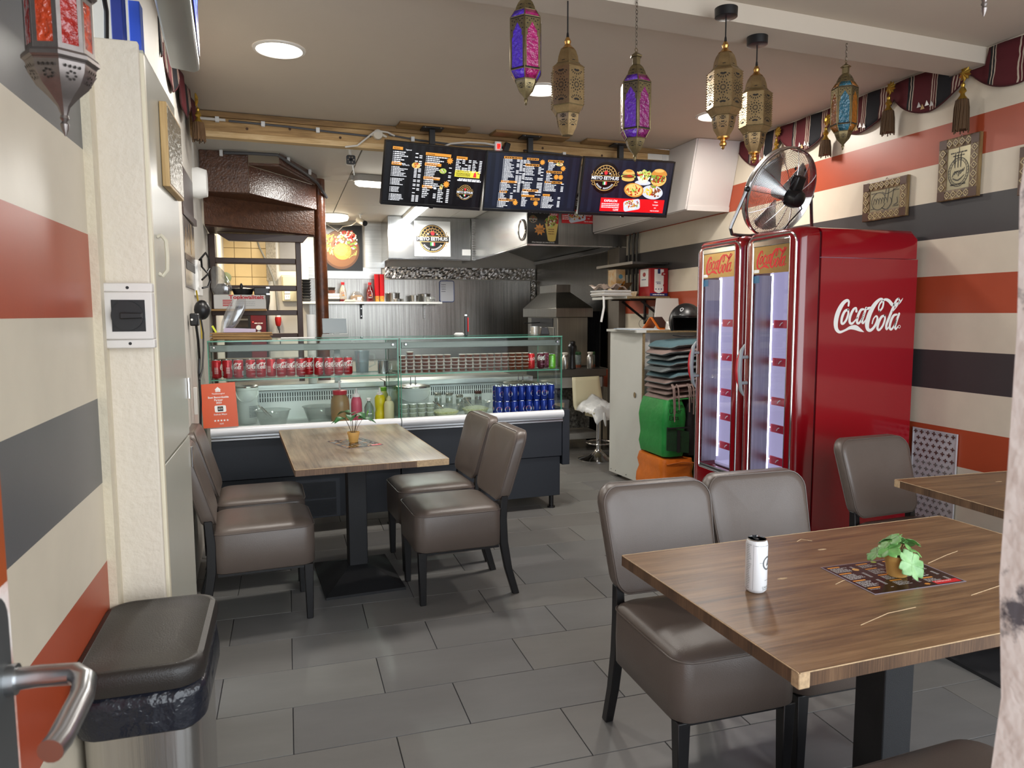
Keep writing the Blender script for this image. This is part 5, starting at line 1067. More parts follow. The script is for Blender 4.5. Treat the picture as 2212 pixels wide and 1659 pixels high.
# ------------------------------------------------------------------ red glass-door coolers
M_cola = mat('cooler_red', '#8f0a18', .16, var=0, coat=.5); M_colad = mat('cooler_red_door', '#7d0712', .14, coat=.6); M_gold = mat('gold_sign', '#b59a68', .2, .85)
M_lin = glow('cooler_liner_glow', '#c9c4e6', .42); M_led = glow('cooler_led', '#f3f0ff', 5); M_strip = mat('price_strip_red', '#c5163a', .35); M_dgrey = mat('cooler_dark_grey', '#3a3c3e', .45)  # liner itself glows: the lilac interior light is put into its colour
def cooler(label, y0, y1, zb=.46, strips=(1.38, 1.16, .93, .77, .58)):
    t = thing('drinks_cooler', label, 'refrigerator', (0, 0, 0), 0, 'red drinks coolers by the right wall'); xb0, xb1, zt = 2.695, 3.335, 1.895
    body = ob('body', MB().box(xb0, xb1, y0, y0+.03, .08, 1.735).box(xb0, xb1, y1-.03, y1, .08, 1.735).box(xb1-.03, xb1, y0+.03, y1-.03, .08, 1.735).box(xb0, xb1, y0+.03, y1-.03, .08, .45), M_cola, t)
    tp = MB(); tp.loft([[(x, y, z) for y, z in [(y0, 1.738), (y1, 1.738), (y1, zt-.03), (y1-.015, zt-.006), (y1-.04, zt), (y0+.04, zt), (y0+.015, zt-.006), (y0, zt-.03)]] for x in (xb0, xb1-.04)] + [[(xb1-.01, yy, z) for yy, z in [(y0, 1.738), (y1, 1.738), (y1, zt-.05), (y1-.015, zt-.03), (y1-.04, zt-.02), (y0+.04, zt-.02), (y0+.015, zt-.03), (y0, zt-.05)]]])
    ob('top_cover', tp, M_cola, t)
    ob('gasket', MB().box(2.683, 2.695, y0+.012, y0+.045, .10, 1.87).box(2.683, 2.695, y1-.045, y1-.012, .10, 1.87).box(2.683, 2.695, y0+.045, y1-.045, .10, .45).box(2.683, 2.695, y0+.045, y1-.045, 1.70, 1.87), M_black, t)
    ob('liner', MB().box(xb1-.045, xb1-.031, y0+.032, y1-.032, .46, 1.70).box(2.70, xb1-.046, y0+.031, y0+.045, .46, 1.70).box(2.70, xb1-.046, y1-.045, y1-.031, .46, 1.70).box(2.70, xb1-.046, y0+.046, y1-.046, .452, .465).box(2.70, xb1-.046, y0+.046, y1-.046, 1.69, 1.70), M_lin, t)
    ob('led_strip', MB().box(2.702, 2.712, y1-.062, y1-.046, .50, 1.67), M_led, t); ob('led_strip', MB().box(2.702, 2.712, y0+.046, y0+.062, .50, 1.67), M_led, t)
    ob('rack_post', MB().box(2.98, 2.99, y1-.056, y1-.046, .5, 1.6).box(3.24, 3.25, y1-.056, y1-.046, .5, 1.6), M_pwhite, t)
    rk = MB()
    for i in range(36): rk.box(2.9785, 2.9795, y1-.056, y1-.050, .52+.03*i, .53+.03*i)
    tag(ob('rack_slots', rk, M_dgrey, t), kind='stuff')
    fg = MB()
    for yy in [y0+.12+.035*i for i in range(int((y1-y0-.2)/.035))]: fg.box(xb1-.0475, xb1-.046, yy, yy+.012, .9, 1.5)
    tag(ob('fan_guard', fg, M_dgrey, t), kind='stuff')
    for z in strips:
        wsf = MB()
        for i in range(9): wsf.box(2.73, 3.28, y0+.06+(y1-y0-.12)*i/8-.0015, y0+.06+(y1-y0-.12)*i/8+.0015, z-.002, z+.002)
        wsf.box(2.725, 2.731, y0+.05, y1-.05, z-.004, z+.004); s_ = ob('wire_shelf', wsf, M_pwhite, t)
        ps = ob('price_strip', MB().box(2.712, 2.722, y0+.05, y1-.075, z-.022, z+.024), M_strip, t)
        a = Art(); L = y1-y0-.125
        coke(a, M_cw, L*.56, .001, .10, 1, False, 2); a.stroke([(L*.16, -.008, .006), (L*.19, .004, .007), (L*.23, .010, .006)], M_cw, 1, 2); a.build('strip_print', plane((2.7118, y1-.075, z), (0, -1, 0), (0, 0, 1)), s_)
    # door: bull-nosed red frame, chrome edge line, gold sign, glass, dark foot panel
    dx0, dx1, zt2 = 2.555, 2.682, 1.90; d = thing.__call__ and None
    def door_ring(x, ins, r):
        return [(x, y, z) for y, z in rrect(y1-y0-2*ins, zt2-.12-2*ins, r, 6, (y0+y1)/2, (zt2+.12)/2)]
    fr = MB(); outer = [door_ring(dx1, 0, .055), door_ring(dx1-.075, 0, .055), door_ring(dx1-.105, .008, .055), door_ring(dx0+.008, .022, .055), door_ring(dx0, .034, .055)]
    inner = [[(x, y, z) for y, z in rrect(y1-y0-.145, 1.43-.02, .02, 6, (y0+y1)/2, (zb+1.84)/2)] for x in (dx0, dx0+.03, dx1)]
    fr.loft(outer+inner+[outer[0]], cap=False); dr = ob('door_frame', fr, M_colad, t, smooth=45)
    ob('chrome_trim', MB().tube([(dx0+.004, y, z) for y, z in rrect(y1-y0-.058, zt2-.12-.06, .055, 6, (y0+y1)/2, (zt2+.12)/2)], .006, 8, close=True), M_chrome, t)
    ya, yb = y0+.074, y1-.074
    ob('inner_trim', MB().tube([(dx0+.004, y, z) for y, z in rrect(yb-ya-.004, 1.40, .012, 3, (y0+y1)/2, (zb+1.84)/2)], .0055, 8, close=True), M_chrome, t)
    ob('top_trim', MB().box(dx0+.001, dx0+.02, ya, yb, 1.815, 1.848), M_chrome, t, bevel=.004)
    sg = ob('sign_panel', MB().box(dx0+.006, dx0+.014, ya, yb, 1.665, 1.815), M_gold, t); a = Art(); coke(a, mat('sign_script_red', '#d8202c', .3), (yb-ya)*.5, .078, (yb-ya)*.80, 1, True, 3); a.rect(.012, .006, .06, .024, M_pwhite, 1); a.build('sign_print', plane((dx0+.0058, yb, 1.665), (0, -1, 0), (0, 0, 1)), sg)
    ob('glass_pane', MB().box(dx0+.012, dx0+.018, ya, yb, zb+.02, 1.664), clear('cooler_glass', '#f7f7fb', .02), t)
    ob('door_spacer', MB().box(dx0+.019, dx1, yb-.012, yb-.001, zb+.02, 1.66).box(dx0+.019, dx1, ya+.001, ya+.012, zb+.02, 1.66), brushed('spacer_alu', '#b8b8b6', .3, 2), t)
    ob('sticker', MB().box(dx0+.010, dx0+.0118, yb-.055, yb-.004, 1.615, 1.655), mat('sticker_blue', '#3f6f92', .4), t)
    kp = ob('kick_panel', MB().box(dx0+.004, dx0+.02, ya-.0, yb+.0, .33, zb+.012), M_dgrey, t, bevel=.003); a = Art(); coke(a, mat('kick_red', '#8a1a24', .4), (yb-ya)/2, .06, .13, 1, False, 2); a.build('kick_print', plane((dx0+.0038, yb, .33), (0, -1, 0), (0, 0, 1)), kp)
    gm = ob('grille', MB().box(dx0+.03, dx0+.04, ya, yb, .13, .33), M_black, t); gv = MB()
    for i in range(18):
        for z0 in (.14, .235): gv.box(dx0+.022, dx0+.03, ya+.006+.0178*i, ya+.013+.0178*i, z0, z0+.088)
    gv.box(dx0+.020, dx0+.03, ya, yb, .228, .236).box(dx0+.020, dx0+.03, ya, yb, .322, .332); ob('grille_bars', gv, mat('grille_white', '#b9bab4', .4), gm)
    hy = y1-.055; hm = mat('handle_grey', '#8f9496', .35)
    h_ = ob('handle', MB().tube([(2.535, hy, .965), (2.515, hy, 1.0), (2.502, hy, 1.06), (2.498, hy, 1.115), (2.502, hy, 1.17), (2.515, hy, 1.23), (2.535, hy, 1.265)], [.004, .012, .016, .017, .016, .012, .004], 10), hm, t); ob('handle_inlay', MB().tube([(2.507, hy, 1.0), (2.490, hy, 1.06), (2.486, hy, 1.115), (2.490, hy, 1.17), (2.507, hy, 1.23)], [.003, .009, .010, .009, .003], 8), mat('handle_red', '#b3151f', .3), h_)
    for z in (1.04, 1.19): ob('handle_stud', MB().cyl((2.50, hy, z), (2.56, hy, z), .010, n=10), hm, h_)
    for x in (2.75, 3.28):
        for y in (y0+.06, y1-.06): ob('foot', MB().cyl((x, y, 0), (x, y, .08), .02, n=10), M_black, t)
    ob('base', MB().box(2.60, xb1-.02, y0+.02, y1-.02, .04, .079), M_black, t)
    return t
k1 = cooler('red cooler nearest the camera, script lettering on its side', 3.21, 3.685); k2 = cooler('red cooler behind its twin, next to the green delivery bags', 3.705, 4.21)
a = Art(); coke(a, M_pwhite, .29, .34, .455, 1, True, 4); a.build('side_lettering', plane((2.725, 3.2095, 1.09), (1, 0, 0), (0, 0, 1), .0003), k1)
def pet(label, x, y, z, c, lab, s=1, lay=None):
    t = thing('drink_bottle', label, 'bottle', (x, y, z), 0, 'bottles inside the near cooler'); ob('bottle', MB().lathe([(.030*s, 0), (.038*s, .008), (.038*s, .15*s), (.034*s, .18*s), (.015*s, .235*s), (.013*s, .26*s)], 18), clear('pet_'+c, c, .12, .05, .12), t); ob('cap', MB().lathe([(.016*s, .255*s), (.016*s, .28*s), (.012*s, .283*s)], 14), mat('cap_blue', '#2a3f9a', .4), t); ob('label', MB().lathe([(.0388*s, .06*s), (.039*s, .062*s), (.039*s, .13*s)], 18, cap=False), mat('pet_label_'+lab, lab, .35), t)
    if lay: t.rotation_euler = lay
    return t
pet('clear water bottle with blue label on the top cooler shelf', 2.85, 3.42, 1.384, '#e4ecff', '#2f6fd6', 1.05)
t = thing('drink_carton', 'purple printed drinks carton on the second cooler shelf', 'carton', (3.02, 3.36, 1.165)); ob('carton', MB().box(-.04, .04, -.04, .04, 0, .18), mat('purple_carton', '#6a5ab0', .4, var=.4, vs=20, col2='#c9c0ea'), t, bevel=.004)
pet('yellow drink bottle on the third cooler shelf', 3.0, 3.40, .936, '#e9d94a', '#e3cf3a', .9); pet('pinkish bottle lying on the fourth cooler shelf', 2.78, 3.46, .806, '#e7c4c8', '#c77a86', .8, (0, R(90), 0))
# ------------------------------------------------------------------ wire fan on the coolers, seen from behind
fan = thing('floor_fan', 'chrome wire fan seen from behind, standing on top of the red coolers', 'fan', (2.834, 3.75, 1.896))
M_wire = mat('fan_wire', '#c4c4c6', .2, 1); FM = Matrix.Translation((0, 0, .262)) @ Matrix.Rotation(R(12), 4, 'Z') @ Matrix.Rotation(R(23), 4, 'X')
# local fan frame: axis along -Y (motor side towards the camera)
RF = .262
def fz_(r): return -.075*(1-(r/RF)**2)**.8-.015            # dome of the rear guard towards the camera
def ringpts(r, y, n=40): return [(r*math.cos(2*math.pi*i/n), y, r*math.sin(2*math.pi*i/n)) for i in range(n)]
ob('rim', MB().tube(ringpts(RF, 0, 48), .008, 8, close=True).xf(FM), M_chrome, fan); bnd = MB(); bnd.loft([ringpts(RF+.001, -.022, 48), ringpts(RF+.001, .03, 48)], cap=False); ob('band', bnd.xf(FM), M_steelh, fan, solid=.002)
gw = MB()
for i in range(36):
    r = .055+(RF-.062)*i/35; gw.tube(ringpts(r, fz_(r), 36), .0015, 4, close=True)
tag(ob('guard_rings', gw.xf(FM), M_wire, fan), kind='stuff')
gf = MB()
for i in range(24):
    r = .04+(RF-.045)*i/23; gf.tube(ringpts(r, .03+.035*(1-(r/RF)**2)+.008, 32), .0011, 4, close=True)
tag(ob('front_guard', gf.xf(FM), M_wire, fan), kind='stuff')
for i in range(12):
    q = 2*math.pi*i/12; ob('guard_spoke', MB().tube([(r*math.cos(q), fz_(r)-.002, r*math.sin(q)) for r in (.05, .1, .15, .2, .25, RF)], .0022, 6).xf(FM), M_wire, fan)
mo = ob('motor', MB().lathe([(.052, 0), (.058, .01), (.056, .06), (.045, .085), (.02, .095)], 24, tx=Matrix.Rotation(R(90), 3, 'X')).xf(FM @ Matrix.Translation((0, -.07, 0))), M_black, fan)
ob('control_box', MB().box(-.036, .036, -.125, -.075, .035, .125).xf(FM), M_black, mo, bevel=.008)
for q in (-.045, .045): ob('pull_knob', MB().lathe([(.002, 0), (.006, .006), (.006, .016), (.002, .02)], 10).xf(FM @ Matrix.Translation((q*.9, -.085, .15))), M_black, mo)
for i in range(3):
    q = 2*math.pi*i/3+.4; bl = MB(); bl.grid(lambda u, v: ((.05+.18*u)*math.cos(q+(v-.5)*(.9+.2*u)), .012+.03*(v-.5), (.05+.18*u)*math.sin(q+(v-.5)*(.9+.2*u))), 6, 6); ob('blade', bl.xf(FM), mat('fan_blade', '#8f8f90', .35, .9), fan, solid=.003)
ob('hub', MB().cyl((0, -.06, 0), (0, .04, 0), .035, n=18).xf(FM), M_black, fan)
pv1, pv2 = FM @ Vector((-RF-.012, 0, 0)), FM @ Vector((RF+.012, 0, 0)); ft1, ft2 = Vector((-.30, .26, .012)), Vector((.15, -.36, .012))
yk = MB(); yk.tube([pv1, pv1.lerp(Vector((-.335, .0, .05)), .9), (-.335, .0, .045), (-.31, .02, .013), (-.25, .05, .012), (.0, .10, .012), (.25, .13, .012), (.29, .13, .013), (.335, .12, .05), pv2.lerp(Vector((.335, .12, .05)), .9), pv2], .010, 8); ob('stand', yk, mat('fan_tube_dark', '#6f6f72', .25, .9), fan)
for p in (pv1, pv2): ob('pivot_knob', MB().sphere(p, .018, 12, 6), M_black, fan)
ob('power_cord', MB().tube([FM @ Vector((.01, -.14, .0)), FM @ Vector((.05, -.15, -.05)), FM @ Vector((.07, -.08, -.15)), FM @ Vector((.1, -.03, -.22)), (.10, .02, .008)], .004, 6), M_black, fan)
# ------------------------------------------------------------------ white counter cabinet with shelf, bags, cushions, helmet
wc_ = thing('counter_cabinet', 'white chipboard counter cabinet with a round cable hole by the kitchen passage', 'cabinet', (0, 0, 0)); M_mel = mat('white_melamine', '#c9cac4', .45, var=.05, vs=3); M_raw = mat('raw_chipboard_edge', '#8f7a58', .85, var=.45, vs=120)
ob('side_panel', MB().hexa([(2.732, 5.895, .035), (2.775, 5.37, .035), (2.793, 5.372, .035), (2.750, 5.897, .035), (2.732, 5.895, 1.285), (2.775, 5.37, 1.285), (2.793, 5.372, 1.285), (2.750, 5.897, 1.285)]), M_mel, wc_)
ob('raw_edge', MB().box(2.7745, 2.7935, 5.358, 5.370, .035, 1.285), M_raw, wc_); ob('back_panel', MB().box(2.80, 3.36, 5.44, 5.456, .035, 1.284), M_mel, wc_); ob('inner_panel', MB().box(2.796, 2.86, 5.40, 5.416, .035, 1.284), mat('inner_panel_white', '#d5d5d2', .4), wc_)
ob('top_board', MB().box(2.71, 3.363, 5.35, 5.93, 1.288, 1.308), M_mel, wc_); ob('raw_edge', MB().box(2.80, 3.363, 5.345, 5.35, 1.288, 1.308), M_raw, wc_)
hole = ob('cable_hole', MB().lathe([(.021, 0), (.024, .003), (.017, .003)], 24, tx=Matrix.Rotation(R(-90), 3, 'Y')).xf(Matrix.Translation((2.7655, 5.475, .765)) @ Matrix.Rotation(R(-4.7), 4, 'Z')), M_raw, wc_); ob('hole_dark', MB().cyl((2.7645, 5.475, .765), (2.7637, 5.475, .765), .018, n=20), M_black, hole)
for x, y in ((2.80, 5.82), (2.82, 5.42), (3.3, 5.82)): ob('castor', MB().cyl((x, y, 0), (x, y, .034), .022, n=12), M_black, wc_)
for y in (5.42, 5.6, 5.78, 5.86): ob('screw', MB().cyl((2.731+.082*(5.895-y), y, .06), (2.7285+.082*(5.895-y), y, .06), .004, n=8), M_dgrey, wc_)
CT = 1.309
def onto(o, lab, cat, grp=None): return tag(o, lab, cat, grp)
for i in range(3): onto(ob('paper_sheet', MB().box(2.665+.02*i, 2.93, 5.37+.02*i, 5.75-.02*i, CT+.004*i, CT+.003+.004*i).xf(Matrix.Identity(4)), M_paper if i != 1 else mat('blue_paper', '#9fb6cc', .6)), f'loose paper sheet overhanging the counter cabinet, {ORD[i]} from the bottom', 'paper', 'papers on the counter cabinet')
t = thing('tent_sign', 'orange tent-shaped table sign with a dark panel on the counter cabinet', 'sign', (2.99, 5.55, CT), 35)
ob('card', MB().hexa([(-.10, -.08, 0), (.10, -.08, 0), (.10, -.074, 0), (-.10, -.074, 0), (-.10, -.003, .105), (.10, -.003, .105), (.10, .003, .105), (-.10, .003, .105)]).hexa([(-.10, .074, 0), (.10, .074, 0), (.10, .08, 0), (-.10, .08, 0), (-.10, -.002, .105), (.10, -.002, .105), (.10, .004, .105), (-.10, .004, .105)]), mat('tent_orange', '#c9651c', .4), t); ob('dark_panel', MB().hexa([(-.07, -.074, .02), (.095, -.074, .02), (.095, -.0785, .02), (-.07, -.0785, .02), (-.07, -.004, .106), (.095, -.004, .106), (.095, -.012, .106), (-.07, -.012, .106)]), M_black, t)
t = thing('card_terminal', 'white card terminal with a dark screen beside the helmet', 'card reader', (3.085, 5.42, CT), -10); ob('body', MB().hexa([(-.055, -.05, 0), (.055, -.05, 0), (.055, .05, 0), (-.055, .05, 0), (-.05, -.038, .045), (.05, -.038, .045), (.05, .045, .07), (-.05, .045, .07)]), M_pwhite, t, bevel=.006); ob('screen', MB().hexa([(-.03, -.03, .047), (.035, -.03, .047), (.035, .03, .0665), (-.03, .03, .0665), (-.03, -.03, .0485), (.035, -.03, .0485), (.035, .03, .068), (-.03, .03, .068)]), M_black, t)
t = thing('till_monitor', 'pale till monitor turned away on the counter cabinet behind the helmet', 'monitor', (3.18, 5.72, CT), 0); ob('screen_back', MB().hexa([(-.12, -.01, .03), (.14, -.01, .03), (.14, .01, .03), (-.12, .01, .03), (-.05, .08, .27), (.17, .08, .27), (.17, .095, .27), (-.05, .095, .27)]), mat('monitor_grey', '#b9b6b0', .4), t, bevel=.006); ob('stand', MB().box(-.05, .08, -.02, .12, 0, .03), mat('monitor_grey', '#b9b6b0', .4), t, bevel=.006)
t = thing('wire_bicycle', 'little black wire bicycle ornament standing on the counter cabinet', 'ornament', (3.10, 5.86, CT), -8); bw_ = MB()
for x in (-.06, .06): bw_.tube([(x+.042*math.cos(a*.52), 0, .045+.042*math.sin(a*.52)) for a in range(12)], .002, 5, close=True)
bw_.tube([(-.06, 0, .045), (-.03, 0, .10), (.035, 0, .105), (0, 0, .045), (-.06, 0, .045)], .0025, 5).tube([(-.03, 0, .10), (0, 0, .045)], .0025, 5).tube([(.06, 0, .045), (.035, 0, .105), (.032, 0, .13), (.05, 0, .135)], .0025, 5).tube([(-.033, 0, .10), (-.038, 0, .125)], .0025, 5).box(-.055, -.02, -.008, .008, .125, .131)
ob('frame', bw_, M_black, t)
t = thing('wall_socket', 'white plug box on the orange stripe above the counter cabinet', 'socket', (3.366, 6.28, 1.46)); ob('box', MB().box(-.04, -.001, -.04, .04, -.05, .05), M_pwhite, t, bevel=.005)
# wall shelf with boxes
ws_ = thing('wall_shelf', 'chipboard wall shelf with red box, above the counter cabinet', 'shelf', (0, 0, 0)); ob('board', MB().box(2.93, 3.363, 5.98, 6.75, 1.580, 1.60), M_raw, ws_); ob('facing', MB().box(2.925, 2.93, 5.98, 6.75, 1.579, 1.601), M_mel, ws_)
for y in (6.05, 6.45): ob('bracket', MB().box(3.0, 3.36, y-.012, y+.012, 1.566, 1.579).box(3.346, 3.36, y-.012, y+.012, 1.34, 1.566).hexa([(3.10, y-.006, 1.555), (3.12, y-.006, 1.566), (3.12, y+.006, 1.566), (3.10, y+.006, 1.555), (3.34, y-.006, 1.38), (3.36, y-.006, 1.39), (3.36, y+.006, 1.39), (3.34, y+.006, 1.38)]), M_black, ws_)
ST = 1.601
t = thing('tea_box', 'red and white carton with navy base on the wall shelf', 'box', (3.265, 6.12, ST)); M_tr = mat('box_red', '#a5141d', .4)
ob('carton', MB().box(-.092, .092, -.11, .11, 0, .255), M_tr, t, bevel=.003); a = Art(); nv = mat('print_navy', '#1c2d6a', .4)
a.poly([(.045, .045), (.092, .025), (.14, .045), (.14, .245), (.045, .245)], M_pwhite, 1); a.rect(.002, .002, .182, .028, nv, 2); a.rect(.078, .205, .105, .25, nv, 2); a.poly([(.115, .19), (.16, .185), (.168, .205), (.155, .222), (.118, .215)], M_tr, 3); a.text('200', .142, .197, .016, M_pwhite, 4, .01); a.words(.06, .125, .05, .006, nv, 2); a.words(.07, .112, .04, .006, nv, 2); a.ell(.145, .10, .012, .012, M_tr, 3, 14); a.ell(.16, .11, .009, .009, M_tr, 3, 14)
for i in range(3): a.ell(.062+.028*i, .065, .006, .006, nv, 2, 12)
a.words(.03, .010, .12, .008, M_pwhite, 3); a.build('front_print', plane((-.092, -.1103, 0), (1, 0, 0), (0, 0, 1)), t)
a = Art(); a.poly([(.03, .09), (.19, .09), (.19, .25), (.03, .25)], M_pwhite, 1); a.ell(.11, .2, .03, .02, M_tr, 2, 16); a.words(.06, .15, .09, .008, nv, 2); a.build('side_print', plane((-.0923, .11, 0), (0, -1, 0), (0, 0, 1)), t)
t = thing('juice_carton', 'tall orange and yellow printed carton behind the red box', 'box', (3.11, 6.58, ST)); ob('carton', MB().box(-.05, .05, -.09, .09, 0, .27), mat('carton_orange', '#d9a04a', .4, var=.5, vs=14, col2='#e8dcc0'), t, bevel=.003); a = Art(); a.ell(.05, .2, .022, .022, mat('print_teal', '#6fa5b5', .4), 1, 16); a.words(.02, .12, .06, .012, M_pwhite); a.stroke([(.01, .03, .02), (.05, .09, .03), (.09, .15, .02)], M_or, 1); a.build('front_print', plane((-.05, -.0903, 0), (1, 0, 0), (0, 0, 1)), t)
t = thing('open_box', 'small opened yellow sachet box in front of the juice carton', 'box', (3.075, 6.30, ST)); ob('tray', MB().hexa([(-.09, -.07, 0), (.07, -.07, 0), (.07, .07, 0), (-.09, .07, 0), (-.10, -.08, .05), (.08, -.08, .05), (.08, .08, .05), (-.10, .08, .05)]), mat('sachet_yellow', '#c9a860', .5, var=.5, vs=30, col2='#efe6d0'), t); ob('flap', MB().hexa([(-.10, -.03, .055), (.03, .06, .055), (.03, .064, .055), (-.10, -.026, .055), (-.02, -.04, .13), (.10, .05, .14), (.10, .054, .14), (-.02, -.036, .13)]), mat('kraft_dark', '#6b5136', .6), t)
t = thing('high_board', 'dark little board fixed above the boxes on the right wall', 'shelf', (0, 0, 0)); ob('board', MB().box(3.00, 3.363, 6.02, 6.80, 1.892, 1.912), mat('dark_board', '#3b3835', .5), t); ob('edge', MB().box(2.99, 3.0, 6.02, 6.80, 1.890, 1.914), mat('grey_edge', '#a39c92', .5), t)
for i in range(4):
    t = ob('magazine', MB().hexa([(2.64+.01*i, 6.0, 0), (2.93, 6.0, 0), (2.95, 6.3, 0), (2.66, 6.3, 0), (2.64+.01*i, 6.0, .012), (2.93, 6.0, .012), (2.95, 6.3, .012), (2.66, 6.3, .012)]), M_paper if i % 2 else mat('magazine_grey', '#b5b0a8', .5), bevel=.002); t.location = (.0-.01*(i % 2)+.06, 0, ST+.0135*i); tag(t, f'magazine overhanging the wall shelf, {ORD[i]} from the bottom of the pile', 'magazine', 'magazines on the wall shelf')
t = tag(ob('cling_bag', MB().grid(lambda u, v: (2.62+.27*u, 6.02+.24*v, ST+.085+.02*math.sin(9*u+2)*math.sin(7*v+1)+.012*math.sin(23*u)), 14, 10), mat('pinkish_bag', '#cbb5a6', .35, bump=.5, bs=40), solid=.004), 'crumpled pinkish bag on top of the magazines', 'bag'); t.location = (.06, 0, 0)
t = tag(ob('paper_strip', MB().tube([(2.72, 6.03, 1.600), (2.705, 5.985, 1.585), (2.705, 5.98, 1.50), (2.69, 5.98, 1.42), (2.68, 5.98, 1.37)], .010, 6), M_paper), 'white paper strip dangling from the magazines', 'paper')
# delivery bags
M_gr = mat('bag_green', '#1f8a3c', .5, var=.2, vs=8, bump=.5, bs=14); M_ora = mat('bag_orange', '#d4701c', .45, var=.2, vs=8, bump=.5, bs=14); M_net = mat('bag_black', '#131315', .7); M_mesh = mat('mesh_dark_green', '#123d1f', .7, var=.4, vs=60)
def bagbox(x0, x1, y0, y1, z0, z1, wob=.012, sd=1):
    r = random.Random(sd); m = MB(); rings = []
    for i in range(7):
        z = z0+(z1-z0)*i/6; k = wob*math.sin(i*1.7+sd)
        rings.append([(x+r.uniform(-.004, .004), y+r.uniform(-.004, .004), z) for x, y in rrect(x1-x0+k-(.03 if i in (0, 6) else 0), y1-y0+k-(.03 if i in (0, 6) else 0), .045, 4, (x0+x1)/2, (y0+y1)/2)])
    return m.loft(rings)
b1 = thing('delivery_bag', 'big green and black delivery backpack under the cushion stack', 'delivery bag', (0, 0, 0)); ob('front', bagbox(2.705, 2.90, 4.86, 5.30, .352, .785, .012, 1), M_gr, b1, smooth=60); ob('black_body', bagbox(2.905, 3.30, 4.86, 5.30, .352, .785, .01, 2), M_net, b1, smooth=60)
ob('net_pocket', MB().hexa([(2.715, 4.836, .41), (2.905, 4.836, .38), (2.905, 4.842, .38), (2.715, 4.842, .41), (2.715, 4.836, .59), (2.905, 4.836, .545), (2.905, 4.842, .545), (2.715, 4.842, .59)]), M_mesh, b1); ob('strap', MB().box(2.80, 2.825, 4.828, 4.835, .39, .56).box(2.715, 2.905, 4.831, 4.835, .573, .585), M_net, b1)
ob('top_piping', MB().tube([(2.74, 4.858, .79), (2.90, 4.853, .798), (3.27, 4.858, .793)], .006, 6), M_gr, b1)
a = Art(); a.text('Uber', .0, .05, .052, M_net, 1, .004, 'l'); a.text('Eats', .0, .0, .052, M_net, 1, .004, 'l'); a.build('bag_print', plane((2.735, 4.838, .64), (1, 0, 0), (0, 0, 1)), b1)
b2 = thing('delivery_bag', 'orange delivery bag standing on the floor beside the white cabinet', 'delivery bag', (0, 0, 0)); ob('front', bagbox(2.68, 2.965, 4.84, 5.28, .0, .335, .015, 4), M_ora, b2, smooth=60); ob('zip', MB().tube([(2.72, 4.838, .30), (2.85, 4.832, .315), (2.96, 4.838, .30)], .005, 6), mat('zip_orange', '#a8571a', .5), b2)
a = Art(); a.poly([(-.05, 0), (.03, 0), (.035, .06), (.055, .06), (.01, .12), (-.01, .12), (-.06, .06), (-.045, .06)], M_pwhite, 1)
for q in (-.022, .008): a.rect(q, .0, q+.008, .07, M_ora, 2)
a.text('Thuisbezorgd', .0, -.05, .040, M_pwhite, 1, .012); a.build('bag_print', plane((2.845, 4.835, .075), (1, 0, 0), (0, 0, 1)), b2)
b3 = thing('delivery_bag', 'smaller green delivery bag with a reflective band, right of the orange bag', 'delivery bag', (0.01, 0, 0)); ob('front', bagbox(3.0, 3.175, 4.82, 5.26, .0, .30, .015, 7), M_gr, b3, smooth=60); ob('black_body', bagbox(3.18, 3.33, 4.82, 5.26, .0, .30, .01, 8), M_net, b3, smooth=60); ob('reflective_band', MB().hexa([(3.03, 4.805, .225), (3.17, 4.805, .205), (3.17, 4.812, .205), (3.03, 4.812, .225), (3.03, 4.805, .265), (3.17, 4.805, .245), (3.17, 4.812, .245), (3.03, 4.812, .265)]), mat('reflective_white', '#e6e8e6', .3), b3); ob('drawcord', MB().tube([(3.05, 4.81, .28), (3.10, 4.79, .31), (3.14, 4.81, .29)], .006, 6), M_net, b3)
a = Art(); a.text('Uber', .0, .05, .05, M_net, 1, .004, 'l'); a.text('Eats', .0, .0, .05, M_net, 1, .004, 'l'); a.build('bag_print', plane((3.035, 4.812, .09), (1, 0, 0), (0, 0, 1)), b3)
t = thing('motor_helmet', 'second black helmet half hidden between the delivery bags and the cooler', 'helmet', (3.27, 4.70, .46)); ob('shell', MB().sphere((0, 0, 0), .12, 18, 10), M_black, t); ob('visor', MB().box(-.10, .02, -.118, -.10, -.06, .02), mat('dark_visor', '#2a2c30', .1), t, bevel=.01); ob('buckle', MB().box(-.10, -.075, -.13, -.12, -.16, -.12), M_pwhite, t)
# cushion stack
M_cu = {'t': mat('cushion_teal', '#4d6a72', .85, var=.15, vs=30), 'b': mat('cushion_taupe', '#83706a', .85, var=.15, vs=30), 'g': mat('cushion_woven_grey', '#6d7576', .9, var=.5, vs=110)}
def cushion(lab, z, h, top, bot, dx=0, rz=0, sk=0, w=.42):
    t = thing('seat_cushion', lab, 'cushion', (2.955+dx, 5.08, z), rz, 'seat cushions stacked on the delivery bag'); m = MB(); r = random.Random(int(z*1000))
    def ringc(s, zz): return [(x*s*(1+.02*math.sin(3*math.atan2(y, x)+z*9)), y*s, zz-.036*(max(0, -x-.05)/.16)**2*s-.012*(max(0, x-.08)/.13)**2*s+.004*math.sin(9*x)) for x, y in rrect(w, .40, .045, 5)]
    m.loft([ringc(.55, .004), ringc(.85, .006), ringc(.97, h*.30), ringc(1.0, h*.48)], cap=True); ob('underside', m, M_cu[bot], t, smooth=60)
    m = MB(); m.loft([ringc(1.0, h*.485), ringc(.97, h*.72), ringc(.86, h*.93), ringc(.5, h)], cap=True); ob('top_cover', m, M_cu[top], t, smooth=60); ob('seam', MB().tube(ringc(1.005, h*.485), .003, 5, close=True), M_cu[bot], t)
    return t
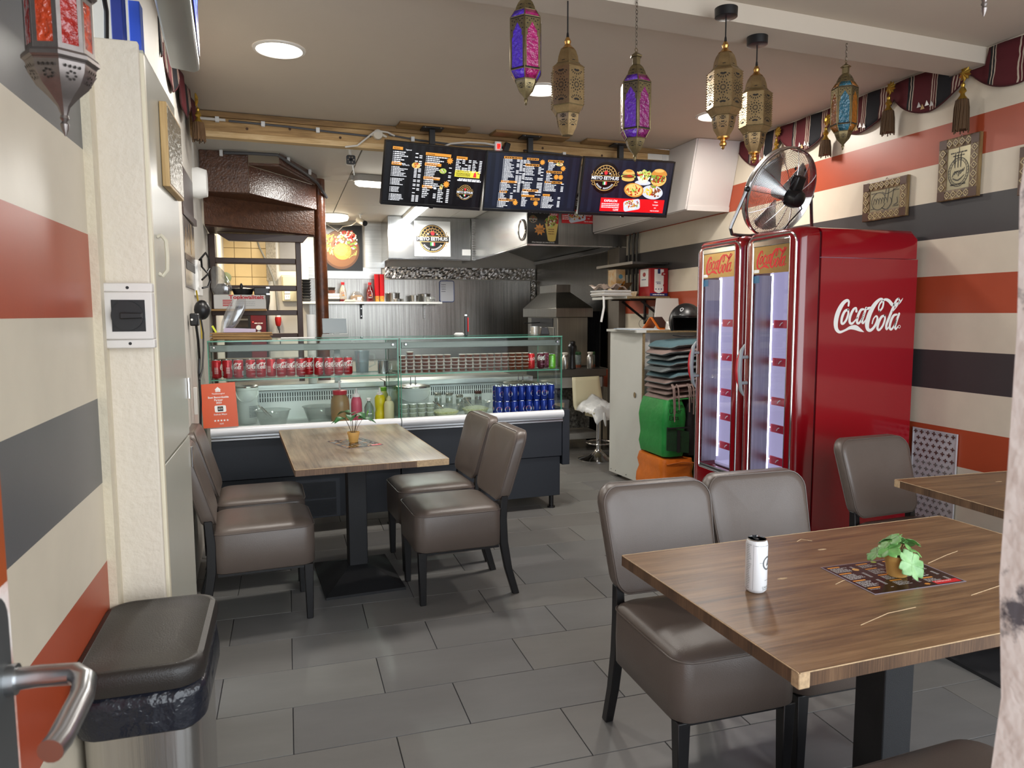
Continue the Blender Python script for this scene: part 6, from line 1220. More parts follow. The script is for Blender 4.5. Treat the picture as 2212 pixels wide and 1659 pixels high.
zc = .803; seq = [('b', 'b', .042, 0, 2, 'taupe cushion at the bottom of the stack, lying on the green bag'), ('b', 'b', .040, .01, -3, 'taupe cushion, second from the bottom of the stack'), ('b', 'b', .042, 0, 4, 'taupe cushion, third from the bottom, ties hanging down'), ('b', 'g', .040, -.01, 0, 'taupe cushion in mid stack just below the teal ones'),
    ('t', 'g', .046, .01, 5, 'dark teal cushion directly on the taupe ones'), ('g', 'g', .044, -.02, -4, 'grey woven cushion in the middle of the stack'), ('t', 'g', .050, .01, 3, 'teal cushion fourth from the top of the stack'), ('g', 'g', .032, .0, 4, 'thin grey woven cushion third from the top'), ('b', 'g', .048, -.015, -5, 'brown cushion second from the top of the stack'), ('t', 'g', .056, .02, 2, 'teal cushion on top of the stack, under the helmet')]
for tp_, bt, h, dx, rz, lab in seq: c_ = cushion(lab, zc, h, tp_, bt, dx, rz); zc += h+.001; 
tie = [q for q in bpy.data.objects if q.get('label', '').endswith('ties hanging down')][0]
for i, (x, L) in enumerate(((-.19, .20), (-.155, .17), (-.06, .19), (-.045, .12), (-.02, .21), (-.20, .26))): ob('tie', MB().tube([(x, -.19, .02), (x-.01, -.232, -.01), (x-.012, -.242, -.06), (x-.005+.01*math.sin(i*3), -.240, -L)], [.005, .006, .006, .005], 6), M_cu['b'], tie)
# open-face helmet on the cushions
hz = zc+.128; he = thing('scooter_helmet', 'black open-face scooter helmet resting on the cushion stack', 'helmet', (2.985, 5.05, hz), -28)
hm_ = MB(); nU, nV = 26, 14
def hsh(u, v, R_=.132):
    th = 2*math.pi*u; ph = R(2+118*v)
    if abs(((th+math.pi/2+math.pi) % (2*math.pi))-math.pi) < 1.0: ph = R(2+74*v)          # face opening towards the camera
    return (R_*.96*math.sin(ph)*math.cos(th), R_*1.08*math.sin(ph)*math.sin(th), R_*math.cos(ph)*1.04)
hm_.grid(lambda u, v: hsh(u, v), 52, 14); M_hel = mat('helmet_matt_black', '#101012', .36); ob('shell', hm_, M_hel, he, solid=.012, smooth=60); ob('lining', MB().grid(lambda u, v: hsh(u, v, .116), 40, 10), mat('helmet_lining', '#050505', .95), he)
ob('edge_trim', MB().tube([hsh(i/52, 1, .133) for i in range(52)], .005, 6, close=True), M_black, he)
ob('chin_strap', MB().tube([(-.10, -.05, -.105), (-.04, -.09, -.112), (.05, -.095, -.112), (.10, -.05, -.10)], .006, 6), M_net, he); ob('strap_end', MB().tube([(.10, -.06, -.10), (.145, -.10, -.11), (.17, -.17, -.13), (.17, -.23, -.20)], .009, 6), M_net, he)
a = Art(); a.poly([(-.02, .005), (-.012, -.014), (.0, -.02), (.014, -.012), (.022, .006), (.008, .016), (-.010, .015)], mat('badge_grey', '#a9adb0', .3), 1); a.poly([(-.012, .003), (.0, -.012), (.014, .004), (.002, .010)], M_hel, 2); a.words(-.012, -.042, .018, .003, mat('badge_grey', '#a9adb0', .3), 1)
def hp_(x, y, l):
    az_, el = R(-112)+x/.132, R(40)+y/.132; r = .1395+.0006*l; return Vector((r*.96*math.cos(el)*math.cos(az_), r*1.08*math.cos(el)*math.sin(az_), r*1.04*math.sin(el)))
a.build('helmet_badge', hp_, he)
# ------------------------------------------------------------------ fretwork panel low on the right wall
fp = thing('fretwork_panel', 'white perforated panel with lily cut-outs low on the striped wall', 'panel', (XW-.002, 3.205, 0)); ob('frame', MB().box(-.012, -.008, -.285, -.279, .22, .805).box(-.012, -.008, -.006, .0, .22, .805).box(-.012, -.008, -.279, -.006, .797, .805), mat('fret_white', '#b9b7bb', .5), fp)
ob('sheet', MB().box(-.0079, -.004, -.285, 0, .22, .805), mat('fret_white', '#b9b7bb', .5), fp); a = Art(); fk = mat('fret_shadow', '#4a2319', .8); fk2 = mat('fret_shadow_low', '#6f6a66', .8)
for r in range(17):
    for c in range(7):
        x = .022+.040*c+(.02 if r % 2 else 0); z = .785-.0335*r
        if x > .275: continue
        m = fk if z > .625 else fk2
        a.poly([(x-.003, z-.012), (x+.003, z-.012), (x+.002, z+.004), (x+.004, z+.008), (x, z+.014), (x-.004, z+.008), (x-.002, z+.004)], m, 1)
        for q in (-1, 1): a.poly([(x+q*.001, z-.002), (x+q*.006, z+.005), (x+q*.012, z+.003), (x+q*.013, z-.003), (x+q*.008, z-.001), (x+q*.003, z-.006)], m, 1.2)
a.build('cut_outs', plane((-.0082, -.285, 0), (0, 1, 0), (0, 0, 1), -.0003) if False else (lambda x, y, l: Vector((-.0122-.0002*l, -x, y))), fp)
# ------------------------------------------------------------------ framed calligraphies on the right wall
M_inl = wood('marquetry_frame', ('#3f2a1a', '#6d5434', '#9c8458'), 2, 4, .45, 18); M_inl2 = mat('inlay_light', '#a8966c', .4); M_inl3 = mat('inlay_dark', '#4a2c1c', .4); M_silv = mat('silver_plate', '#b3aa8c', .28, .55, var=.12, vs=30); M_cal = mat('calligraphy_ink', '#3d382a', .5)
def picture(label, y0, y1, z0, z1, kind):
    t = thing('framed_calligraphy', label, 'picture', (XW-.002, y1, z0), 0, 'framed calligraphies on the right wall'); w, h = y1-y0, z1-z0; b = .052
    fr = MB(); fr.loft([[(x, -y, z) for y, z in ((i, i), (w-i, i), (w-i, h-i), (i, h-i))] for x, i in ((0, 0), (-.020, 0), (-.022, .006), (-.018, b), (0, b))], cap=False); ob('frame', fr, M_inl, t, smooth=0); ob('plate', MB().box(-.015, -.004, -(w-b+.002), -(b-.002), b-.002, h-b+.002), M_silv, t)
    a = Art(); n1, n2 = max(3, round(w/.05)), max(3, round(h/.05))
    for i in range(n1+1):
        for zz in (b*.5, h-b*.5):
            x = b*.5+(w-b)*i/n1; a.poly([(x-.021, zz), (x, zz-.021), (x+.021, zz), (x, zz+.021)], M_inl3 if i in (0, n1) else M_inl2, 1); a.poly([(x-.013, zz), (x, zz-.013), (x+.013, zz), (x, zz+.013)], M_inl3, 1.5); a.poly([(x-.006, zz), (x, zz-.006), (x+.006, zz), (x, zz+.006)], M_inl2, 2)
    for i in range(1, n2):
        for xx in (b*.5, w-b*.5):
            z = b*.5+(h-b)*i/n2; a.poly([(xx-.021, z), (xx, z-.021), (xx+.021, z), (xx, z+.021)], M_inl2, 1); a.poly([(xx-.013, z), (xx, z-.013), (xx+.013, z), (xx, z+.013)], M_inl3, 1.5); a.poly([(xx-.006, z), (xx, z-.006), (xx+.006, z), (xx, z+.006)], M_inl2, 2)
    for x in (b*.5, w-b*.5):
        for z in (b*.5, h-b*.5): a.rect(x-.023, z-.023, x+.023, z+.023, M_inl3, 2.2)
    a.build('inlay', lambda x, y, l: Vector((-.0225-.0003*l, -x, y)), t)
    a = Art(); cx, cy = w/2, h/2; S = lambda *p: a.stroke(list(p), M_cal, 1, 3)
    if kind == 'round':
        cy -= .02; a.ring(cx, cy, .062, .075, .004, M_cal, 1, 30); a.ring(cx, cy, .05, .062, .003, M_cal, 1, 30)
        for i in range(26): q = 2*math.pi*i/26; a.stroke([(cx+.053*math.cos(q), cy+.064*math.sin(q), .003), (cx+.06*math.cos(q+.12), cy+.073*math.sin(q+.12), .002)], M_cal, 1.2, 1)
        for i in range(6): S((cx-.035+.012*i, cy-.02+.01*(i % 3), .005), (cx-.02+.01*i, cy+.005, .006), (cx-.005+.008*i, cy-.012+.006*i, .003))
        S((cx-.03, cy-.03, .006), (cx, cy-.042, .008), (cx+.035, cy-.02, .004))
        for x in (-.022, -.004, .012): S((cx+x, cy+.025, .005), (cx+x, cy+.085, .006), (cx+x+.004, cy+.095, .002))
        S((cx-.03, cy+.055, .005), (cx-.02, cy+.078, .004), (cx-.022, cy+.04, .004)); S((cx, cy+.10, .004), (cx, cy+.135, .003)); a.words(cx-.05, h-b-.03, .10, .007, M_cal); a.words(cx-.035, h-b-.045, .07, .006, M_cal); a.words(cx-.045, b+.02, .09, .008, M_cal)
    else:
        a.ring(cx-.045, cy-.005, .055, .052, .005, M_cal, 1, 26, 30, 340)
        for i in range(5): S((cx-.085+.02*i, cy-.02, .004), (cx-.075+.02*i, cy+.012, .005), (cx-.06+.02*i, cy-.01, .003))
        S((cx-.02, cy-.045, .006), (cx+.02, cy-.06, .008), (cx+.055, cy-.02, .006), (cx+.04, cy+.005, .004)); S((cx+.02, cy-.02, .005), (cx+.03, cy+.06, .006), (cx+.034, cy+.07, .002)); S((cx+.05, cy-.03, .005), (cx+.065, cy+.05, .006)); S((cx+.0, cy+.01, .005), (cx+.01, cy+.06, .005)); S((cx+.07, cy-.04, .006), (cx+.095, cy-.03, .007), (cx+.09, cy+.0, .004)); S((cx-.02, cy+.045, .004), (cx+.02, cy+.03, .005), (cx+.09, cy+.055, .003)); a.words(b+.01, h-b-.02, .04, .005, M_cal); a.words(w-b-.05, h-b-.02, .04, .005, M_cal); a.words(w-b-.05, b+.012, .04, .005, M_cal); a.words(b+.01, b+.012, .03, .005, M_cal)
    a.build('calligraphy', lambda x, y, l: Vector((-.0155-.0003*l, -x, y)), t)
    ob('hanger', MB().tube([(-.004, -w/2-.01, h), (-.004, -w/2, h+.012), (-.004, -w/2+.01, h)], .002, 5), M_chrome, t)
    return t
picture('landscape framed silver calligraphy above the near red cooler', 3.318, 3.645, 1.99, 2.215, 'wide')
picture('upright framed silver calligraphy with a round device, below the tassel', 2.878, 3.117, 2.032, 2.348, 'round')
picture('framed calligraphy cut off at the right edge of the view', 2.36, 2.664, 1.998, 2.222, 'wide')
# ------------------------------------------------------------------ raw timber beam at the edge of the front ceiling
M_pine = wood('raw_pine', ('#8a6a40', '#b08d5c', '#c8a878'), 0, 2.2, .7, 22); M_pine2 = wood('pale_pine_lath', ('#b4925f', '#cfb183', '#dcc398'), 0, 2.4, .7, 22); M_dkpine = wood('brown_plank', ('#6e5432', '#8d6d44', '#a4844f'), 0, 2, .7, 20)
bm0, bm1 = Vector((-.56, 5.18, 0)), Vector((3.0, 5.371, 0)); BT = (bm1-bm0).normalized(); BN = Vector((BT.y, -BT.x, 0))       # BN points to the room
def along(a0, a1, d0, d1, z0, z1): return MB().hexa([tuple(bm0+BT*a+BN*d+Vector((0, 0, z))) for z in (z0, z1) for a, d in ((a0, d0), (a1, d0), (a1, d1), (a0, d1))])
BL = (bm1-bm0).length; tr = struct('trim_8', along(0, BL, -.06, 0, 2.63, 2.752), M_pine)
struct('plank', along(0, BL, .001, .022, 2.715, 2.752), M_dkpine, tr, bevel=.002); struct('plank', along(0, BL, -.07, .006, 2.592, 2.629), M_pine2, tr, bevel=.002)
for a0, a1, d in ((1.33, 1.83, .17), (2.02, 2.60, .17), (2.75, 3.18, .15)): struct('plank', along(a0, a1, .023, d, 2.737, 2.7545), M_dkpine, tr, bevel=.003)
struct('white_end', along(BL-.075, BL-.04, .001, .01, 2.632, 2.714), M_white, tr)
kn_ = MB()
for a, z in ((.35, 2.66), (.62, 2.68), (.95, 2.65), (1.6, 2.67), (2.3, 2.66), (2.45, 2.69), (2.95, 2.67), (3.2, 2.655)):
    p = bm0+BT*a+BN*.0005+Vector((0, 0, z)); kn_.cyl(p, p+BN*.002, .009, n=10)
tag(struct('wood_knot', kn_, mat('dark_knot', '#4a3018', .7), tr), kind='stuff')
def btube(pts, r, m, name, lab, clips=()):
    t = tag(ob(name, MB().tube([bm0+BT*a+BN*d+Vector((0, 0, z)) for a, d, z in pts], r, 8), m), lab, 'cable')
    for a, d, z in clips: ob('cable_clip', along(a-.012, a+.012, d-r-.006, d+r+.004, z-.016, z+.016), M_paper, t)
    return t
M_gcab = mat('grey_cable', '#4d4d50', .5); M_wcab = mat('white_cable', '#cfcac2', .45)
btube([(.02, .018, 2.70), (.22, .018, 2.70)], .009, M_wcab, 'conduit', 'short white conduit at the left end of the timber beam', ((.06, .018, 2.70), (.17, .018, 2.70)))
btube([(.24, .014, 2.698), (.6, .014, 2.692), (.9, .014, 2.68), (1.16, .014, 2.672)], .007, M_gcab, 'grey_cable', 'grey cable clipped along the left half of the timber beam', ((.45, .014, 2.695), (.80, .014, 2.684)))
btube([(1.28, .020, 2.69), (1.5, .016, 2.672), (1.8, .016, 2.66), (2.1, .018, 2.668), (2.18, .018, 2.676)], .006, M_gcab, 'grey_cable', 'grey cable running behind the left menu screen top', ((1.45, .016, 2.675),))
btube([(2.30, .016, 2.66), (2.55, .016, 2.655), (2.85, .016, 2.638), (3.2, .016, 2.645)], .007, M_gcab, 'grey_cable', 'grey cable sagging along the beam above the right menu screens', ((2.62, .016, 2.652),))
btube([(1.0, -.02, 2.60), (.98, .03, 2.585), (1.06, .03, 2.60), (1.12, .03, 2.65), (1.17, .03, 2.695), (1.20, .03, 2.71), (1.27, .03, 2.705), (1.32, .03, 2.685)], .006, M_wcab, 'white_cable', 'white cable looping over the round junction box')
btube([(1.62, .06, 2.61), (1.72, .04, 2.66), (1.85, .03, 2.682), (1.98, .03, 2.685), (2.06, .04, 2.675), (2.11, .05, 2.64)], .007, M_wcab, 'white_cable', 'thick white cable arching between the left and middle menu screens')
p = bm0+BT*1.205+BN*.002+Vector((0, 0, 2.688)); t = thing('junction_box', 'round white junction box on the timber beam left of the screens', 'junction box', p)
ob('box', MB().cyl((0, 0, 0), BN*.028, .036, .033, 20), mat('box_offwhite', '#cfc6b6', .5), t, bevel=.003)
for q in (-1, 1): ob('gland', MB().cyl(BT*(.030*q)+BN*.012, BT*(.062*q)+BN*.012-Vector((0, 0, .012)), .011, .008, 10), mat('box_offwhite', '#cfc6b6', .5), t)
p = bm0+BT*2.10+BN*.025+Vector((0, 0, 2.672)); t = thing('power_strip', 'power strip with a glowing red switch above the middle screen', 'power strip', p, 2.5)
ob('body', MB().box(-.035, .25, -.018, .018, -.075, -.035).xf(Matrix.Rotation(R(14), 4, 'Y')), M_pwhite, t, bevel=.004); ob('switch_end', MB().box(-.045, .005, -.024, .012, -.045, .03), M_pwhite, t, bevel=.004); ob('switch', MB().box(-.03, -.004, -.027, -.0245, -.025, .012), glow('switch_red', '#ff1a12', 2.5), t)
ob('adapter', MB().box(.02, .062, -.05, -.005, -.075, .035).xf(Matrix.Rotation(R(18), 4, 'Y')), M_black, t, bevel=.006)
for x in (.10, .165, .22): ob('plug', MB().cyl((x, -.019, -.085-.02*x), (x, -.045, -.085-.02*x), .022, n=14), M_black, t)
# ------------------------------------------------------------------ the three menu screens
def G(n, c, s): return glow('screen_'+n, c, s)
sW, sO, sY = G('white', '#e8ebf2', .85), G('orange', '#e59a3c', .75), G('yellow', '#e6d94a', .8); sK = glow('screen_black', '#0a0b10', .25); sN = [glow('screen_navy_%d' % i, c, .35) for i, c in enumerate(('#1a2238', '#141b2e', '#20283f', '#171f35'))]; sG = glow('screen_charcoal', '#16181d', .35)
SL = glowset(FD, .75); sR = G('red', '#d4141c', .8); SI = dict(k=glow('screen_ink_black', '#050506', .05), g=G('gold', '#b8945a', .75), w=sW, r=G('flame', '#e0323a', .9), n=G('flaggreen', '#3f9a4a', .75))
M_bez = mat('screen_bezel', '#0b0b0d', .28)
def screen(lab, BLc, BRc, TLc, draw, hidemount=False):
    BLc, BRc, TLc = Vector(BLc), Vector(BRc), Vector(TLc); U = (BRc-BLc); w = U.length; U = U/w; V = (TLc-BLc); V = (V-U*V.dot(U)); h = V.length; V = V/h; N = U.cross(V)
    t = thing('menu_screen', lab, 'screen', BLc, 0, 'menu screens over the counter')
    def bx(x0, x1, y0, y1, d0, d1): return MB().hexa([tuple(U*x+V*y+N*d) for d in (d0, d1) for x, y in ((x0, y0), (x1, y0), (x1, y1), (x0, y1))])
    ob('housing', bx(0, w, 0, h, -.035, -.002), M_bez, t, bevel=.004); ob('rear_bulge', bx(.1, w-.1, .05, h-.1, -.065, -.036), M_bez, t, bevel=.008)
    for q in ((0, w, 0, .020), (0, w, h-.010, h), (0, .010, .020, h-.010), (w-.010, w, .020, h-.010)): ob('bezel', bx(*q, -.0018, .004), M_bez, t, bevel=.0015)
    ob('sensor', bx(w/2-.012, w/2+.012, -.008, .0, -.02, -.004), M_bez, t); ob('sensor_dot', bx(w/2-.002, w/2+.002, .008, .012, .004, .005), M_chrome, t)
    a = Art(); draw(a, w-.02, h-.03); f = plane(U*.010+V*.020+N*(-.0015), U, V, .00022); a.build('screen_picture', f, t)
    m0 = U*(w/2)+V*(h*.75)-N*.066; top = Vector((m0.x, m0.y+.0, 0)); zc_ = 2.735-BLc.z; mx = m0.x; my = (bm0+BT*((BLc.x+mx-bm0.x)/BT.x)).y-.11-BLc.y
    mt = ob('mount_pole', MB().bar([(mx, my, zc_-.17), (mx, my, zc_-.01)], [(.038, .038), (.038, .038)]), M_matblack, t); ob('mount_plate', MB().box(mx-.075, mx+.075, my-.055, my+.055, zc_-.009, zc_), M_matblack, mt, bevel=.002); ob('mount_arm', MB().tube([(mx, my, zc_-.16), tuple(m0)], .018, 8), M_matblack, mt)
    for q in (-.055, .055): ob('mount_screw', MB().cyl((mx+q, my-.056, zc_-.0045), (mx+q, my-.05, zc_-.0045), .004, n=6), M_chrome, mt)
    return t
rs = random.Random(21)
def hd(a, x, y, w, txt, H, s=None): 
    a.rect(x, y-.016*1.0, x+w, y+.003, sO, 2); a.text(txt, x+.008, y-.0125, .0125, sK, 3, .02, 'l')
def lines(a, x, y, w, n, pitch, cols=(), num=True, gap=()):
    for i in range(n):
        yy = y-pitch*i
        if i in gap: continue
        if num: a.rect(x-.010, yy, x-.005, yy+pitch*.45, sW, 2)
        a.words(x, yy, w, pitch*.52, sW, 2, rs, rs.uniform(.4, 1))
        for c in cols:
            if rs.random() < .85: a.rect(c, yy, c+.020, yy+pitch*.52, sW, 2)
def wallbg(a, w, h, cols, base):
    a.rect(0, 0, w, h, base, 0)
    n = 24
    for i in range(n): a.rect(w*i/n+.0008, h*.12*rs.random(), w*(i+1)/n-.0008, h, cols[i % len(cols)], .5)
def d1(a, w, h):
    wallbg(a, w, h, [sG, sK], sK); X = lambda f: f*w; Y = lambda f: h*(1-f)
    hd(a, X(.06), Y(.07), .070, "PIZZA'S", h); a.text('Vegetarisch', X(.185), Y(.11), .013, sW, 3, .01, 'l', .7); lines(a, X(.08), Y(.155), .11, 7, .0125, (X(.285), X(.325)))
    hd(a, X(.06), Y(.325), .070, "PIZZA'S", h); a.text('met Vlees/Vis', X(.165), Y(.365), .013, sW, 3, .01, 'l', .7); a.ell(X(.30), Y(.345), .031, .020, SL['cheese'], 3); bits(a, X(.30), Y(.345), .022, .014, SL, ['red', 'bun', 'fry'], 16, .006, 3.4, rs); lines(a, X(.075), Y(.405), .115, 24, .0096, (X(.285), X(.325)), True, (7, 13, 18))
    hd(a, X(.385), Y(.115), .185, 'CALZONE', h); lines(a, X(.405), Y(.185), .15, 5, .0125); burst(a, X(.635), Y(.215), .026, sO, 3); hd(a, X(.385), Y(.29), .12, 'VERSE SALADES', h); lines(a, X(.405), Y(.345), .12, 9, .0108, (X(.635),)); a.ell(X(.575), Y(.40), .026, .018, SL['grnl'], 3); bits(a, X(.575), Y(.40), .02, .012, SL, ['grn', 'wht', 'red'], 14, .005, 3.4, rs)
    hd(a, X(.385), Y(.525), .12, "KINDERMENU'S", h); lines(a, X(.405), Y(.58), .115, 5, .0125); burst(a, X(.625), Y(.625), .026, sO, 3); a.poly([(X(.555), Y(.66)), (X(.595), Y(.66)), (X(.588), Y(.72)), (X(.563), Y(.72))], SL['cheese'], 3); bits(a, X(.575), Y(.655), .013, .011, SL, ['wht', 'grn', 'meat'], 12, .005, 3.4, rs)
    hd(a, X(.38), Y(.675), .075, "EXTRA'S", h); lines(a, X(.385), Y(.725), .06, 6, .0125, (X(.50),), False); lines(a, X(.545), Y(.725), .05, 8, .0125, (X(.635),), False)
    hd(a, X(.70), Y(.13), .082, 'DRANKEN', h); lines(a, X(.70), Y(.185), .045, 8, .0112, (X(.765), X(.795), X(.83)), False); lines(a, X(.875), Y(.185), .04, 8, .0112, (X(.945),), False)
    a.rect(X(.70), Y(.475), X(.965), Y(.36), sY, 2); a.text('FAMILIE SCHOTEL', X(.71), Y(.39), .0125, sK, 3, .015, 'l'); [a.words(X(.71), Y(.415+.02*i), .11, .004, sK, 3, rs) for i in range(3)]; a.poly([(X(.895), Y(.465)), (X(.93), Y(.465)), (X(.925), Y(.40)), (X(.912), Y(.37)), (X(.90), Y(.40))], SI['r'], 4); a.words(X(.94), Y(.40), .015, .006, sK, 3, rs)
    a.words(X(.75), Y(.515), .16, .006, sW, 2, rs); a.words(X(.735), Y(.545), .18, .010, sW, 2, rs); meyo(a, X(.83), Y(.74), .066, SI, 2)
def d2(a, w, h):
    wallbg(a, w, h, sN, sN[1]); X = lambda f: f*w; Y = lambda f: h*(1-f)
    def H(x, y, ww, t_=None):
        a.rect(X(x), Y(y)-.013, X(x)+ww, Y(y)+.002, sO, 2)
        if t_: a.text(t_, X(x)+.006, Y(y)-.0105, .0105, sK, 3, .02, 'l')
        else: a.words(X(x)+.006, Y(y)-.009, ww-.012, .007, sK, 3, rs)
    def B(x, y): burst(a, X(x), Y(y), .022, sO, 3)
    H(.17, .06, .135); lines(a, X(.18), Y(.115), .08, 18, .0093, (X(.31), X(.345), X(.38))); H(.16, .49, .12, 'DÖNER GERECHTEN'); lines(a, X(.165), Y(.535), .085, 7, .0098, (X(.30), X(.34))); H(.155, .675, .055); lines(a, X(.16), Y(.715), .06, 6, .0092, (X(.27),)); H(.15, .82, .135); lines(a, X(.155), Y(.87), .085, 5, .010); B(.335, .88)
    H(.415, .065, .09); lines(a, X(.42), Y(.11), .03, 3, .010); H(.405, .17, .105); lines(a, X(.415), Y(.225), .075, 17, .0112, (X(.55), X(.58)), True, (6, 9)); B(.585, .125); H(.40, .63, .12); lines(a, X(.405), Y(.675), .05, 3, .010, (X(.54), X(.575))); H(.395, .73, .10, 'MEYO SCHOTELS'); lines(a, X(.40), Y(.785), .05, 7, .010, (), False); H(.50, .785, .07); B(.56, .875)
    H(.645, .08, .12); lines(a, X(.655), Y(.125), .06, 6, .0105, (), False); a.ell(X(.775), Y(.145), .028, .012, SL['cheese'], 3); bits(a, X(.775), Y(.135), .022, .010, SL, ['meat', 'wht', 'grn', 'red'], 22, .005, 3.4, rs); B(.82, .215); H(.64, .275, .12); lines(a, X(.645), Y(.325), .06, 6, .0115, (), False); B(.755, .375); B(.805, .375); H(.635, .46, .135); lines(a, X(.645), Y(.505), .10, 6, .0105, (X(.82),)); H(.63, .70, .055, "PASTA'S"); lines(a, X(.635), Y(.755), .09, 9, .0098, (X(.80),))
def d3(a, w, h):
    wallbg(a, w, h, sN, sN[1]); X = lambda f: f*w; Y = lambda f: h*(1-f)
    a.ell(X(.245), Y(.345), .112, .116, SI['k'], 1, 40); meyo(a, X(.245), Y(.345), .118, SI, 2)
    x, y = X(.50), Y(.265); a.ell(x, y-.030, .052, .018, SL['bunl'], 3); a.ell(x, y-.012, .060, .016, SL['grnl'], 3.2); a.ell(x, y-.012, .052, .013, SL['meat'], 3.4); a.ell(x+.01, y-.006, .022, .008, SL['red'], 3.5); a.poly([(x+.05*math.cos(R(q)), y+.004+.036*math.sin(R(q))) for q in range(0, 181, 12)], SL['bunl'], 3.6); a.ell(x, y+.028, .03, .009, SL['bun'], 3.7)
    x, y = X(.675), Y(.285); a.ell(x, y-.045, .066, .018, SL['pla'], 2.5); a.poly([(x-.055, y), (x+.055, y), (x+.028, y-.048), (x-.028, y-.048)], SL['wht'], 3); bits(a, x, y+.012, .055, .034, SL, ['grnl', 'grn', 'wht', 'cheese', 'red', 'grnl'], 70, .012, 3.4, rs)
    x, y = X(.85), Y(.275); a.ell(x, y-.018, .066, .052, SL['bunl'], 2.6); bits(a, x-.005, y-.010, .060, .030, SL, ['meat', 'wht', 'red', 'grn', 'meat'], 70, .012, 3.2, rs); a.poly([(x+.066*math.cos(R(q)), y+.012+.048*math.sin(R(q))) for q in range(0, 181, 12)], SL['bun'], 4.2); a.ell(x-.005, y+.045, .04, .013, SL['bunl'], 4.3)
    x, y = X(.585), Y(.545); a.ell(x, y, .082, .052, SL['bun'], 4, 34, 0, -8); a.ell(x, y+.002, .070, .043, SL['cheese'], 4.2, 34, 0, -8); bits(a, x, y, .060, .036, SL, ['red', 'cheese', 'fry', 'red'], 34, .009, 4.4, rs); bits(a, x, y, .02, .012, SL, ['grn', 'grnl'], 14, .007, 4.8, rs)
    x, y = X(.80), Y(.57); a.ell(x, y, .090, .052, SL['pla'], 3.9, 34, 0, -6); bits(a, x-.03, y+.004, .034, .028, SL, ['fry', 'fryl'], 34, .010, 4.6, rs); bits(a, x+.03, y, .040, .032, SL, ['meat', 'wht', 'red', 'meat'], 50, .009, 4.8, rs); bits(a, x, y+.042, .03, .008, SL, ['grn', 'red'], 10, .009, 5, rs)
    kapsalon(a, X(.225), Y(.965), X(.735), h*.255, SL, 3, rs, sW, sR)
screen('left menu screen with pizza price lists and the round crest', (.637, 5.10, 2.195), (1.367, 5.22, 2.195), (.648, 4.95, 2.592), d1)
screen('middle menu screen, dark blue planks behind three columns of small print', (1.386, 5.215, 2.195), (2.107, 5.212, 2.195), (1.383, 5.065, 2.592), d2)
screen('right menu screen with food pictures and the red banner', (2.124, 5.19, 2.190), (2.866, 5.175, 2.190), (2.132, 5.055, 2.592), d3)
# ------------------------------------------------------------------ white boxed-in duct at the top of the right wall
dk = thing('duct_casing', 'white boxed-in duct hanging at the ceiling beside the right screen', 'duct', (0, 0, 0)); M_dw = mat('white_duct_board', '#cfcac6', .45, var=.04, vs=3)
ob('front', MB().hexa([(2.995, 5.085, 2.245), (XW-.003, 5.085, 2.245), (XW-.003, 5.105, 2.245), (2.995, 5.105, 2.245), (2.995, 4.935, 2.752), (XW-.003, 4.935, 2.752), (XW-.003, 4.955, 2.752), (2.995, 4.955, 2.752)]), M_dw, dk)
ob('front_lip', MB().hexa([(2.992, 5.075, 2.240), (XW-.003, 5.075, 2.240), (XW-.003, 5.084, 2.240), (2.992, 5.084, 2.240), (2.992, 5.068, 2.275), (XW-.003, 5.068, 2.275), (XW-.003, 5.078, 2.275), (2.992, 5.078, 2.275)]), M_dw, dk)
ob('side', MB().hexa([(2.982, 5.09, 2.25), (2.995, 5.09, 2.25), (2.995, 6.88, 2.262), (2.982, 6.88, 2.262), (2.982, 4.94, 2.752), (2.995, 4.94, 2.752), (2.995, 5.35, 2.752), (2.982, 5.35, 2.752)]) if False else MB().prism([(4.942, 2.752), (5.093, 2.25), (6.88, 2.262), (6.88, 2.64), (5.40, 2.64), (5.40, 2.752)], 2.982, 2.994, ax='x'), M_dw, dk)
ob('underside', MB().box(2.996, XW-.003, 5.107, 6.88, 2.246, 2.258), M_dw, dk)
# ------------------------------------------------------------------ lamps
for i, (x, y) in enumerate(((.006, 3.912), (1.47, 4.154), (2.771, 4.366))):
    t = thing('ceiling_downlight', f'round ceiling downlight, {["left one, above the far table", "middle one behind the brass lanterns", "right one half hidden by a brass lantern"][i]}', 'ceiling light', (x, y, 2.7545), 0, 'round downlights in the ceiling')
    ob('ring', MB().lathe([(.128, 0), (.126, -.006), (.112, -.009), (.108, -.004), (.108, 0)], 36, cap=False), mat('white_ring', '#d9d4cb', .4), t); ob('diffuser', MB().cyl((0, 0, -.001), (0, 0, -.004), .110, n=36), glow('downlight_glow', '#fff8ee', 9), t)
t = thing('ceiling_lamp', 'round frosted kitchen ceiling lamp right of the newel post', 'ceiling light', (.577, 9.15, 2.643)); ob('base', MB().cyl((0, 0, 0), (0, 0, -.012), .175, n=32), M_pwhite, t); ob('shade', MB().lathe([(.172, -.013), (.18, -.03), (.165, -.065), (.12, -.078), (.01, -.082)], 32), glow('round_lamp_glow', '#fff0d2', 3.2), t)
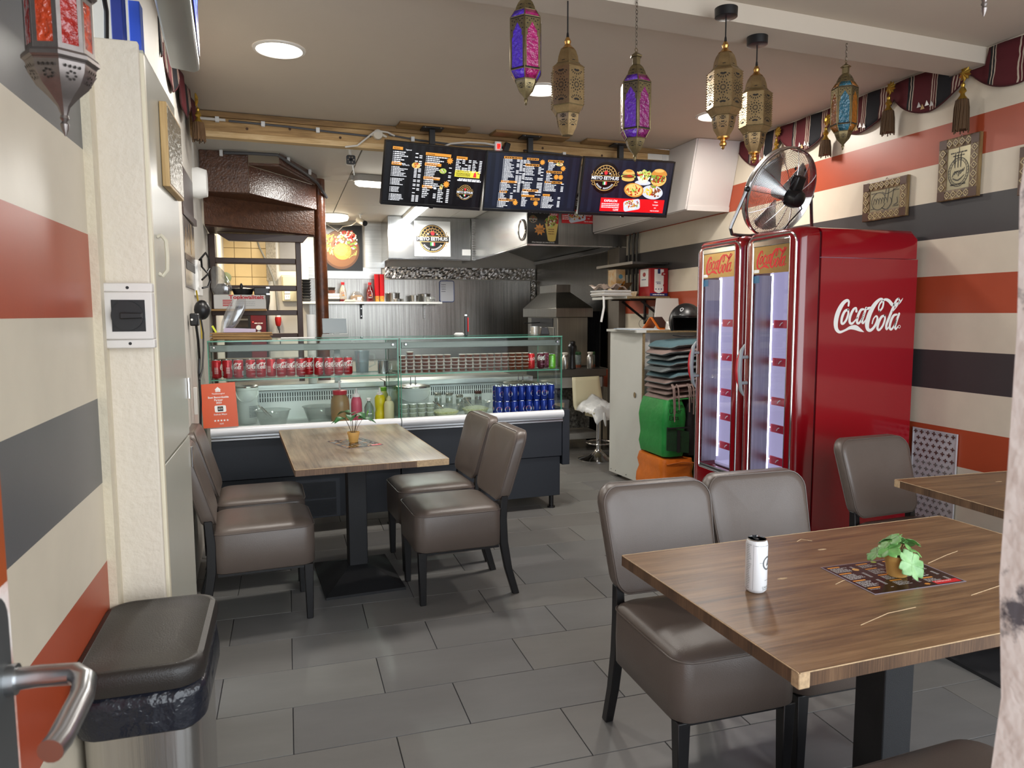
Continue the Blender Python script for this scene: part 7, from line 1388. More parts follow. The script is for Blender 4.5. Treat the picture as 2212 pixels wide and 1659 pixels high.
t = thing('ceiling_lamp', 'white bulkhead lamp on the kitchen ceiling left of the menu screens', 'ceiling light', (.76, 6.54, 2.643), 8); ob('housing', MB().loft([[(x, y, z) for x, y in rrect(w_, d_, .05, 5)] for w_, d_, z in ((.36, .13, 0), (.37, .14, -.02), (.34, .12, -.055))]), mat('bulkhead_grey', '#bdbcb8', .4), t); ob('diffuser', MB().loft([[(x, y, z) for x, y in rrect(w_, d_, .045, 5)] for w_, d_, z in ((.32, .11, -.056), (.32, .11, -.075), (.28, .09, -.09))]), glow('bulkhead_glow', '#fff6e6', 6), t); ob('clip', MB().box(-.205, -.185, -.03, .03, -.05, -.01), mat('bulkhead_grey', '#bdbcb8', .4), t)
t = thing('ceiling_lamp', 'long strip lamp on the kitchen ceiling behind the left screen', 'ceiling light', (1.445, 8.45, 2.643), -1); ob('tray', MB().box(-.06, .06, -.62, .62, -.03, 0), M_pwhite, t, bevel=.003); ob('tube_cover', MB().box(-.055, .055, -.61, .61, -.062, -.031), glow('strip_glow', '#f6fbff', 7), t, bevel=.008)
# ------------------------------------------------------------------ cameras
t = thing('security_camera', 'white square-faced security camera with an aerial, left of the left screen', 'camera', (.475, 5.5, 2.643), 0)
ob('bracket', MB().cyl((0, 0, 0), (0, 0, -.006), .032, n=18).cyl((0, 0, -.006), (0, 0, -.05), .011, n=12), M_pwhite, t); ob('body', MB().hexa([(-.030, -.04, -.125), (.030, -.04, -.125), (.027, .07, -.11), (-.027, .07, -.11), (-.030, -.055, -.06), (.030, -.055, -.06), (.027, .07, -.045), (-.027, .07, -.045)]), M_pwhite, t, bevel=.006)
fc = ob('face', MB().prism([(x, z) for x, z in rrect(.064, .064, .012, 4, 0, -.094)], -.062, -.048, ax='y'), M_black, t); ob('lens', MB().cyl((0, -.0625, -.094), (0, -.066, -.094), .010, n=16), mat('lens_glass', '#15181c', .05), fc)
for i in range(6): q = i*math.pi/3; ob('infrared_lamp', MB().cyl((.02*math.cos(q), -.0622, -.094+.02*math.sin(q)), (.02*math.cos(q), -.0645, -.094+.02*math.sin(q)), .0045, n=8), M_chrome, fc)
ob('aerial', MB().cyl((.014, -.03, -.125), (.024, -.03, -.195), .006, .004, 8), M_pwhite, t)
t = thing('security_camera', 'small white bullet camera beside the burger poster', 'camera', (.90, 9.05, 2.643)); ob('bracket', MB().cyl((-.02, 0, 0), (-.02, 0, -.006), .03, n=14).cyl((-.02, 0, -.006), (-.01, 0, -.06), .009, n=10), M_pwhite, t); ob('body', MB().cyl((-.035, .05, -.06), (.025, -.10, -.115), .034, .034, 16), mat('bullet_cream', '#cfc8ba', .4), t); ob('lens_face', MB().cyl((.0255, -.101, -.1155), (.029, -.109, -.119), .033, n=16), M_black, t)
t = tag(ob('camera_cable', MB().tube([(.87, 9.1, 2.58), (.80, 9.3, 2.54), (.72, 9.62, 2.56), (.66, 9.66, 2.50), (.5, 9.67, 2.60), (.35, 9.67, 2.615)], .006, 6), M_wcab), 'white cable from the bullet camera along the burger poster top', 'cable')
# ------------------------------------------------------------------ hanging lanterns
M_brass = mat('antique_gold', '#a38a62', .34, .8, var=.3, vs=40); M_brassd = mat('aged_brass', '#857654', .36, .8, var=.35, vs=60); M_holes = mat('pierced_dark', '#1b130a', .7)
def filig(a, face, r0, z0, r1, z1, rose=True, m=None):
    """pierced leaf pattern over one flat lantern face (x across, y up the face)"""
    m = m or M_holes; h = math.hypot(z1-z0, (r1-r0)*.87); w0, w1 = r0*.5, r1*.5
    def pet(cx, cy, ang, L, wd):
        c, q = math.cos(R(ang)), math.sin(R(ang)); P = [(0, 0), (.35, .5), (.7, .42), (1, 0), (.7, -.42), (.35, -.5)]
        pts = [(cx+L*u*c-wd*v*q, cy+L*u*q+wd*v*c) for u, v in P]
        if all(0 < y < h and abs(x) < (w0+(w1-w0)*y/h)*.94 for x, y in pts): face(a, pts, m)
    cy = h/2; s = min(w0, w1)*1.0
    if rose:
        for i in range(12): pet(.16*s*math.cos(R(30*i)), cy+.16*s*math.sin(R(30*i)), 30*i, .22*s, .11*s); pet(.46*s*math.cos(R(30*i+15)), cy+.46*s*math.sin(R(30*i+15)), 30*i+15, .24*s, .16*s); pet(.78*s*math.cos(R(30*i)), cy+.78*s*math.sin(R(30*i)), 30*i+40, .20*s, .11*s)
    for sg, y0 in ((1, .04*h), (-1, .96*h)):
        n = 7
        for i in range(n):
            an = 90-66+132*i/(n-1); L = (.55 if rose else .62)*min(s*1.25, h*.9)
            pet(.12*s*math.cos(R(an)), y0+sg*.10*s, an if sg > 0 else -an, L*.45, .12*s); pet(.64*L*math.cos(R(an))+.12*s*math.cos(R(an)), y0+sg*(.10*s+.55*L*math.sin(R(an))), an if sg > 0 else -an, L*.40, .13*s)
def faceset(fn_list, n, ph):
    """run drawing functions on each of n faces; returns one Art"""
    a = Art()
    return a
def lantern_mesh(prof, n=6, ph=0): return MB().lathe(prof, n, ph=ph)
def pierce(prof_pairs, n=6, ph=0, m=None, skip=()):
    a = Art(); V3 = []
    def run(k, r0, z0, r1, z1, rose):
        am = ph+2*math.pi*(k+.5)/n; ap = math.cos(math.pi/n); c, s = math.cos(am), math.sin(am)
        p0 = Vector((r0*ap*c, r0*ap*s, z0)); p1 = Vector((r1*ap*c, r1*ap*s, z1)); up = (p1-p0).normalized(); ac = Vector((-s, c, 0)); nn = ac.cross(up)
        def face(a_, pts, mm):
            o = len(a.v)
            for x, y in pts: q = p0+ac*x+up*y+nn*.0005; a.v.append(tuple(q))
            a.f.append(list(range(o, o+len(pts)))); a.mi.append(a._m(mm))
        filig(a, face, r0, z0, r1, z1, rose, m)
    for r0, z0, r1, z1, rose in prof_pairs:
        for k in range(n): run(k, r0, z0, r1, z1, rose)
    return a
def flat_build(a, name, parent): return a.build(name, lambda x, y, z: Vector((x, y, z)), parent)
RG = .0705
def gold_lantern(label, loc, rz, top, finial=True):
    t = thing('pendant_lantern', label, 'lantern', loc, rz, 'pierced gold pendant lanterns')
    ob('upper_dome', lantern_mesh([(.028, .333), (.036, .322), (.044, .300), (.048, .276), (.050, .272)]), M_brass, t, smooth=25)
    bd = ob('body', lantern_mesh([(.052, .271), (.068, .258), (RG, .254), (RG, .110), (.067, .104), (.052, .082)]), M_brass, t, smooth=25)
    ob('lower_dome', lantern_mesh([(.049, .081), (.047, .060), (.040, .030), (.026, .006), (.024, .0)]), M_brass, t, smooth=25)
    flat_build(pierce([(RG, .115, RG, .250, True), (.048, .277, .036, .321, False), (.040, .030, .047, .060, False), (.047, .060, .049, .080, False)]), 'filigree', bd)
    eg = MB()
    for k in range(6):
        q = k*math.pi/3
        for i in range(16): z = .112+.0094*i; eg.sphere(((RG+.0008)*math.cos(q), (RG+.0008)*math.sin(q), z), .0026, 6, 4)
    tag(ob('beading', eg, M_brass, bd), kind='stuff')
    for r, z in ((.0505, .2715), (RG-.002, .1085), (.050, .0815)): ob('moulding', MB().tube([(r*math.cos(k*math.pi/3), r*math.sin(k*math.pi/3), z) for k in range(6)], .0028, 6, close=True), M_brassd, t)
    ob('crown', MB().lathe([(.028, .333), (.018, .342), (.011, .352), (.014, .362), (.009, .374), (.006, .378)], 18), mat('bright_gold', '#c79a58', .25, .9), t)
    if finial: ob('finial', MB().lathe([(.026, .0), (.024, -.006), (.012, -.012), (.010, -.018), (.015, -.026), (.013, -.034), (.006, -.038), (.007, -.044), (.002, -.05)], 18), mat('bright_gold', '#c79a58', .25, .9), t)
    cz = top-loc[2]; ob('cord', MB().cyl((0, 0, .385), (0, 0, cz-.03), .0028, n=8), M_black, t); ob('cord_grip', MB().cyl((0, 0, .376), (0, 0, .396), .0062, .004, 10), M_black, t); ob('ceiling_rose', MB().lathe([(.040, cz-.036), (.045, cz-.034), (.046, cz-.001), (.046, cz)], 26), M_black, t)
    return t
gold_lantern('gold pierced lantern above the round vent disc, left of the chained purple one', (1.10, 2.80, 2.158), 14, 2.755, False)
gold_lantern('gold pierced lantern with finial, left of the pair under the soffit', (1.742, 2.652+.03, 2.168), 22, 2.675)
gold_lantern('gold pierced lantern with finial, right and farther one of the pair', (2.052, 2.908, 2.172), 24, 2.675)
def glass_lantern(label, loc, rz, cols, top, hook, s=1):
    t = thing('glass_lantern', label, 'lantern', loc, rz, 'coloured glass lanterns on chains'); P = lambda L: [(r*s, z*s) for r, z in L]
    ob('cap', lantern_mesh(P([(.024, .368), (.026, .372), (.004, .388)])), M_brassd, t, smooth=25); ob('neck', lantern_mesh(P([(.017, .338), (.017, .367)])), M_brassd, t, smooth=25)
    ob('upper_dome', lantern_mesh(P([(.019, .337), (.030, .325), (.040, .305), (.043, .293)])), M_brassd, t, smooth=25); fr = ob('frame', lantern_mesh(P([(.044, .292), (.0615, .266), (.0625, .262), (.0625, .080), (.061, .076), (.044, .048)])), mat('dark_lantern_core', '#1a1410', .8), t, smooth=25)
    ob('lower_dome', lantern_mesh(P([(.042, .047), (.041, .038), (.030, .012), (.012, -.008), (.006, -.016)])), M_brassd, t, smooth=25); ob('tip', MB().lathe(P([(.006, -.016), (.008, -.022), (.004, -.03), (.005, -.036), (.001, -.042)]), 12), M_brassd, t)
    flat_build(pierce([tuple(q*s if i < 4 else q for i, q in enumerate(p_)) for p_ in ((.043, .294, .034, .318, False), (.031, .014, .040, .036, False))]), 'filigree', t)
    rb = MB()
    for k in range(6):
        c, q = math.cos(k*math.pi/3), math.sin(k*math.pi/3); rb.tube([(r*c*s, r*q*s, z*s) for r, z in ((.0445, .292), (.0630, .264), (.0632, .078), (.0445, .048))], .0022*s, 6)
    for r, z in ((.0632, .264), (.0632, .078), (.0445, .2925), (.0445, .0475)): rb.tube([(r*s*math.cos(k*math.pi/3), r*s*math.sin(k*math.pi/3), z*s) for k in range(6)], .0022*s, 6, close=True)
    ob('ribs', rb, M_brassd, fr); ap = math.cos(math.pi/6)
    for k in range(6):
        am = 2*math.pi*(k+.5)/6; c, q = math.cos(am), math.sin(am); ac = Vector((-q, c, 0)); base = Vector((.0632*ap*c, .0632*ap*q, 0)); m = cols[k % len(cols)]; w = .024
        arch = [(-w, .085), (w, .085), (w, .190), (w*.8, .196), (w*.82, .212), (w*.5, .222), (0, .242), (-w*.5, .222), (-w*.82, .212), (-w*.8, .196), (-w, .190)]
        g = MB(); o = Vector((c, q, 0)); r0 = [tuple((base+ac*x+Vector((0, 0, z))-o*.001)*s) for x, z in arch]; r1 = [tuple((base+ac*x+Vector((0, 0, z))+o*.0006)*s) for x, z in arch]; g.loft([r0, r1]); ob('glass_pane', g, m, fr)
        sp = MB(); pl_ = [(-.029, .255), (.029, .255), (.029, .190)]+arch[2:11]+[(-.029, .190)]; pl_ = [(-.0295, .258), (.0295, .258), (.0295, .085), (w, .085)]+[(x, z) for x, z in arch[2:]]+[(-w, .085), (-.0295, .085)]
        sp.loft([[tuple((base+ac*x+Vector((0, 0, z))+o*.0002)*s) for x, z in pl_], [tuple((base+ac*x+Vector((0, 0, z))+o*.0016)*s) for x, z in pl_]]); ob('spandrel', sp, M_brassd, fr, smooth=0)
        hl_ = Art()
        for x, z in ((-.02, .235), (-.012, .245), (.02, .235), (.012, .245), (-.024, .218), (.024, .218), (-.004, .252), (.005, .252), (-.022, .250), (.022, .250)): hl_.ell(x, z, .0030, .0026, M_holes, 1, 8)
        hl_.build('pierced_holes', (lambda B_, A_, O_: (lambda x, y, l: (B_+A_*x+Vector((0, 0, y))+O_*.0019)*s))(base, ac, o), fr)
        for (ra, za, rb_, zb_) in ((.0445, .2915, .0625, .2655), (.0445, .0485, .0625, .0765)):
            e = MB(); e.add([tuple(s*v_) for v_ in (Vector((ra*ap*c, ra*ap*q, za))+ac*(-ra*.46)+o*.0008, Vector((ra*ap*c, ra*ap*q, za))+ac*(ra*.46)+o*.0008, Vector((rb_*ap*c, rb_*ap*q, zb_))+ac*(rb_*.46)+o*.0008, Vector((rb_*ap*c, rb_*ap*q, zb_))+ac*(-rb_*.46)+o*.0008)], [(0, 1, 2, 3)]); ob('band_pane', e, m, fr, solid=.001)
    cz = top-loc[2]; z = .388*s; ob('ring', MB().tube([(.007*math.cos(a*.785), 0, z+.008+.007*math.sin(a*.785)) for a in range(8)], .0016, 5, close=True), M_brassd, t); ch = MB(); z += .016; i = 0; M_ch = mat('chain_metal', '#7a7266', .35, .8)
    while z < cz-.02:
        if i % 2: ch.tube([(.0045*math.cos(a*.785), 0, z+.008+.009*math.sin(a*.785)) for a in range(8)], .0013, 5, close=True)
        else: ch.tube([(0, .0045*math.cos(a*.785), z+.008+.009*math.sin(a*.785)) for a in range(8)], .0013, 5, close=True)
        z += .0145; i += 1
    tag(ob('chain', ch, M_ch, t), kind='stuff'); ob('hook', MB().tube([(0, 0, cz-.03), (-.004, 0, cz-.015), (0, 0, cz-.004), (.008, 0, cz-.002), (.012, 0, cz-.012)], .002, 6), M_ch, t)
    return t
def cg(n, c): return mat('lantern_glass_'+n, c, .12, 0, var=.45, vs=60, bump=.8, bs=80, spec=.8)
glass_lantern('purple and magenta glass lantern, highest and leftmost of the hanging row', (.885, 2.68, 2.268), 8, [cg('magenta', '#b5166e'), cg('violet', '#5a2fd0')], 2.755, False)
glass_lantern('purple glass lantern on a chain before the right menu screen', (1.376, 2.75, 2.103), 12, [cg('plum', '#8a1c6a'), cg('lilac', '#6a2fb8')], 2.755, False)
glass_lantern('amber and blue glass lantern hanging by the scalloped valance', (2.492, 2.855, 2.236), 20, [cg('amber', '#9a5a12'), cg('teal', '#2a6a80')], 2.79-.035, True, .90)
# silver lantern close to the camera
def silver_lantern(label, loc, top, s=1):
    M_sv = mat('pewter', '#8c8480', .34, .85, var=.2, vs=50); M_rg = cg('red', '#9c1a14'); M_og = cg('orange', '#c4421c')
    t = thing('silver_lantern', label, 'lantern', loc, 10, 'pewter lanterns'); n = 8
    ob('bowl', lantern_mesh([(.004, .028), (.008, .040), (.018, .052), (.032, .066), (.041, .082), (.043, .094), (.0445, .096)], n), M_sv, t, smooth=25); ob('tip', MB().lathe([(.001, 0), (.005, .010), (.006, .016), (.0035, .020), (.006, .024), (.005, .028)], 14), M_sv, t); ob('flange', lantern_mesh([(.0445, .0965), (.048, .099), (.048, .104), (.045, .108)], n), M_sv, t, smooth=25)
    bd = ob('body', lantern_mesh([(.040, .108), (.040, .188)], n), mat('dark_lantern_core', '#1a1410', .8), t, smooth=25); ap = math.cos(math.pi/n)
    for k in range(n):
        am = 2*math.pi*(k+.5)/n; c, q = math.cos(am), math.sin(am); o = Vector((c, q, 0)); ac = Vector((-q, c, 0)); B = o*(.0402*ap); g = MB(); P_ = [(-.0105, .116), (.0105, .116), (.0105, .180), (-.0105, .180)]; g.loft([[tuple(B+ac*x+Vector((0, 0, z))) for x, z in P_], [tuple(B+ac*x+Vector((0, 0, z))+o*.001) for x, z in P_]]); ob('glass_pane', g, M_og if k % 2 else M_rg, bd)
        f = MB()
        for x0, x1, z0, z1 in ((-.0158, .0158, .108, .116), (-.0158, .0158, .180, .188), (-.0158, -.0105, .116, .180), (.0105, .0158, .116, .180)): P_ = [(x0, z0), (x1, z0), (x1, z1), (x0, z1)]; f.loft([[tuple(B+ac*x+Vector((0, 0, z))) for x, z in P_], [tuple(B+ac*x+Vector((0, 0, z))+o*.0018) for x, z in P_]])
        ob('pane_frame', f, M_sv, bd)
        hz_ = Art(); b0 = Vector((.030*ap*c, .030*ap*q, .0640)); b1 = Vector((.042*ap*c, .042*ap*q, .088)); up = (b1-b0).normalized(); nn = ac.cross(up)
        for i in range(7): hz_.ell(.0055*math.cos(i*.9), .014+.0055*math.sin(i*.9), .0017, .0017, M_holes, 1, 7)
        for x in (-.009, -.003, .003, .009): hz_.ell(x, .026, .0018, .0024, M_holes, 1, 6)
        hz_.build('pierced_holes', (lambda b_, A_, U_, N_: (lambda x, y, l: b_+A_*x+U_*y+N_*.0032))(b0, ac, up, nn), t)
    ob('upper_flange', lantern_mesh([(.045, .188), (.049, .192), (.049, .200), (.044, .206)], n), M_sv, t, smooth=25); ob('roof', lantern_mesh([(.044, .206), (.040, .225), (.026, .250), (.012, .262), (.012, .285), (.004, .292)], n), M_sv, t, smooth=25)
    ob('hanger', MB().cyl((0, 0, .29), (0, 0, top-loc[2]), .0022, n=6), mat('chain_metal', '#7a7266', .35, .8), t)
    return t
silver_lantern('pewter lantern with red glass close to the camera at the left wall', (-.292, 1.2, 1.700), 2.755)
silver_lantern('pewter lantern at the top right, only its pointed tip in view', (1.385, 1.20, 2.050), 2.755)
# ------------------------------------------------------------------ scalloped valance with tassels
def cloth_mat():
    m = mat('valance_cloth', '#5a0f18', .85); nt = m.node_tree; b = nt.nodes['Principled BSDF']; tc = nt.nodes.new('ShaderNodeTexCoord'); sx = nt.nodes.new('ShaderNodeSeparateXYZ'); nt.links.new(tc.outputs['Object'], sx.inputs[0])
    ns = nt.nodes.new('ShaderNodeTexNoise'); ns.inputs['Scale'].default_value = 14; nt.links.new(tc.outputs['Object'], ns.inputs['Vector'])
    ad = nt.nodes.new('ShaderNodeMath'); ad.operation = 'MULTIPLY_ADD'; ad.inputs[1].default_value = .018; nt.links.new(ns.outputs['Fac'], ad.inputs[0]); nt.links.new(sx.outputs['Y'], ad.inputs[2])
    dv = nt.nodes.new('ShaderNodeMath'); dv.operation = 'DIVIDE'; dv.inputs[1].default_value = .492; nt.links.new(ad.outputs[0], dv.inputs[0]); fr = nt.nodes.new('ShaderNodeMath'); fr.operation = 'FRACT'; nt.links.new(dv.outputs[0], fr.inputs[0])
    rp = nt.nodes.new('ShaderNodeValToRGB'); rp.color_ramp.interpolation = 'CONSTANT'; e = rp.color_ramp.elements; e[0].position = 0; e[0].color = lin('#4f0d16'); e[1].position = .10; e[1].color = lin('#4f0d16'); w, k, r = '#b9aa98', '#0f1016', '#4f0d16'; seq = []
    for p in (.14, .175, .21): seq += [(p, w), (p+.014, r)]
    seq += [(.235, k)]
    for p in (.43, .465, .50): seq += [(p, w), (p+.014, r)]
    seq += [(.74, w), (.752, k), (.77, w), (.782, k), (.81, r)]
    for p, c in seq: q = e.new(p); q.color = lin(c)
    nt.links.new(fr.outputs[0], rp.inputs[0]); nt.links.new(rp.outputs[0], b.inputs['Base Color']); return m
M_val = cloth_mat(); TS = [2.47, 2.962, 3.442, 3.946, 4.437]
def zbot(y, ts, d=.135):
    for a_, b_ in zip(ts, ts[1:]):
        if a_ <= y <= b_: return 2.662-d*math.sin(math.pi*(y-a_)/(b_-a_))**.75
    return 2.662-d*math.sin(math.pi*min(1, abs((y-(ts[0] if y < ts[0] else ts[-1]))/.49)))**.75
def valance(label, x, y0, y1, ts, sgn, soff=True):
    n = int((y1-y0)/.02); m = MB()
    def f(u, v):
        y = y0+(y1-y0)*u; zt = 2.668 if soff and 2.872 < y < 3.09 else 2.745; zb = min(zbot(y, ts), zt-.02); z = zb+(zt-zb)*v
        return (x-sgn*(.012+.006*math.sin(y*23)+.010*(1-v)), y, z)
    m.grid(f, n, 6); t = thing('valance', label, 'valance', (0, 0, 0)); ob('cloth', m, M_val, t, solid=.003); ob('hem', MB().tube([f(i/n, 0) for i in range(n+1)], .004, 5), mat('hem_red', '#3d0a10', .8), t)
    return t
vr = valance('dark red striped cloth valance scalloped along the top of the right wall', XW, 1.98, 4.93, TS, 1)
a = Art()
for y in (3.30, 3.78, 4.27, 4.70):
    for i, (dy, dz, c) in enumerate(((0, 0, M_pwhite), (.028, -.012, mat('motif_tan', '#b79a6a', .8)), (-.03, -.010, M_sm), (.052, .004, M_sm))): a.poly([(y-.10+dy-.014, 2.556+dz), (y-.10+dy+.014, 2.556+dz), (y-.10+dy+.003, 2.585+dz)], c, 1)
a.build('woven_motif', lambda x, y, l: Vector((XW-.034-.0005*l, x, y)), vr)
M_tas = mat('brown_tassel_thread', '#5a3f22', .8, var=.5, vs=70, stretch=(1, 1, .05), bump=.8, bs=60); M_gf = mat('gold_fitting', '#b2913f', .3, .85)
def tassel(label, x, y, zr, L, sg=1):
    t = thing('tassel', label, 'tassel', (x, y, zr), 0, 'tassels along the valances'); tx = Matrix.Rotation(R(-90*sg), 3, 'Y'); rs_ = MB()
    rs_.loft([[Vector((-.004*sg*k, (r_*(1 if i % 2 else .68))*math.cos(2*math.pi*i/20), (r_*(1 if i % 2 else .68))*math.sin(2*math.pi*i/20))) for i in range(20)] for k, r_ in ((0, .036), (1, .037), (2.5, .026), (4, .012))]); ob('rosette', rs_, M_gf, t, smooth=20)
    ob('cord', MB().tube([(-.006*sg, 0, -.02), (-.010*sg, 0, -.05)], .003, 6), M_gf, t); ob('turned_cap', MB().lathe([(.006, -.045), (.011, -.055), (.008, -.066), (.016, -.080), (.018, -.088), (.010, -.098), (.012, -.108), (.022, -.122), (.026, -.128)], 16, (-.012*sg, 0, 0)), M_gf, t)
    sk = MB(); sk.lathe([(.022, -.124), (.029, -.135), (.031, -.16), (.034, -.128-L), (.004, -.13-L)], 20, (-.012*sg, 0, 0)); so_ = ob('skirt', sk, M_tas, t)
    for i in range(18):
        q = 2*math.pi*i/18+.1*math.sin(i*5); ob('thread', MB().tube([(-.012*sg+.027*math.cos(q), .027*math.sin(q), -.130), (-.012*sg+.033*math.cos(q+.06), .033*math.sin(q+.06), -.17), (-.012*sg+.036*math.cos(q+.12*math.sin(i)), .036*math.sin(q+.12*math.sin(i)), -.13-L-.006*(i % 3))], .0032, 5), M_tas, so_)
    return t
for i, (y, zr, L) in enumerate(zip(TS[1:], (2.648, 2.716, 2.665, 2.706), (.150, .120, .090, .060))):
    tassel(f'gold and brown tassel on the right valance, {["above the upright calligraphy", "between the first scallops beyond the soffit", "behind the amber lantern", "just above the wire fan"][i]}', XW-.045, y, zr, L)
valance('dark red cloth valance at the top of the left wall, under the television', -.515, 3.6, 5.12, [3.7, 4.19, 4.69, 5.18], -1, False); tassel('gold and brown tassel on the left wall beside the timber beam', -.468, 4.70, 2.69, .10, -1)
# ------------------------------------------------------------------ things along the far left wall
t = tag(ob('alarm_siren', MB().loft([[(-.560, 5.22+y, 2.30+z) for y, z in rrect(.13, .19, .06, 6)], [(-.52, 5.22+y, 2.30+z) for y, z in rrect(.14, .20, .065, 6)], [(-.470, 5.22+y, 2.30+z) for y, z in rrect(.11, .17, .05, 6)]]), M_pwhite), 'rounded white alarm siren on the left wall beside the staircase', 'siren')
t = thing('wall_cupboard', 'dark brown wall cupboard on the left wall, seen edge on', 'cupboard', (0, 0, 0)); ob('carcass', MB().hexa([(-.555, 4.34, 2.03), (-.517, 4.34, 2.03), (-.532, 4.97, 2.03), (-.57, 4.97, 2.03), (-.555, 4.34, 2.26), (-.517, 4.34, 2.26), (-.532, 4.97, 2.26), (-.57, 4.97, 2.26)]), mat('dark_walnut', '#35211a', .3), t); ob('bottom_shelf', MB().box(-.555, -.515, 4.34, 4.95, 1.99, 2.028), mat('dark_walnut', '#35211a', .3), t)
t = thing('mirror_panel', 'small mirror panel with a chipped edge on the left wall', 'mirror', (0, 0, 0)); ob('panel', MB().hexa([(-.545, 4.34, 1.60), (-.518, 4.34, 1.60), (-.535, 4.96, 1.60), (-.56, 4.96, 1.60), (-.545, 4.34, 1.985), (-.518, 4.34, 1.985), (-.535, 4.96, 1.985), (-.56, 4.96, 1.985)]), mat('smoky_mirror', '#8b8581', .2, .6), t)
a = Art(); a.stroke([(.02, .20, .012), (.10, .33, .014), (.17, .23, .012), (.27, .36, .014), (.36, .22, .012)], mat('tan_line', '#b18a5a', .5), 1, 1); a.rect(.38, .2, .41, .38, M_frame_lt, 1); a.rect(.0, .15, .6, .185, mat('dark_walnut', '#35211a', .3), 1); a.rect(.05, .1, .6, .145, mat('grid_grey', '#4a4845', .6), 1)
a.build('reflected_lines', lambda x, y, l: Vector((-.5165-.0275*x+.0006*l, 4.34+x, 1.60+y)), t)
t = thing('router', 'tall white router with a cable loop on the left wall', 'router', (-.535, 5.02, 1.665)); ob('case', MB().box(-.01, .02, -.11, .11, -.10, .12), M_pwhite, t, bevel=.006); ob('vent', MB().box(.0202, .021, -.02, .06, .06, .10), M_sm, t)
for i, (lab, pts, r, m) in enumerate((('black cable loop hanging before the white router', [(-.50, 4.86, 1.78), (-.47, 4.93, 1.83), (-.46, 5.0, 1.80), (-.46, 5.02, 1.74), (-.47, 4.95, 1.71), (-.49, 4.88, 1.74), (-.49, 4.86, 1.79)], .006, M_black), ('second black cable loop below the router', [(-.49, 4.86, 1.66), (-.46, 4.93, 1.70), (-.455, 4.97, 1.66), (-.465, 4.92, 1.62), (-.49, 4.86, 1.61)], .006, M_black),
    ('yellow cable running down the left wall to the counter', [(-.51, 4.72, 1.59), (-.505, 4.78, 1.48), (-.50, 4.80, 1.38), (-.50, 4.80, 1.30)], .005, mat('yellow_cable', '#b59a2c', .5)), ('long black cable falling behind the left chairs', [(-.485, 4.40, 1.40), (-.48, 4.42, 1.30), (-.485, 4.48, 1.20), (-.488, 4.46, 1.12), (-.49, 4.50, .95), (-.50, 4.50, .70), (-.505, 4.52, .35), (-.50, 4.55, .02)], .007, M_black), ('thin black cable crossing the long one on the left wall', [(-.482, 4.62, 1.43), (-.47, 4.60, 1.34), (-.468, 4.55, 1.24), (-.47, 4.48, 1.14), (-.482, 4.42, 1.08)], .005, M_black))):
    tag(ob('wall_cable', MB().tube(pts, r, 8), m), lab, 'cable')
t = thing('plug_adapter', 'black plug adapter with a white dot on the left wall', 'adapter', (-.50, 4.40, 1.42)); ob('body', MB().box(-.012, .03, -.045, .045, -.035, .035), M_black, t, bevel=.008); ob('dot', MB().cyl((.0, -.0455, 0), (.0, -.048, 0), .006, n=10), M_pwhite, t)
t = tag(ob('plug_adapter', MB().sphere((-.475, 4.64, 1.475), .045, 14, 8, sz=1.3), M_black), 'rounded black adapter above the long black cable', 'adapter')
t = thing('wall_conduit', 'white cable duct low on the left wall beside the cabinet', 'conduit', (-.49, 4.30, 1.0)); ob('duct', MB().box(-.012, .006, -.012, .012, -.10, .05), M_wcab, t, bevel=.002)
# ------------------------------------------------------------------ on the left end of the counter glass
M_kr = [mat('kraft_%d' % i, c, .75, var=.15, vs=10) for i, c in enumerate(('#9c7648', '#b08a58', '#8a6a42'))]
for i in range(7):
    t = ob('cardboard_sheet', MB().box(-.19+.01*(i % 3), .19-.012*(i % 2), -.11, .10, 0, .0055), M_kr[i % 3], bevel=.001); t.location = cl(.20+.006*math.sin(i*2.2), .30, 1.285+.0062*i); t.rotation_euler = (0, 0, R(2.8+2.0*math.sin(i*1.7))); tag(t, f'flattened cardboard box, {ORD[i]} from the bottom of the pile on the counter glass', 'cardboard', 'flattened boxes on the counter glass')
t = tag(ob('paper_stack', MB().box(-.10, .12, -.06, .06, 0, .006), M_paper, bevel=.001), 'white paper with a red edge lying on the counter glass', 'paper'); t.location = cl(.55, .30, 1.285)
t = tag(ob('lilac_box', MB().hexa([(-.10, -.03, 0), (.10, -.03, 0), (.10, .03, 0), (-.10, .03, 0), (-.09, -.03, .03), (.10, -.03, .022), (.10, .03, .022), (-.09, .03, .03)]), mat('lilac_card', '#b9adc4', .5), bevel=.002), 'lilac grey flat carton on the cardboard pile', 'box'); t.location = cl(.19, .28, 1.3295)
t = thing('cutlery_bag', 'clear plastic bag of black utensils leaning above the cardboard pile', 'bag', cl(.105, .36, 1.330), 0); ob('bag', MB().loft([rr3(.07, .04, .015, 0), rr3(.11, .06, .02, .07, .03), rr3(.12, .05, .02, .16, .07), rr3(.08, .02, .008, .22, .09)]), clear('bag_film', '#eef0f2', .25, .1, .06), t)
for i in range(5): ob('utensil', MB().tube([(.0+.008*i, -.005+.006*(i % 2), .01), (.04+.008*i, 0, .09), (.075+.01*i, 0, .17)], [.004, .006, .009], 6), M_black, t)
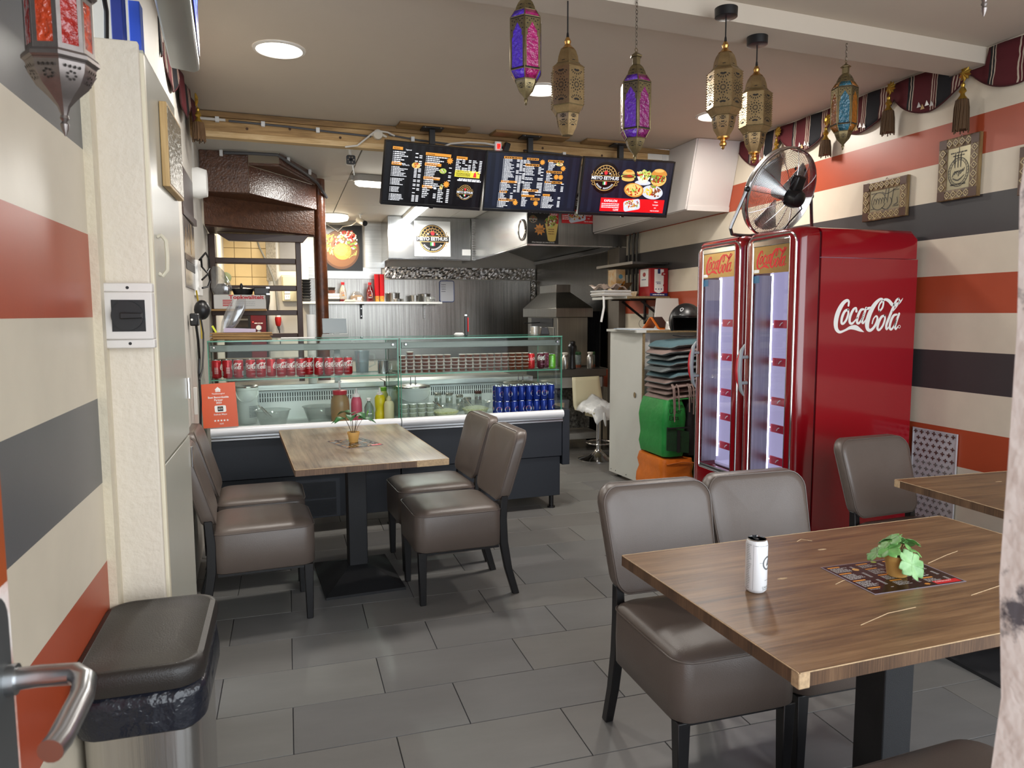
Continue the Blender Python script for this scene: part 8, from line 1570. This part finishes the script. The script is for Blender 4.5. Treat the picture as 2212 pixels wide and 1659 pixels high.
t = tag(ob('yellow_tag', MB().box(-.006, .006, -.002, .002, 0, .05).xf(Matrix.Rotation(R(-28), 4, 'Y')), mat('neon_yellow', '#d9e23a', .4)), 'small neon yellow tag beside the utensil bag', 'tag'); t.location = cl(.045, .33, 1.3295)
# carton, bag and pot on the third tread of the ladder flight
t = thing('white_carton', 'white carton printed Topkwaliteit in red on the staircase ladder', 'carton', (-.36, 6.43, 1.492)); ob('carton', MB().box(-.20, .195, -.09, .09, .0, .115), mat('carton_white', '#d6d4d0', .5), t, bevel=.004); a = Art(); a.text('Topkwaliteit', .05, .082, .042, M_red, 1, .035, sx=1.25)
for i in range(4): a.rect(-.132, .024+.014*i, -.06, .032+.014*i, M_red, 1)
for i in range(3): a.words(-.035, .025+.015*i, .15, .006, M_sm, 1)
a.build('carton_print', plane((0, -.0905, 0), (1, 0, 0), (0, 0, 1)), t); t2 = tag(ob('carton_board', MB().box(-.22, .20, -.10, .13, -.014, -.001), M_kr[1]), 'brown board under the white printed carton', 'board'); t2.location = (-.36, 6.43, 1.492)
t = thing('black_pan', 'black lidded pan and tray on top of the white printed carton', 'pan', (-.30, 6.43, 1.608)); ob('pan', MB().lathe([(.07, 0), (.08, .03), (.085, .05), (.06, .055), (.01, .06)], 20).xf(Matrix.Translation((-.04, 0, 0))), M_black, t); ob('knob', MB().lathe([(.010, .055), (.014, .075), (.006, .095)], 12, (-.05, 0, 0)), M_black, t); ob('tray', MB().box(.05, .17, -.08, .08, 0, .06), mat('dark_tray', '#241d18', .3), t, bevel=.006); ob('tray_end', MB().box(.145, .172, -.082, .082, .0, .012).box(.145, .172, -.082, .082, .052, .064), M_chrome, t)
t = thing('film_bag', 'crumpled clear film bag with black contents left of the lidded pan', 'bag', (-.50, 6.42, 1.608)); ob('film', MB().loft([rr3(.13, .12, .03, 0), rr3(.16, .15, .04, .06), rr3(.13, .12, .04, .12, -.01), rr3(.10, .05, .02, .19, -.03), rr3(.05, .02, .008, .23, -.04)]), clear('bag_film', '#eef0f2', .25, .1, .06), t); ob('contents', MB().loft([rr3(.11, .1, .03, .004), rr3(.12, .11, .03, .05), rr3(.06, .06, .02, .09)]), M_black, t)
